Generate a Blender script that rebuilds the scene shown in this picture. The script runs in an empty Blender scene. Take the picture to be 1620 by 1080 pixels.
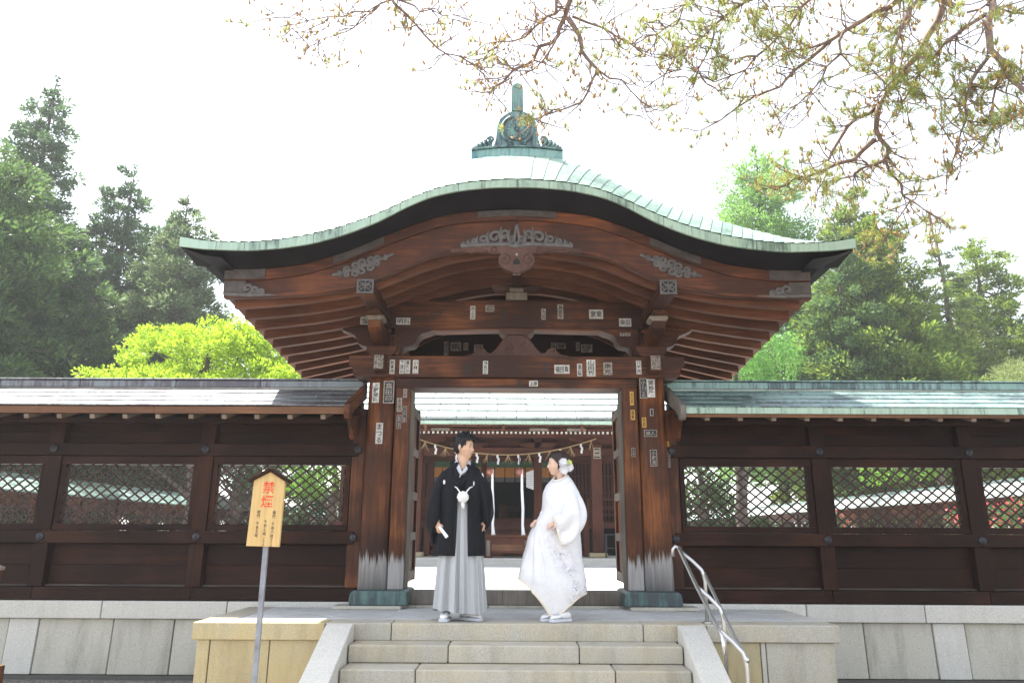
import bpy, bmesh, math, random
import numpy as np
from mathutils import Vector, Matrix

random.seed(11)
RNG = np.random.default_rng(11)
S = bpy.context.scene
C = S.collection
R = math.radians
PI = math.pi

# ------------------------------------------------------------------ camera
CAM = Vector((0.0, 0.0, 0.785))
FPX, PITCH, YAW, ROLL = 1166.0, R(14.6), 0.00622, 0.0048
fw = Vector((-math.sin(YAW) * math.cos(PITCH), math.cos(YAW) * math.cos(PITCH), math.sin(PITCH)))
rt = Vector((math.cos(YAW), math.sin(YAW), 0))
up = rt.cross(fw)
rt, up = rt * math.cos(ROLL) + up * math.sin(ROLL), up * math.cos(ROLL) - rt * math.sin(ROLL)
cd = bpy.data.cameras.new('camera')
cam = bpy.data.objects.new('camera', cd)
C.objects.link(cam)
cam.matrix_world = Matrix(((rt.x, up.x, -fw.x, CAM.x), (rt.y, up.y, -fw.y, CAM.y), (rt.z, up.z, -fw.z, CAM.z), (0, 0, 0, 1)))
cd.sensor_width = 36
cd.lens = 36 * FPX / 1620
cd.clip_start = 0.05
cd.clip_end = 2000
S.camera = cam

# ------------------------------------------------------------------ light
# the sun stands high behind the gate, a little to the left: per metre of height a shadow runs .42 right and .27 towards us
SUN = Vector((-0.42, 0.27, 1.0)).normalized()
W = bpy.data.worlds.new('World')
S.world = W
W.use_nodes = True
wt = W.node_tree
bg = wt.nodes['Background']
sky = wt.nodes.new('ShaderNodeTexSky')
sky.sky_type = 'NISHITA'
sky.sun_disc = False
sky.sun_elevation = math.asin(SUN.z)
sky.sun_rotation = math.atan2(SUN.x, SUN.y)
sky.air_density = 1.0
sky.dust_density = 1.6
sky.ozone_density = 1.0
hs = wt.nodes.new('ShaderNodeHueSaturation')
hs.inputs['Saturation'].default_value = 0.42
wt.links.new(sky.outputs[0], hs.inputs['Color'])
wt.links.new(hs.outputs[0], bg.inputs[0])
bg.inputs[1].default_value = 0.15
sl = bpy.data.lights.new('sun', 'SUN')
sl.energy = 4.8
sl.angle = R(0.55)
sl.color = (1.0, 0.955, 0.88)
so = bpy.data.objects.new('sun', sl)
C.objects.link(so)
so.location = SUN * 60
so.rotation_euler = (-SUN).to_track_quat('-Z', 'Y').to_euler()
S.view_settings.view_transform = 'Standard'
S.view_settings.look = 'None'
S.view_settings.exposure = 1.9
S.view_settings.gamma = 1
S.view_settings.use_curve_mapping = False
S.cycles.max_bounces = 7
S.cycles.diffuse_bounces = 4
S.cycles.use_denoising = True


def ray(u, v):
    return rt * ((u - 810) / FPX) + up * ((540 - v) / FPX) + fw


def at(u, v, Y):                                     # photo pixel + depth -> point
    r = ray(u, v)
    return CAM + r * (Y / r.y)


# ------------------------------------------------------------------ mesh builder
class MB:
    def __init__(s):
        s.v, s.f, s.m, s.uv = [], [], [], None

    def add(s, verts, faces, mi=0):
        b = len(s.v)
        s.v.extend([tuple(p) for p in verts])
        for f in faces:
            s.f.append(tuple(b + i for i in f))
            s.m.append(mi)
        return s

    def box(s, x0, x1, y0, y1, z0, z1, mi=0, rot=None, piv=None):
        vs = [Vector((x, y, z)) for x in (x0, x1) for y in (y0, y1) for z in (z0, z1)]
        if rot is not None:
            pv = Vector(piv) if piv is not None else Vector(((x0 + x1) / 2, (y0 + y1) / 2, (z0 + z1) / 2))
            vs = [rot @ (p - pv) + pv for p in vs]
        return s.add(vs, [(0, 1, 3, 2), (4, 6, 7, 5), (0, 4, 5, 1), (2, 3, 7, 6), (0, 2, 6, 4), (1, 5, 7, 3)], mi)

    def beam(s, a, b, w, h, mi=0, upv=(0, 0, 1)):    # bar of section w x h from a to b
        a, b = Vector(a), Vector(b)
        d = (b - a).normalized()
        u = Vector(upv)
        x = d.cross(u)
        if x.length < 1e-4:
            x = d.cross(Vector((0, 1, 0)))
        x.normalize()
        u = x.cross(d)
        vs = []
        for p in (a, b):
            for sx, su in ((-1, -1), (1, -1), (1, 1), (-1, 1)):
                vs.append(p + x * sx * w / 2 + u * su * h / 2)
        return s.add(vs, [(3, 2, 1, 0), (4, 5, 6, 7), (0, 1, 5, 4), (1, 2, 6, 5), (2, 3, 7, 6), (3, 0, 4, 7)], mi)

    def tube(s, pts, radii, n=8, mi=0, cap=True, flat=None):
        pts = [Vector(p) for p in pts]
        if not hasattr(radii, '__len__'):
            radii = [radii] * len(pts)
        b = len(s.v)
        nrm = None
        for i, p in enumerate(pts):
            d = (pts[min(i + 1, len(pts) - 1)] - pts[max(i - 1, 0)])
            d = d.normalized() if d.length > 1e-9 else Vector((0, 0, 1))
            if nrm is None:
                nrm = d.orthogonal().normalized()
                if flat is not None:
                    q = Vector(flat[2]); nrm = (q - d * q.dot(d)).normalized()
            else:
                nrm = (nrm - d * nrm.dot(d))
                nrm = nrm.normalized() if nrm.length > 1e-6 else d.orthogonal().normalized()
            bi = d.cross(nrm)
            fa, fb = (flat[0], flat[1]) if flat is not None else (1, 1)
            for k in range(n):
                a = 2 * PI * k / n
                s.v.append(tuple(p + nrm * (math.cos(a) * radii[i] * fa) + bi * (math.sin(a) * radii[i] * fb)))
        for i in range(len(pts) - 1):
            for k in range(n):
                k2 = (k + 1) % n
                s.f.append((b + i * n + k, b + i * n + k2, b + (i + 1) * n + k2, b + (i + 1) * n + k)); s.m.append(mi)
        if cap:
            s.f.append(tuple(b + k for k in reversed(range(n)))); s.m.append(mi)
            e = b + (len(pts) - 1) * n
            s.f.append(tuple(e + k for k in range(n))); s.m.append(mi)
        return s

    def ball(s, c, r, n=12, m=8, mi=0, rot=None):
        c = Vector(c)
        r = Vector(r) if hasattr(r, '__len__') else Vector((r, r, r))
        b = len(s.v)
        for i in range(m + 1):
            t = PI * i / m
            for k in range(n):
                a = 2 * PI * k / n
                q = Vector((math.sin(t) * math.cos(a) * r.x, math.sin(t) * math.sin(a) * r.y, math.cos(t) * r.z))
                if rot is not None:
                    q = rot @ q
                s.v.append(tuple(c + q))
        for i in range(m):
            for k in range(n):
                k2 = (k + 1) % n
                s.f.append((b + i * n + k, b + (i + 1) * n + k, b + (i + 1) * n + k2, b + i * n + k2)); s.m.append(mi)
        return s

    def prism(s, poly, y0, y1, mi=0, axis='y', mi_side=None):   # poly in (x,z) pushed along y (or (y,z) along x, (x,y) along z)
        n = len(poly)
        def P(p, t):
            return {'y': (p[0], t, p[1]), 'x': (t, p[0], p[1]), 'z': (p[0], p[1], t)}[axis]
        b = len(s.v)
        s.v += [P(p, y0) for p in poly] + [P(p, y1) for p in poly]
        s.f.append(tuple(b + i for i in range(n))); s.m.append(mi)
        s.f.append(tuple(b + n + i for i in reversed(range(n)))); s.m.append(mi)
        for i in range(n):
            j = (i + 1) % n
            s.f.append((b + j, b + i, b + n + i, b + n + j)); s.m.append(mi if mi_side is None else mi_side)
        return s

    def strip(s, lo, hi, y0, y1, mi=0):               # band between two (x,z) polylines, pushed from y0 to y1, closed
        n = len(lo)
        b = len(s.v)
        for (xl, zl), (xh, zh) in zip(lo, hi):
            s.v += [(xl, y0, zl), (xh, y0, zh), (xh, y1, zh), (xl, y1, zl)]
        for i in range(n - 1):
            o, q = b + 4 * i, b + 4 * i + 4
            for k in range(4):
                k2 = (k + 1) % 4
                s.f.append((o + k, o + k2, q + k2, q + k)); s.m.append(mi)
        s.f.append((b + 3, b + 2, b + 1, b)); s.m.append(mi)
        e = b + 4 * (n - 1)
        s.f.append((e, e + 1, e + 2, e + 3)); s.m.append(mi)
        return s

    def grid(s, P, mi=0, closed_u=False, cap0=False, cap1=False):  # P[i][k] points
        b = len(s.v)
        m, n = len(P), len(P[0])
        for row in P:
            s.v += [tuple(p) for p in row]
        for i in range(m - 1):
            for k in range(n if closed_u else n - 1):
                k2 = (k + 1) % n
                s.f.append((b + i * n + k, b + i * n + k2, b + (i + 1) * n + k2, b + (i + 1) * n + k)); s.m.append(mi)
        if cap0:
            s.f.append(tuple(b + k for k in reversed(range(n)))); s.m.append(mi)
        if cap1:
            s.f.append(tuple(b + (m - 1) * n + k for k in range(n))); s.m.append(mi)
        return s


def mesh_of(name, mb, mats, off=Vector((0, 0, 0)), smooth=False):
    me = bpy.data.meshes.new(name)
    v = [(p[0] - off.x, p[1] - off.y, p[2] - off.z) for p in mb.v]
    me.from_pydata(v, [], mb.f)
    if not isinstance(mats, (list, tuple)):
        mats = [mats]
    for m in mats:
        me.materials.append(m)
    if len(mats) > 1:
        me.polygons.foreach_set('material_index', mb.m)
    if smooth:
        me.polygons.foreach_set('use_smooth', [True] * len(me.polygons))
    if mb.uv is not None:
        l = me.uv_layers.new(name='UVMap')
        uv = np.array(mb.uv, dtype=np.float32)
        li = np.zeros(len(me.loops), dtype=np.int32)
        me.loops.foreach_get('vertex_index', li)
        l.data.foreach_set('uv', uv[li].ravel())
    me.update()
    return me


def wloc(o):
    p = Vector((0, 0, 0))
    while o is not None:
        p += o.location
        o = o.parent
    return p


def obj(name, mb, mats, parent=None, at_=None, smooth=False, bevel=0.0, label=None, recalc=True):
    """one mesh object; the builder's points are world points (at_: its own origin)"""
    org = Vector(at_) if at_ is not None else (wloc(parent) if parent is not None else Vector((0, 0, 0)))
    me = mesh_of(name, mb, mats, org, smooth)
    if recalc:
        bm = bmesh.new(); bm.from_mesh(me)
        bmesh.ops.recalc_face_normals(bm, faces=bm.faces)
        bm.to_mesh(me); bm.free()
    o = bpy.data.objects.new(name, me)
    C.objects.link(o)
    if parent is not None:
        o.parent = parent
        o.location = org - wloc(parent)
    else:
        o.location = org
    if bevel:
        m = o.modifiers.new('edge', 'BEVEL')
        m.width = bevel; m.segments = 2; m.limit_method = 'ANGLE'; m.angle_limit = R(40)
        me.polygons.foreach_set('use_smooth', [True] * len(me.polygons))
        m.harden_normals = True
    if label:
        o['label'] = label
    return o


def copy_part(o, parent, loc):
    c = o.copy(); C.objects.link(c)
    c.parent = parent
    c.location = Vector(loc) - (wloc(parent) if parent is not None else Vector((0, 0, 0)))
    return c


def tag(o, label, cat, group=None, kind=None):
    o['label'] = label; o['category'] = cat
    if group:
        o['group'] = group
    if kind:
        o['kind'] = kind
    return o


def thing(name, label, cat, loc=(0, 0, 0), group=None):
    o = bpy.data.objects.new(name, None)
    o.empty_display_size = 0.2
    C.objects.link(o)
    o.location = loc
    return tag(o, label, cat, group)


def setting(o, label=None, kind='structure'):
    o['kind'] = kind
    if label:
        o['label'] = label
    return o


# ------------------------------------------------------------------ materials
class NT:
    def __init__(s, name):
        s.mat = bpy.data.materials.new(name)
        s.mat.use_nodes = True
        s.t = s.mat.node_tree
        s.b = s.t.nodes['Principled BSDF']
        s.out = s.t.nodes['Material Output']

    def n(s, typ, **kw):
        x = s.t.nodes.new('ShaderNode' + typ)
        for k, v in kw.items():
            setattr(x, k, v)
        return x

    def link(s, a, b):
        s.t.links.new(a, b)

    def put(s, sock, v):
        if isinstance(v, bpy.types.NodeSocket):
            s.link(v, sock)
        else:
            sock.default_value = (*v, 1) if isinstance(v, tuple) and len(v) == 3 and sock.type == 'RGBA' else v

    def coord(s, scale=(1, 1, 1), kind='Object', rnd=True, rot=(0, 0, 0)):
        tc = s.n('TexCoord')
        v = tc.outputs[kind]
        if rnd:
            oi = s.n('ObjectInfo')
            mu = s.n('VectorMath', operation='MULTIPLY'); s.put(mu.inputs[1], (37.0, 53.0, 29.0))
            cx = s.n('CombineXYZ')
            for k in range(3):
                s.link(oi.outputs['Random'], cx.inputs[k])
            s.link(cx.outputs[0], mu.inputs[0])
            ad = s.n('VectorMath', operation='ADD')
            s.link(v, ad.inputs[0]); s.link(mu.outputs[0], ad.inputs[1])
            v = ad.outputs[0]
        mp = s.n('Mapping')
        mp.inputs['Scale'].default_value = scale
        mp.inputs['Rotation'].default_value = rot
        s.link(v, mp.inputs[0])
        return mp.outputs[0]

    def noise(s, vec, scale, detail=4, rough=0.55, dist=0.0, out='Fac'):
        x = s.n('TexNoise')
        s.link(vec, x.inputs['Vector'])
        x.inputs['Scale'].default_value = scale
        x.inputs['Detail'].default_value = detail
        x.inputs['Roughness'].default_value = rough
        x.inputs['Distortion'].default_value = dist
        return x.outputs[out]

    def ramp(s, fac, stops, interp='LINEAR'):
        x = s.n('ValToRGB')
        cr = x.color_ramp
        cr.interpolation = interp
        while len(cr.elements) < len(stops):
            cr.elements.new(0.5)
        for e, (p, c) in zip(cr.elements, stops):
            e.position = p
            e.color = (*c, 1) if len(c) == 3 else c
        s.link(fac, x.inputs[0])
        return x.outputs[0]

    def mr(s, val, a, b, c=0.0, d=1.0):
        x = s.n('MapRange')
        s.put(x.inputs[0], val)
        for i, q in enumerate((a, b, c, d)):
            x.inputs[i + 1].default_value = q
        return x.outputs[0]

    def math(s, op, a, b=0.0):
        x = s.n('Math', operation=op)
        s.put(x.inputs[0], a); s.put(x.inputs[1], b)
        return x.outputs[0]

    def mix(s, fac, a, b, mode='MIX'):
        x = s.n('Mix', data_type='RGBA', blend_type=mode)
        s.put(x.inputs[0], fac); s.put(x.inputs[6], a); s.put(x.inputs[7], b)
        return x.outputs[2]

    def sep(s, vec):
        x = s.n('SeparateXYZ'); s.link(vec, x.inputs[0]); return x.outputs

    def color(s, c):
        s.put(s.b.inputs['Base Color'], c)
        return s

    def rough(s, r):
        s.put(s.b.inputs['Roughness'], r)
        return s

    def spec(s, v):
        s.b.inputs['Specular IOR Level'].default_value = v
        return s

    def bump(s, h, strength=0.3, dist=0.01):
        x = s.n('Bump')
        x.inputs['Strength'].default_value = strength
        x.inputs['Distance'].default_value = dist
        s.link(h, x.inputs['Height'])
        s.link(x.outputs[0], s.b.inputs['Normal'])
        return s


def rnd_island(t):
    g = t.n('NewGeometry')
    return g.outputs['Random Per Island']


def obj_random(t):
    return t.n('ObjectInfo').outputs['Random']


AX = {'x': (0.45, 8.0, 8.0), 'y': (8.0, 0.45, 8.0), 'z': (8.0, 8.0, 0.45)}


def wood(name, axis, dark, mid, light, rough=0.6, grey=None, grey_amt=0.0, base=None, big=1.2, spec=.2):
    t = NT(name)
    v = t.coord(AX[axis])
    g1 = t.noise(v, 3.2, 6, 0.65, 0.6)
    v2 = t.coord((1, 1, 1))
    g2 = t.noise(v2, big, 3, 0.5)
    v3 = t.coord(tuple(q * 3 for q in AX[axis]))
    g3 = t.noise(v3, 4.0, 3, 0.6)
    fac = t.math('ADD', t.math('MULTIPLY', g1, 0.42), t.math('MULTIPLY', g2, 0.58))
    col = t.ramp(fac, [(0.30, dark), (0.50, mid), (0.70, light)])
    fine = t.mr(g3, 0.42, 0.62, 0.0, 1.0)
    col = t.mix(t.math('MULTIPLY', t.math('SUBTRACT', 1.0, fine), 0.28), col, dark)
    if grey is not None and grey_amt > 0:
        w = t.noise(v, 1.4, 4, 0.6)
        col = t.mix(t.mr(w, 0.62 - grey_amt, 0.72 - grey_amt * 0.5, 0.0, 0.85), col, grey)
    if base is not None:                              # weather-bleached foot of a post with ragged upper edge
        tc = t.n('TexCoord')
        z = t.sep(tc.outputs['Object'])[2]
        rag = t.noise(t.coord((26, 26, 0.5)), 1.0, 3, 0.7)
        edge = t.math('ADD', z, t.math('MULTIPLY', t.math('SUBTRACT', rag, 0.5), 0.55))
        m = t.mr(edge, base - 0.05, base + 0.03, 1.0, 0.0)
        bl = t.ramp(g1, [(0.25, (0.36, 0.345, 0.33)), (0.55, (0.70, 0.685, 0.67))])
        col = t.mix(m, col, bl)
        m2 = t.mr(edge, base + 0.02, base + 0.30, 0.55, 0.0)
        col = t.mix(m2, col, dark)
    t.color(col).rough(t.mr(g1, 0.3, 0.7, rough - 0.08, rough + 0.18)).spec(spec)
    t.bump(t.math('ADD', g1, t.math('MULTIPLY', g3, 0.5)), 0.35, 0.006)
    return t.mat


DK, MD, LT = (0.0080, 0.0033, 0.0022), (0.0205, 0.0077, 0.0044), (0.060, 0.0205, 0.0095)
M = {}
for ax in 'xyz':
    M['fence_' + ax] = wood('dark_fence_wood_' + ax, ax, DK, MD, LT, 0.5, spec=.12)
    M['gate_' + ax] = wood('red_brown_wood_' + ax, ax, (0.016, 0.0065, 0.0045), (0.060, 0.0210, 0.0098), (0.28, 0.094, 0.031), 0.5, big=1.5)  # orange light tone stands in for light bounced onto the wood
    M['hall_' + ax] = wood('hall_wood_' + ax, ax, (0.040, 0.014, 0.009), (0.090, 0.030, 0.018), (0.15, 0.050, 0.027), 0.6)
M['pillar'] = wood('pillar_wood', 'z', (0.020, 0.0075, 0.0045), (0.088, 0.029, 0.0105), (0.34, 0.115, 0.033), 0.5, base=0.52, big=1.6)
M['rafter'] = wood('lightened_rafter_wood', 'x', (0.045, 0.017, 0.010), (0.125, 0.046, 0.023), (0.26, 0.098, 0.045), 0.6)  # lightened to suggest ground light on the rafter undersides
M['ceiling'] = wood('shade_dark_ceiling_wood', 'x', (0.005, 0.003, 0.0025), (0.010, 0.0058, 0.0045), (0.035, 0.020, 0.013), 0.8, spec=.08)  # near-black to deepen the shade between the rafters
M['barge'] = wood('bargeboard_wood', 'x', (0.022, 0.0085, 0.006), (0.080, 0.027, 0.0125), (0.26, 0.083, 0.028), 0.48, big=1.5)
M['greywood'] = wood('weathered_grey_wood', 'z', (0.06, 0.050, 0.042), (0.14, 0.12, 0.10), (0.26, 0.23, 0.20), 0.75)
M['fascia_wood'] = wood('fascia_wood', 'x', (0.07, 0.035, 0.02), (0.15, 0.07, 0.035), (0.25, 0.12, 0.06), 0.6)
M['carved'] = wood('carved_brown_wood', 'z', (0.04, 0.021, 0.016), (0.10, 0.050, 0.038), (0.17, 0.09, 0.068), 0.6)
M['pale_end'] = wood('pale_end_grain', 'z', (0.10, 0.08, 0.06), (0.24, 0.20, 0.16), (0.42, 0.38, 0.32), 0.7)


def simple(name, col, rough=0.6, metal=0.0, var=0.0, scale=6.0, bump=0.0, spec=0.5):
    t = NT(name)
    v = t.coord()
    nz = t.noise(v, scale, 5, 0.6)
    if var:
        lo = tuple(c * (1 - var) for c in col); hi = tuple(min(1, c * (1 + var)) for c in col)
        t.color(t.ramp(nz, [(0.3, lo), (0.7, hi)]))
    else:
        t.color(col)
    t.rough(rough).spec(spec)
    t.b.inputs['Metallic'].default_value = metal
    if bump:
        t.bump(nz, bump, 0.01)
    return t.mat


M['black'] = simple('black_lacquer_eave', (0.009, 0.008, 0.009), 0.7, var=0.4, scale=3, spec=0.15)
M['band'] = simple('dark_metal_band', (0.070, 0.055, 0.048), 0.55, 0.3, 0.35, 10, 0.2)
M['boss'] = simple('iron_boss', (0.035, 0.035, 0.042), 0.45, 0.3, 0.3, 20)
M['plate'] = simple('oxidised_metal_plate', (0.100, 0.090, 0.084), 0.5, 0.3, 0.35, 14, 0.2)
M['plate_pale'] = simple('pale_metal_cap', (0.36, 0.36, 0.38), 0.5, 0.3, 0.25, 14, 0.2)
M['hole_shade'] = simple('painted_recess_shade', (0.006, 0.005, 0.005), 0.8)  # near-black colour stands in for shade inside holes and openings
M['steel'] = simple('brushed_steel', (0.60, 0.59, 0.58), 0.36, 1.0)
M['paper'] = simple('white_paper', (0.52, 0.50, 0.46), 0.8, 0, 0.3, 40)
M['oldpaper'] = simple('faded_paper', (0.30, 0.26, 0.22), 0.85, 0, 0.45, 30)
M['ink'] = simple('black_ink', (0.012, 0.012, 0.014), 0.7)
M['goldpaper'] = simple('yellow_paper', (0.55, 0.30, 0.05), 0.7, 0, 0.2, 30)
M['redpaint'] = simple('red_paint', (0.72, 0.045, 0.012), 0.6)
M['bark'] = simple('grey_brown_bark', (0.085, 0.065, 0.052), 0.9, 0, 0.5, 5, 0.6)
M['pinebark'] = simple('pine_bark', (0.20, 0.135, 0.108), 0.85, 0, 0.45, 14, 0.5)
M['straw'] = simple('straw_rope', (0.42, 0.30, 0.15), 0.85, 0, 0.3, 60)
M['whitecloth'] = simple('white_cloth', (0.74, 0.74, 0.76), 0.85, 0, 0.06, 12)


def copper(name, base, green, dark, amt, rough=0.45, metal=0.15):
    t = NT(name)
    v = t.coord((14, 14, 1.2))
    streak = t.noise(v, 1.6, 5, 0.7, 0.4)
    big = t.noise(t.coord(), 2.6, 4, 0.6)
    f = t.math('ADD', t.math('MULTIPLY', streak, 0.55), t.math('MULTIPLY', big, 0.45))
    f = t.math('ADD', f, t.math('MULTIPLY', t.math('SUBTRACT', obj_random(t), 0.5), 0.10))
    col = t.ramp(f, [(0.50 - amt * 0.3, dark), (0.53 - amt * 0.2, base), (0.60 - amt * 0.1, green)])
    blot = t.mr(t.noise(t.coord(), 9.0, 4, 0.7), 0.62, 0.70)
    col = t.mix(t.math('MULTIPLY', blot, 0.5), col, dark)
    t.color(col).rough(t.mr(big, 0.3, 0.7, rough - 0.1, rough + 0.15)).spec(0.5)
    t.b.inputs['Metallic'].default_value = metal
    t.bump(t.math('ADD', big, t.math('MULTIPLY', streak, 0.3)), 0.12, 0.01)
    return t.mat


M['verdigris'] = copper('verdigris_copper', (0.27, 0.37, 0.29), (0.37, 0.49, 0.385), (0.10, 0.145, 0.12), 0.42)
M['roof_copper'] = copper('roof_sheet_copper', (0.155, 0.245, 0.195), (0.215, 0.325, 0.255), (0.10, 0.155, 0.13), 0.42, 0.55, 0.15)
M['fence_copper'] = copper('fence_roof_copper_green', (0.17, 0.24, 0.235), (0.23, 0.34, 0.30), (0.085, 0.115, 0.115), 0.25, 0.46, 0.55)
M['fence_copper_dark'] = copper('fence_roof_copper_brown', (0.17, 0.17, 0.18), (0.21, 0.235, 0.235), (0.10, 0.09, 0.10), 0.18, 0.45, 0.6)
M['orn_copper'] = copper('ridge_ornament_copper', (0.09, 0.155, 0.16), (0.17, 0.28, 0.25), (0.05, 0.075, 0.085), 0.26, 0.5)
M['plinth_copper'] = copper('plinth_copper', (0.060, 0.105, 0.105), (0.095, 0.165, 0.150), (0.045, 0.060, 0.065), 0.22, 0.5)
M['hall_copper'] = copper('hall_roof_copper', (0.30, 0.345, 0.33), (0.36, 0.41, 0.385), (0.22, 0.245, 0.24), 0.30, 0.5)


def stone(name, base, stain, stain_amt=0.5, speck=0.35, warm=None):
    t = NT(name)
    v = t.coord()
    sp = t.noise(v, 150, 2, 0.6)
    big = t.noise(v, 2.2, 5, 0.62)
    dr = t.noise(t.coord((3.2, 3.2, 0.6)), 1.5, 5, 0.7)
    tone = t.math('ADD', 0.88, t.math('MULTIPLY', obj_random(t), 0.24))
    c = t.ramp(sp, [(0.30, tuple(q * (1 - speck) for q in base)), (0.5, base), (0.72, tuple(min(0.9, q * (1 + speck * .6)) for q in base))])
    if warm is not None:
        c = t.mix(t.mr(big, 0.38, 0.66, 0.0, 0.8), c, t.mix(0.5, c, warm))
    st = t.math('MULTIPLY', t.mr(dr, 0.48, 0.80), stain_amt)
    c = t.mix(st, c, stain)
    c = t.mix(1.0, c, t.ramp(tone, [(0.0, (0, 0, 0)), (1.0, (1, 1, 1))]), 'MULTIPLY')
    t.color(c).rough(0.82).spec(0.25)
    t.bump(t.math('ADD', t.math('MULTIPLY', sp, 0.4), big), 0.28, 0.006)
    return t.mat


M['granite'] = stone('granite', (0.47, 0.445, 0.375), (0.17, 0.155, 0.115), 0.6)
M['granite_pale'] = stone('pale_granite', (0.56, 0.54, 0.485), (0.30, 0.285, 0.24), 0.35)
M['granite_warm'] = stone('warm_stained_granite', (0.44, 0.38, 0.24), (0.17, 0.14, 0.075), 0.5, warm=(0.55, 0.40, 0.15))
M['step'] = stone('step_granite', (0.44, 0.415, 0.35), (0.20, 0.17, 0.11), 0.55, warm=(0.50, 0.40, 0.22))
M['paving'] = stone('paving_stone', (0.54, 0.54, 0.52), (0.23, 0.235, 0.235), 0.4)
M['joint'] = stone('joint_mortar', (0.10, 0.095, 0.085), (0.05, 0.048, 0.04), 0.4)


def gravel(name, a, b, c, scale):
    t = NT(name)
    v = t.coord(rnd=False)
    vo = t.n('TexVoronoi'); t.link(v, vo.inputs['Vector']); vo.inputs['Scale'].default_value = scale
    big = t.noise(v, 0.7, 4, 0.6)
    s3 = t.sep(vo.outputs['Color'])
    col = t.ramp(s3[0], [(0.0, a), (0.5, b), (1.0, c)])
    col = t.mix(t.mr(big, 0.35, 0.7, 0.0, 0.5), col, a)
    t.color(col).rough(0.9).spec(0.2)
    t.bump(vo.outputs['Distance'], 0.6, 0.02)
    return t.mat


M['gravel'] = gravel('dark_gravel', (0.10, 0.09, 0.075), (0.20, 0.18, 0.155), (0.34, 0.31, 0.28), 45)
M['yard'] = gravel('pale_courtyard_gravel', (0.42, 0.41, 0.39), (0.52, 0.51, 0.49), (0.62, 0.61, 0.59), 60)


def leaf(name, lo, mid, hi, trans=0.35, rough=0.55):
    t = NT(name)
    g = t.n('NewGeometry')
    r = g.outputs['Random Per Island']
    v = t.coord(rnd=False)
    big = t.noise(v, 0.55, 3, 0.6)
    f = t.math('ADD', t.math('MULTIPLY', r, 0.5), t.math('MULTIPLY', big, 0.5))
    col = t.ramp(f, [(0.22, lo), (0.48, mid), (0.75, hi)])
    t.color(col).rough(rough).spec(0.25)
    tr = t.n('BsdfTranslucent')
    t.link(t.mix(0.35, col, tuple(min(1, q * 1.6) for q in hi)), tr.inputs['Color'])
    mx = t.n('MixShader'); mx.inputs[0].default_value = trans
    t.link(t.b.outputs[0], mx.inputs[1]); t.link(tr.outputs[0], mx.inputs[2])
    t.link(mx.outputs[0], t.out.inputs['Surface'])
    return t.mat
M['greywood_x'] = wood('weathered_board_x', 'x', (0.10, 0.075, 0.055), (0.21, 0.17, 0.13), (0.36, 0.31, 0.25), 0.75)
M['verdigris_blue'] = copper('ridge_box_copper', (0.12, 0.25, 0.26), (0.24, 0.40, 0.36), (0.06, 0.10, 0.12), 0.34)
M['pale_end2'] = simple('whitened_rafter_tip', (0.55, 0.52, 0.48), 0.8, 0, 0.3, 20)
M['blind_green'] = simple('green_brocade', (0.045, 0.105, 0.055), 0.8, 0, 0.35, 25)
M['blind_orange'] = simple('orange_bamboo_blind', (0.42, 0.175, 0.04), 0.75, 0, 0.2, 30)
M['blind_grey'] = simple('grey_blind_shade', (0.10, 0.10, 0.10), 0.8, 0, 0.3, 20)
M['bell'] = simple('copper_bell', (0.30, 0.115, 0.075), 0.4, 0.5, 0.2, 8)
M['greypole'] = simple('grey_square_pole', (0.23, 0.235, 0.26), 0.55, 0.1, 0.3, 9)
# ================================================================== SETTING: ground, court, terrace, steps, stone bases
GZ = -0.745
mb = MB()
mb.grid([[(-600, -300, GZ), (600, -300, GZ)], [(-600, 900, GZ), (600, 900, GZ)]])
setting(obj('ground', mb, M['gravel']), 'dark gravel ground in front of the stone terrace')
mb = MB()
mb.box(-60, 60, 8.95, 140, GZ - 0.2, 0.035)
setting(obj('courtyard_ground', mb, M['yard']), 'pale sunlit gravel court behind the gate')


def clip_poly(poly, x0, x1, y0, y1):
    def cl(p, inside, inter):
        out = []
        for i in range(len(p)):
            a, b = p[i - 1], p[i]
            if inside(b):
                if not inside(a):
                    out.append(inter(a, b))
                out.append(b)
            elif inside(a):
                out.append(inter(a, b))
        return out
    def ix(x):
        return lambda a, b: (x, a[1] + (b[1] - a[1]) * (x - a[0]) / (b[0] - a[0]))
    def iy(y):
        return lambda a, b: (a[0] + (b[0] - a[0]) * (y - a[1]) / (b[1] - a[1]), y)
    for ins, it in ((lambda q: q[0] >= x0, ix(x0)), (lambda q: q[0] <= x1, ix(x1)), (lambda q: q[1] >= y0, iy(y0)), (lambda q: q[1] <= y1, iy(y1))):
        if len(poly) < 3:
            return []
        poly = cl(poly, ins, it)
    return poly


# ---- terrace in front of the gate
TF, TB, TX = 7.07, 8.53, 2.92                       # front edge, back edge, half width
ter = thing('stone_terrace', 'low granite terrace paved with diagonal slabs in front of the shrine gate', 'terrace', (0, 7.8, GZ))
obj('core', MB().box(-TX + 0.10, TX - 0.10, TF + 0.10, TB - 0.002, GZ, -0.03), M['joint'], ter)
obj('core', MB().box(-1.75, 1.75, TB - 0.001, 8.99, GZ, -0.012), M['joint'], ter)
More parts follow.
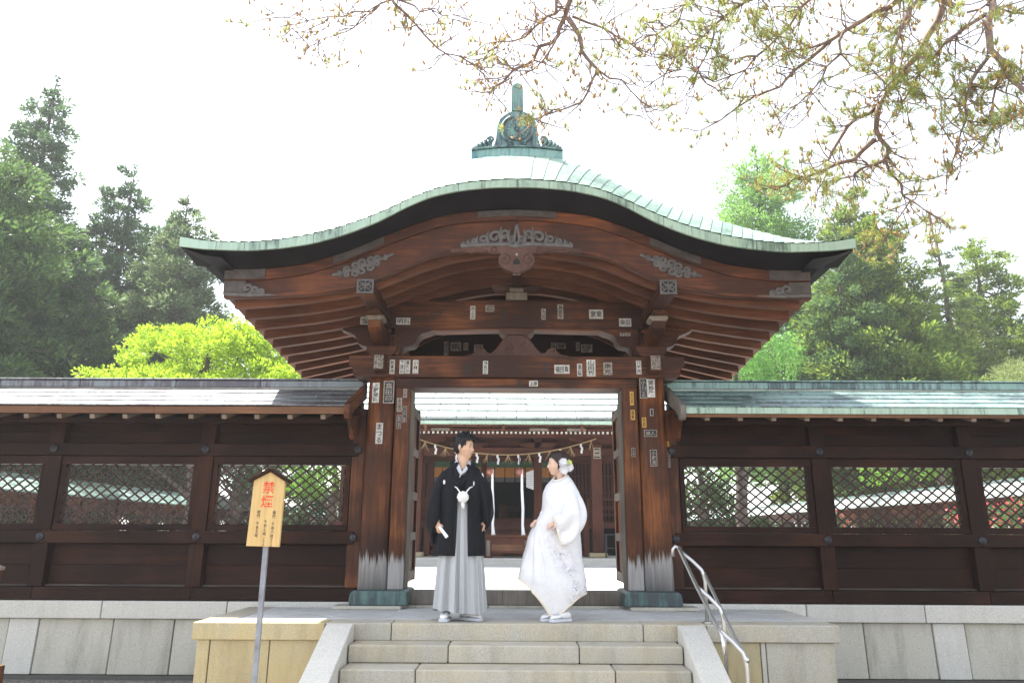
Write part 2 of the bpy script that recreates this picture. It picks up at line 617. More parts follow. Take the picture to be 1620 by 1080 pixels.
# edging (coping) stones
def edge_stone(x0, x1, y0, y1, mat, z0=-0.150, z1=0.0):
    obj('edge_stone', MB().box(x0 + 0.003, x1 - 0.003, y0 + 0.003, y1 - 0.003, z0, z1), M[mat], ter, ((x0 + x1) / 2, (y0 + y1) / 2, -0.07), bevel=0.012)
for x0, x1, mt in ((-TX, -1.72, 'granite_warm'), (-1.72, -1.12, 'step'), (-1.12, 1.15, 'step'), (1.15, 1.72, 'step'), (1.72, TX, 'step')):
    edge_stone(x0, x1, TF, TF + 0.30, mt)
for sx in (-1, 1):
    for y0, y1 in ((TF + 0.30, 7.98), (7.98, TB)):
        a, b = sorted((sx * TX, sx * (TX - 0.30)))
        edge_stone(a, b, y0, y1, 'granite_pale' if sx > 0 else 'step')
# diagonal paving slabs
sd = 0.42
for i in range(-12, 14):
    for j in range(-12, 14):
        cx, cy = (i + j) * sd / math.sqrt(2), 7.9 + (i - j) * sd / math.sqrt(2)
        h = sd / math.sqrt(2) - 0.0055
        p = clip_poly([(cx - h, cy), (cx, cy - h), (cx + h, cy), (cx, cy + h)], -TX + 0.304, TX - 0.304, TF + 0.304, TB - 0.004)
        if len(p) < 3:
            continue
        ar = abs(sum(p[k - 1][0] * p[k][1] - p[k][0] * p[k - 1][1] for k in range(len(p)))) / 2
        if ar < 0.004:
            continue
        obj('paving_slab', MB().prism(p, -0.028, -0.002 + random.uniform(-0.002, 0.002), axis='z'), M['paving'], ter, (cx, cy, -0.02), bevel=0.003)
for k, (x0, x1) in enumerate(((-1.75, -1.1), (-1.1, -0.3), (-0.3, 0.55), (0.55, 1.15), (1.15, 1.75))):
    obj('threshold_stone', MB().box(x0 + .003, x1 - .003, TB + .004, 8.98, -0.08, 0.022), M['granite'], ter, ((x0 + x1) / 2, 8.7, 0), bevel=0.006)
# facing stones of the terrace (front, both sides of the steps)
for x0, x1, mt in ((-2.88, -2.76, 'granite_warm'), (-2.76, -2.22, 'granite_warm'), (-2.22, -1.72, 'granite_warm'), (1.72, 2.20, 'granite_warm'), (2.20, 2.25, 'granite'), (2.25, 2.87, 'step')):
    obj('facing_stone', MB().box(x0 + .004, x1 - .004, TF + 0.035 + random.uniform(0, .006), TF + 0.098, GZ - .05, -0.153), M[mt], ter, ((x0 + x1) / 2, TF + .05, -.4), bevel=0.008)
for sx in (-1, 1):
    for y0, y1 in ((7.17, 7.75), (7.75, 8.15), (8.15, 8.52)):
        a, b = sorted((sx * 2.88, sx * 2.825))
        obj('facing_stone', MB().box(a, b, y0 + .004, y1 - .004, GZ - .05, -0.153), M['granite'], ter, ((a + b) / 2, (y0 + y1) / 2, -.4), bevel=0.008)

# ---- steps
stp = thing('stone_steps', 'pale granite steps with sloping side slabs leading up to the terrace', 'steps', (0, 6.2, GZ))
joints = [(-0.58, 0.55), (-0.82, 0.82), (-0.45, 0.7), (-0.75, 0.4)]
for k in range(4):
    yf = TF - 0.29 * (k + 1) + 0.03
    zt = -0.148 * (k + 1)
    xs = [-1.445, *joints[k], 1.445]
    for a, b in zip(xs[:-1], xs[1:]):
        obj('step_stone', MB().box(a + .003, b - .003, yf, yf + 0.33, zt - 0.145, zt), M['step'], stp, ((a + b) / 2, yf, zt), bevel=0.014)
obj('core', MB().prism([(7.06, -0.30), (6.74, -0.42), (6.45, -.56), (6.16, -.70), (6.0, GZ), (7.06, GZ)], -1.44, 1.44, axis='x'), M['joint'], stp)
for sx in (-1, 1):
    a, b = sorted((sx * 1.452, sx * 1.69))
    yb = TF - 0.006
    poly = [(yb, -0.004), (yb - 0.10, -0.012), (5.50, -0.012 - 0.44 * (yb - 0.10 - 5.50)), (5.34, GZ - .02), (yb, GZ - .02)]
    obj('side_slab', MB().prism(poly, a, b, axis='x'), M['granite_pale'], stp, ((a + b) / 2, 6.3, -.4), bevel=0.010)

# ---- stone bases of the two fences
def stone_base(sx, label):
    t = thing('stone_base_wall', label, 'stone wall', (sx * 5.5, 8.8, GZ))
    X0 = 2.93 if sx < 0 else 2.95
    obj('core', MB().box(*sorted((sx * 1.78, sx * 12.0)), 8.72, 9.0, GZ - .1, 0.02), M['joint'], t)
    obj('core', MB().box(*sorted((sx * 2.95, sx * 12.0)), 8.655, 8.72, GZ - .1, -.16), M['joint'], t)
    cop = ([1.80, 3.17, 4.55, 5.9, 7.4, 9.0, 10.5, 12.0] if sx < 0 else [1.80, 3.18, 4.47, 5.80, 7.2, 8.7, 10.3, 12.0])
    for a, b in zip(cop[:-1], cop[1:]):
        x0, x1 = sorted((sx * a, sx * b))
        obj('coping_stone', MB().box(x0 + .004, x1 - .004, 8.545, 8.96, -0.135, 0.050), M['granite_pale'], t, ((x0 + x1) / 2, 8.7, -.04), bevel=0.012)
    if sx < 0:
        js = [2.95, 3.75, 4.42, 5.24, 5.57, 6.3, 7.1, 7.5, 8.3, 9.1, 9.5, 10.4, 11.2, 12.0]
    else:
        js = [2.95, 3.12, 3.80, 4.55, 4.90, 5.65, 6.4, 6.8, 7.6, 8.4, 8.8, 9.7, 10.6, 11.3, 12.0]
    for k, (a, b) in enumerate(zip(js[:-1], js[1:])):
        x0, x1 = sorted((sx * a, sx * b))
        pr = 0.012 if b - a < 0.45 else random.uniform(-.004, .004)
        # slight batter: the foot stands a little further out than the head
        mb = MB()
        mb.prism([(8.60 - pr, -0.140), (8.66, -0.140), (8.66, GZ + .04), (8.575 - pr, GZ + .04)], x0 + .005, x1 - .005, axis='x')
        obj('facing_stone', mb, M['granite_pale'] if b - a < 0.45 else M['granite'], t, ((x0 + x1) / 2, 8.6, -.4), bevel=0.010)
    obj('footing', MB().box(*sorted((sx * 2.95, sx * 12.0)), 8.50, 8.70, GZ - .08, GZ + .035), M['joint'], t)
    return t
stone_base(-1, 'grey granite base wall under the dark fence behind the wooden notice')
stone_base(1, 'grey granite base wall under the dark fence behind the steel handrail')
# ================================================================== THE GATE
gate = thing('shrine_gate', 'dark wooden shrine gate with wavy green copper roof and carved gable', 'gate', (0, 8.65, 0))
PY = 8.65                                           # pillar plane

# text -> mesh data (world-free, x right / z up), one flat sheet
_tx = {}
def text_polys(s, vertical, bold=.018):
    key = (s, vertical, bold)
    if key in _tx:
        return _tx[key]
    V, F = [], []
    chars = [s] if not vertical else list(s)
    for i, ch in enumerate(chars):
        cu = bpy.data.curves.new('text', 'FONT')
        cu.body = ch
        cu.resolution_u = 2
        cu.offset = bold
        o = bpy.data.objects.new('text', cu)
        C.objects.link(o)
        dg = bpy.context.evaluated_depsgraph_get()
        me = o.evaluated_get(dg).to_mesh()
        b = len(V)
        vs = [(v.co.x, v.co.y) for v in me.vertices]
        if vertical and vs:
            w0, w1 = min(p[0] for p in vs), max(p[0] for p in vs)
            vs = [(x - (w0 + w1) / 2, y - i * 1.0) for x, y in vs]
        V += vs
        F += [tuple(b + k for k in p.vertices) for p in me.polygons]
        bpy.data.objects.remove(o)
        bpy.data.curves.remove(cu)
    xs = [p[0] for p in V]; ys = [p[1] for p in V]
    x0, x1, y0, y1 = min(xs), max(xs), min(ys), max(ys)
    V = [((x - x0) / (x1 - x0), (y - y0) / (y1 - y0)) for x, y in V]
    _tx[key] = (V, F)
    return _tx[key]


def put_text(mb, s, vertical, x0, x1, z0, z1, y, mi=0, bold=.018):
    V, F = text_polys(s, vertical, bold)
    mb.add([(x0 + p[0] * (x1 - x0), y, z0 + p[1] * (z1 - z0)) for p in V], F, mi)


def sticker(parent, x, z, y, w, h, s, vertical=True, style='frame', name='paper_sticker'):
    """votive name slip pasted on wood; face at depth y (towards -y)"""
    mb = MB()
    if style == 'frame':
        mb.box(x - w / 2, x + w / 2, y - .003, y, z - h / 2, z + h / 2, 0)
        b = min(w, h) * .13
        put_text(mb, s, vertical, x - w / 2 + b, x + w / 2 - b, z - h / 2 + b, z + h / 2 - b, y - .0042, 1)
        mats = [M['paper'], M['ink']]
    elif style == 'dark':                            # dark slip, pale letters, pale rim
        mb.box(x - w / 2, x + w / 2, y - .002, y, z - h / 2, z + h / 2, 0)
        b = min(w, h) * .10
        mb.box(x - w / 2 + b, x + w / 2 - b, y - .003, y - .0022, z - h / 2 + b, z + h / 2 - b, 1)
        put_text(mb, s, vertical, x - w / 2 + 2 * b, x + w / 2 - 2 * b, z - h / 2 + 2 * b, z + h / 2 - 2 * b, y - .0042, 0)
        mats = [M['oldpaper'], M['ink']]
    elif style == 'bare':                            # ink only survives on the wood
        put_text(mb, s, vertical, x - w / 2, x + w / 2, z - h / 2, z + h / 2, y - .0015, 0)
        mats = [M['ink']]
    elif style == 'old':
        mb.box(x - w / 2, x + w / 2, y - .003, y, z - h / 2, z + h / 2, 0)
        put_text(mb, s, vertical, x - w * .38, x + w * .38, z - h * .42, z + h * .42, y - .0042, 1)
        mats = [M['oldpaper'], M['ink']]
    else:
        mb.box(x - w / 2, x + w / 2, y - .003, y, z - h / 2, z + h / 2, 0)
        put_text(mb, s, vertical, x - w * .34, x + w * .34, z - h * .42, z + h * .42, y - .0042, 1)
        mats = [M['goldpaper'], M['ink']]
    return obj(name, mb, mats, parent, recalc=False)


def spx(parent, u, v, Y, wpx, hpx, s, vertical=True, style='frame'):   # sticker measured off the photograph
    p = at(u, v, Y)
    k = (p - CAM).dot(fw) / FPX
    return sticker(parent, p.x, p.z, Y, wpx * k, hpx * k, s, vertical, style)


# ---- pillars on copper shoes
pillars = []
for sx in (-1, 1):
    cx = sx * 1.582
    st = MB().box(cx - .345 * 1 - .02, cx + .345 + .02, 8.255, 9.02, 0.0, 0.035)
    obj('base_stone', st, M['granite'], gate, bevel=0.008)
    x0, x1 = (cx - .185, cx + .40) if sx < 0 else (cx - .40, cx + .185)
    pl = MB().prism([(x0 - .02, .037), (x1 + .02, .037), (x1 + .02, .10), (x1 + .008, .165), (x1 - .02, .185), (x0 + .02, .185), (x0 - .008, .165), (x0 - .02, .10)], 8.31, 9.0)
    obj('pillar_shoe', pl, M['plinth_copper'], gate, bevel=0.012)
    # rounded square shaft with faint taper
    P = []
    for z, r in ((0.186, .170), (.6, .169), (1.3, .166), (2.0, .163), (2.56, .160)):
        row = []
        for k in range(40):
            a = 2 * PI * k / 40
            c, s_ = math.cos(a), math.sin(a)
            n = (abs(c) ** 4.5 + abs(s_) ** 4.5) ** (-1 / 4.5)
            row.append((cx + r * n * c, PY + r * n * s_, z))
        P.append(row)
    pil = obj('pillar', MB().grid(P, closed_u=True, cap0=True, cap1=True), M['pillar'], gate, (cx, PY, 0), smooth=True)
    pillars.append(pil)
    a, b = sorted((sx * 1.412, sx * 1.235))
    jam = obj('door_jamb', MB().box(a, b, 8.502, 8.80, 0.186, 2.438), M['pillar'], gate, ((a + b) / 2, PY, 0), bevel=0.008)
    pillars.append(jam)
    # pale worn strip on the inner edge of the jamb
    q = sx * 1.2335
    obj('jamb_strip', MB().box(*sorted((q, q - sx * .012)), 8.52, 8.78, .19, 2.42), M['greywood'], gate, bevel=0.003)
    # door leaf folded back inside
    lf = obj('door_leaf', MB().box(*sorted((sx * 1.335, sx * 1.385)), 8.83, 9.98, .20, 2.40), M['gate_z'], gate, bevel=0.005)
    for zz in (.28, .75, 1.25, 1.8, 2.3):
        obj('door_rail', MB().box(*sorted((sx * 1.335, sx * 1.305)), 8.84, 9.97, zz - .05, zz + .05), M['greywood'] if zz < 2 else M['gate_y'], lf, bevel=0.004)
    for yy in (8.86, 9.4, 9.95):
        obj('door_stile', MB().box(*sorted((sx * 1.335, sx * 1.303)), yy - .045, yy + .045, .21, 2.39), M['gate_z'], lf, bevel=0.004)
    for zz in (.45, .62, .95, 1.1, 1.45, 1.62, 2.0, 2.12):
        obj('door_stud', MB().box(*sorted((sx * 1.302, sx * 1.291)), 8.82, 8.90, zz - .035, zz + .035), M['pale_end'], lf, bevel=0.003)

# ---- sill, lintel, beams between the pillars
obj('threshold', MB().box(-1.235, 1.235, 8.58, 8.79, 0.024, 0.172), M['greywood'], gate, bevel=0.01)
lin = obj('lintel', MB().box(-1.42, 1.42, 8.52, 8.80, 2.44, 2.553), M['gate_x'], gate, bevel=0.006)
Pn = lambda x0, x1, z0, z1, c=.05: [(x0 + c * 2.2, z0), (x1 - c * 2.2, z0), (x1 - c, z0 + c * .8), (x1 - c * 1.1, z0 + c * 2), (x1, (z0 + z1) / 2 + .02), (x1, z1), (x0, z1), (x0, (z0 + z1) / 2 + .02), (x0 + c * 1.1, z0 + c * 2), (x0 + c, z0 + c * .8)]
tie = obj('tie_beam', MB().prism(Pn(-1.98, 1.98, 2.556, 2.815), 8.475, 8.82), M['gate_x'], gate, bevel=0.008)
# the rainbow beam: straight top, arched and shouldered bottom
def rb(x):
    x = abs(x)
    return 3.175 + 0.018 * math.cos(min(x, .9) / .9 * PI / 2) - 0.02
xs = [(-1.52 + 3.04 * i / 60) for i in range(61)]
bow = lambda x: 3.488 + .02 * (1 - (x / 1.5) ** 2)
rbow = obj('rainbow_beam', MB().strip([(x, rb(x)) for x in xs], [(x, bow(x)) for x in xs], 8.49, 8.80), M['gate_x'], gate, bevel=0.006)
# moulding line under the beam
obj('beam_moulding', MB().strip([(x, rb(x) - .020) for x in xs if abs(x) < 1.02], [(x, rb(x) - .002) for x in xs if abs(x) < 1.02], 8.515, 8.62), M['rafter'], rbow)

# centre block and frog-leg strut
kx = [(-.62, 2.818), (-.62, 2.835), (-.53, 2.850), (-.47, 2.905), (-.42, 2.93), (-.37, 2.915), (-.345, 2.87), (-.30, 2.865), (-.235, 2.93), (-.19, 3.0), (-.14, 3.06), (-.08, 3.085)]
poly = kx + [(-x, z) for x, z in reversed(kx)]
fl = obj('frog_leg_strut', MB().prism(poly, 8.53, 8.63), M['carved'], gate, bevel=0.012)
# carved scroll relief on the strut
def spiral(cx, cz, y, r0, r1, turns, a0, w, sgn=1, n=26):
    pts = []
    for i in range(n):
        t = i / (n - 1)
        a = a0 + sgn * t * turns * 2 * PI
        r = r0 + (r1 - r0) * t
        pts.append((cx + r * math.cos(a), y, cz + r * math.sin(a)))
    return pts
for sx in (-1, 1):
    mb = MB()
    mb.tube(spiral(sx * .44, 2.895, 8.527, .035, .006, 1.2, PI / 2, .01, -sx), [.009] * 26, 6)
    obj('strut_carving', mb, M['carved'], fl)
    mb = MB()
    mb.tube(spiral(sx * .10, 2.93, 8.527, .06, .008, 1.3, PI / 2, .01, sx), [.010] * 26, 6)
    obj('strut_carving', mb, M['carved'], fl)
    mb = MB()
    mb.tube([(sx * x, 8.528, z - .02) for x, z in kx[7:]], .008, 6)
    obj('strut_carving', mb, M['carved'], fl)
bl = [(-.13, 3.087), (.13, 3.087), (.17, 3.10), (.20, 3.125), (.215, 3.150), (-.215, 3.150), (-.20, 3.125), (-.17, 3.10)]
obj('bearing_block', MB().prism(bl, 8.50, 8.78), M['carved'], gate, bevel=0.006)

# bracket block and winged arm on top of the rainbow beam, carrying the ridge purlin
wing = [(-.10, 3.62), (-.10, 3.70), (-.20, 3.70), (-.235, 3.73), (-.265, 3.80), (-.245, 3.81), (-.16, 3.76), (-.06, 3.745), (.06, 3.745), (.16, 3.76), (.245, 3.81), (.265, 3.80), (.235, 3.73), (.20, 3.70), (.10, 3.70), (.10, 3.62)]
wing = [(x * 1.22, (z - 3.62) * 1.15 + 3.54) for x, z in wing]
br = obj('winged_bracket', MB().prism(wing, 8.50, 8.62), M['carved'], gate, bevel=0.006)
obj('bracket_block', MB().box(-.13, .13, 8.45, 8.72, 3.512, 3.60), M['pale_end'], gate, bevel=0.012)
obj('bracket_block', MB().box(-.085, .085, 8.44, 8.70, 3.605, 3.655), M['pale_end'], gate, bevel=0.010)
rp = obj('ridge_purlin', MB().box(-.06, .06, 8.05, 10.75, 3.66, 3.765), M['gate_y'], gate, bevel=0.008)
obj('purlin_end', MB().box(-.045, .045, 8.042, 8.055, 3.672, 3.755), M['pale_end'], rp, bevel=0.004)

# ---- bracket sets over the pillars, purlins with pierced metal caps
for sx in (-1, 1):
    cx = sx * 1.60
    obj('capital_block', MB().prism([(cx - .12, 2.818), (cx + .12, 2.818), (cx + .18, 2.88), (cx + .18, 2.935), (cx - .18, 2.935), (cx - .18, 2.88)], 8.47, 8.83), M['gate_x'], gate, bevel=0.006)
    arm = [(cx - .30, 3.10), (cx - .30, 3.02), (cx - .24, 2.96), (cx - .16, 2.94), (cx + .16, 2.94), (cx + .24, 2.96), (cx + .30, 3.02), (cx + .30, 3.10)]
    obj('bracket_arm', MB().prism(arm, 8.56, 8.74), M['gate_x'], gate, bevel=0.008)
    out = [(sx * q, z) for q, z in ((1.70, 3.20), (2.14, 3.20), (2.13, 3.165), (2.05, 3.13), (1.95, 3.085), (1.915, 3.03), (1.905, 2.985), (1.85, 2.955), (1.76, 2.937), (1.70, 2.937))]
    shd = [(sx * q, z) for q, z in ((1.46, 3.19), (.985, 3.19), (.995, 3.145), (1.06, 3.115), (1.13, 3.095), (1.185, 3.05), (1.20, 2.99), (1.24, 2.955), (1.34, 2.94), (1.385, 2.90), (1.40, 2.83), (1.46, 2.83))]
    obj('shoulder_bracket', MB().prism(shd, 8.505, 8.76), M['gate_x'], gate, bevel=0.008)
    obj('bracket_nose', MB().prism(out, 8.54, 8.76), M['gate_x'], gate, bevel=0.008)
    ay = [(7.95, 3.10), (7.98, 3.03), (8.10, 2.97), (8.30, 2.94), (8.98, 2.94), (9.18, 2.97), (9.32, 3.03), (9.35, 3.10)]
    obj('bracket_arm', MB().prism(ay, cx - .075, cx + .075, axis='x'), M['gate_y'], gate, bevel=0.008)
    for yy, pe in ((8.06, True), (8.64, False), (9.2, False)):
        obj('bracket_block', MB().prism([(cx - .07, 3.104), (cx + .07, 3.104), (cx + .105, 3.13), (cx + .105, 3.164), (cx - .105, 3.164), (cx - .105, 3.13)], yy - .10, yy + .10), M['pale_end'] if pe else M['gate_x'], gate, bevel=0.006)
    obj('purlin_bracket', MB().box(cx - .07, cx + .07, 7.86, 9.5, 3.166, 3.210), M['gate_y'], gate, bevel=0.01)
    # noses of the tie beams through the pillar, with pasted slips
    nz = obj('beam_nose', MB().box(cx - .06 + sx * .0, cx + .075, 8.30, 8.47, 2.60, 2.80), M['gate_y'], gate, bevel=0.012)
    pu = obj('purlin', MB().box(sx * 1.585 - .083, sx * 1.585 + .083, 7.335, 10.85, 3.212, 3.355), M['gate_y'], gate, bevel=0.008)
    # pierced cap
    cap = MB()
    x0, x1, z0, z1, y = sx * 1.585 - .088, sx * 1.585 + .088, 3.206, 3.360, 7.318
    cap.box(x0, x1, y, y + .012, z0, z1, 1)  # near-black backing stands in for shade behind the piercing
    for a, b, c, d in ((x0, x1, z0, z0 + .018), (x0, x1, z1 - .018, z1), (x0, x0 + .018, z0 + .018, z1 - .018), (x1 - .018, x1, z0 + .018, z1 - .018)):
        cap.box(a, b, y - .008, y - .001, c, d, 0)
    for q in (-1, 1):
        cap.tube(spiral(sx * 1.585 + q * .038, 3.283, y - .004, .036, .008, 1.3, PI / 2, .01, q, 18), .0075, 6, 0)
        cap.tube([(sx * 1.585 - q * .07, y - .004, 3.225), (sx * 1.585, y - .004, 3.283), (sx * 1.585 + q * .07, y - .004, 3.343)], .007, 6, 0)
    cap.tube([(sx * 1.585, y - .004, 3.22), (sx * 1.585, y - .004, 3.348)], .008, 6, 0)
    obj('pierced_cap', cap, [M['plate'], M['hole_shade']], pu)

# ---- curved profiles (x >= 0), measured along the gable
def smooth_curve(px, pz, n=241, L=3.44, sig=5):
    X = np.linspace(0, L, n)
    Z = np.interp(X, px, pz)
    k = np.exp(-0.5 * (np.arange(-3 * sig, 3 * sig + 1) / sig) ** 2); k /= k.sum()
    pad = 3 * sig
    ext = np.concatenate([Z[1:pad + 1][::-1], Z, 2 * Z[-1] - Z[-pad - 1:-1][::-1]])
    Zs = np.convolve(ext, k, 'valid')
    return lambda x: float(np.interp(abs(x), X, Zs))
zt = smooth_curve([0, .43, .69, .90, 1.12, 1.33, 1.59, 1.84, 2.18, 2.54, 2.86, 3.19, 3.44], [4.356, 4.327, 4.285, 4.225, 4.125, 4.010, 3.893, 3.80, 3.712, 3.655, 3.640, 3.660, 3.705])
zs = smooth_curve([0, .25, .58, .90, 1.16, 1.43, 1.75, 2.07, 2.39, 2.71, 3.19, 3.44], [4.263, 4.26, 4.225, 4.149, 4.025, 3.868, 3.732, 3.634, 3.580, 3.552, 3.567, 3.60])
zbt = smooth_curve([0, .44, .82, 1.16, 1.47, 1.82, 2.26, 2.71, 3.12, 3.44], [4.183, 4.16, 4.107, 3.985, 3.850, 3.689, 3.548, 3.487, 3.485, 3.52])
zbb = smooth_curve([0, .55, .83, 1.0, 1.175, 1.4, 1.67, 1.95, 2.27, 2.68, 3.08, 3.44], [3.716, 3.700, 3.652, 3.602, 3.522, 3.400, 3.285, 3.236, 3.196, 3.178, 3.164, 3.16])
zr = smooth_curve([0, .3, .68, 1.0, 1.4, 1.67, 1.95, 2.3, 2.68, 3.08, 3.44], [3.715, 3.705, 3.645, 3.545, 3.375, 3.275, 3.22, 3.17, 3.14, 3.12, 3.11])
YF, YB = 7.0, 11.2
sm = lambda t: (lambda q: q * q * (3 - 2 * q))(max(0.0, min(1.0, t)))
def gb(Y):                                          # how far up the gable roll the roof has risen
    s = min(1.0, max(0.0, min(Y - YF, YB - Y)) / 1.0)
    return 1 - (1 - s) ** 2
def wr(x):
    x = abs(x)
    k = 1.0 - .20 * sm((x - .35) / .9)
    return k * (1.0 if x < 1.9 else max(0.0, math.cos((x - 1.9) / 1.54 * PI / 2)) ** 0.8)
def drop(x, Y):
    return 0.085 * max(0, min(Y, 11.0) - 7.35) * min(1.0, (abs(x) / 3.0)) ** 2.5
def xedge(Y):
    return 3.44 - 0.19 * sm((Y - YF) / .75)
def zroof(x, Y):
    return zt(x) + 0.71 * wr(x) * gb(Y) - drop(x, Y)

X41 = [3.44 * i / 60 for i in range(-60, 61)]
# roof body: front soffit roll, side soffits and top deck (black lacquered eaves)
mb = MB()
rows = []
for Y, f in ((YF + .022, 0.0), (7.10, .35), (7.22, .7), (7.36, 1.0)):
    rows.append([(x * (1 - .012 * f), Y, zs(x) * (1 - f) + zbt(x) * f + (0.014 if 0 < f < 1 else 0)) for x in X41])
mb.grid(rows)
for sx in (-1, 1):
    rows = []
    for i in range(15):
        Y = YF + .02 + (YB - YF - .04) * i / 14
        xe = xedge(Y)
        z1 = zs(3.44) - drop(3.3, Y) - (.06 * sm((Y - 7) / .5))
        inner = (sx * 3.0, Y, (zbt(3.1) if Y < 7.4 else zr(3.0) + .12 - drop(3.0, Y)))
        rows.append([(sx * xe, Y, z1), (sx * (xe * .45 + 3.0 * .55), Y, (z1 + inner[2]) / 2 - .03), inner])
    mb.grid(rows)
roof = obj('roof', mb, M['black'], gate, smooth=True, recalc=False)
# gable fascia strips of green copper, front and back, cut at their seams
def arc(x0, x1, n=8):
    return [x0 + (x1 - x0) * i / n for i in range(n + 1)]
cuts = [0.0]
while cuts[-1] < 3.2:
    cuts.append(min(3.44, cuts[-1] + random.uniform(.26, .36)))
cuts[-1] = 3.44
for sx in (-1, 1):
    for a, b in zip(cuts[:-1], cuts[1:]):
        xx = [sx * q for q in arc(a + .0015, b - .0015)]
        d = random.uniform(0, .004)
        obj('copper_fascia', MB().strip([(x, zs(x)) for x in xx], [(x, zt(x)) for x in xx], YF - d, YF + .03), M['verdigris'], roof, bevel=0.004)
        obj('copper_fascia', MB().strip([(x, zs(x) - drop(x, YB)) for x in xx], [(x, zt(x) - drop(x, YB)) for x in xx], YB - .03, YB + d), M['verdigris'], roof)
    # side fascias
    ys = [YF + .032 + (YB - YF - .064) * i / 12 for i in range(13)]
    for a, b in zip(ys[:-1], ys[1:]):
        P = []
        for Y in (a + .002, (a + b) / 2, b - .002):
            xe = xedge(Y)
            zb_ = zs(3.44) - drop(3.3, Y) - (.06 * sm((Y - 7) / .5))
            P.append([(sx * xe, Y, zb_), (sx * (xe + .004), Y, zroof(3.44, Y)), (sx * (xe - .03), Y, zroof(3.44, Y)), (sx * (xe - .03), Y, zb_)])
        obj('copper_fascia', MB().grid(P, closed_u=True, cap0=True, cap1=True), M['verdigris'], roof)
# copper roof sheets: seams flare a little towards the eaves; each sheet laps over the next
NS = 31
seams = [3.44 * (i / NS) ** 0.93 for i in range(NS + 1)]
Yrow = [YF - .004, 7.06, 7.14, 7.24, 7.36, 7.5, 7.66, 7.85, 8.05, 8.6, 9.4, 10.2, 10.4, 10.6, 10.8, 10.95, 11.08, 11.2]
for sx in (-1, 1):
    for a, b in zip(seams[:-1], seams[1:]):
        P = []
        for Y in Yrow:
            sh = .26 * gb(Y)
            row = []
            for j, q in enumerate((0, .33, .66, 1.0)):
                x = a + (b - a) * q
                x = x + sh * min(1, x / .5) * (1 - (x / 3.44) ** 4)
                x = min(x, xedge(Y) + .012) if Y < 7.9 else min(x * (xedge(Y) / 3.44 if x > 3.0 else 1), xedge(Y) + .012)
                lap = .010 * q + .003
                row.append((sx * x, Y, zroof(x, Y) + lap))
            x, Y_, z = row[-1]
            row.append((x + sx * .001, Y_, z - .013))
            P.append(row)
        obj('copper_sheet', MB().grid(P), M['roof_copper'], roof, recalc=False)
# bargeboards with moulded upper band
def barge(y0, y1, back=False):
    for sx in (-1, 1):
        xx = [sx * 3.085 * i / 48 for i in range(49)]
        d = (lambda x: drop(x, YB) if back else 0)
        o = obj('bargeboard', MB().strip([(x, zbb(x) - d(x)) for x in xx], [(x, zbt(x) + .03 - d(x)) for x in xx], y0, y1), M['barge'], gate, bevel=0.010)
        if not back:
            obj('barge_moulding', MB().strip([(x, zbt(x) - .125) for x in xx], [(x, zbt(x) - .008) for x in xx], y0 - .028, y0 + .004), M['barge'], o, bevel=0.008)
            obj('barge_moulding', MB().strip([(x, zbb(x) + .004) for x in xx], [(x, zbb(x) + .045) for x in xx], y0 - .020, y0 + .004), M['barge'], o, bevel=0.006)
barge(7.385, 7.455)
barge(10.80, 10.87, True)
# rafters and ceiling boards
yr = [7.56 + .325 * i for i in range(10)]
for i, Y in enumerate(yr):
    xx = [3.02 * k / 44 for k in range(-44, 45)]
    obj('rafter', MB().strip([(x, zr(x) - drop(x, Y)) for x in xx], [(x, zr(x) + .135 - drop(x, Y)) for x in xx], Y - .042, Y + .042), M['rafter'], roof, bevel=0.005)
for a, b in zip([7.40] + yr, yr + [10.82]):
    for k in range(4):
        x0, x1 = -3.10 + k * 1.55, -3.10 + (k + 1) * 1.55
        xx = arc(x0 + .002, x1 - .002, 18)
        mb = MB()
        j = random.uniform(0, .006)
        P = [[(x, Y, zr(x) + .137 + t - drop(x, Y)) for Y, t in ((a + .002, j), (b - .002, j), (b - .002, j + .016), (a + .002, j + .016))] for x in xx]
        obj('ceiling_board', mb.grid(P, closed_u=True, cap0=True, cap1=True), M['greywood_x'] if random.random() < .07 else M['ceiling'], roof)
# eave batten across the rafter tips
for sx in (-1, 1):
    P = [[(sx * (3.0 + q), Y, zr(3.0) + z - drop(3, Y)) for q, z in ((0, .088), (.09, .088), (.09, .16), (0, .16))] for Y in (7.42, 8.5, 9.6, 10.82)]
    obj('eave_batten', MB().grid(P, closed_u=True, cap0=True, cap1=True), M['rafter'], roof)

# inner rear beam closing the gable behind, pasted with slips
rear = obj('rear_beam', MB().strip([(x, 2.95) for x in xs], [(x, min(3.56, zr(x) - .01)) for x in xs], 10.16, 10.36), M['fence_x'], gate, bevel=0.006)
obj('rear_post', MB().box(-1.75, -1.50, 10.14, 10.38, 0.035, 3.27), M['gate_z'], gate, bevel=.02)
obj('rear_post', MB().box(1.50, 1.75, 10.14, 10.38, 0.035, 3.27), M['gate_z'], gate, bevel=.02)
obj('rear_tie', MB().box(-1.498, 1.498, 10.2, 10.34, 2.72, 2.948), M['gate_x'], gate, bevel=.006)

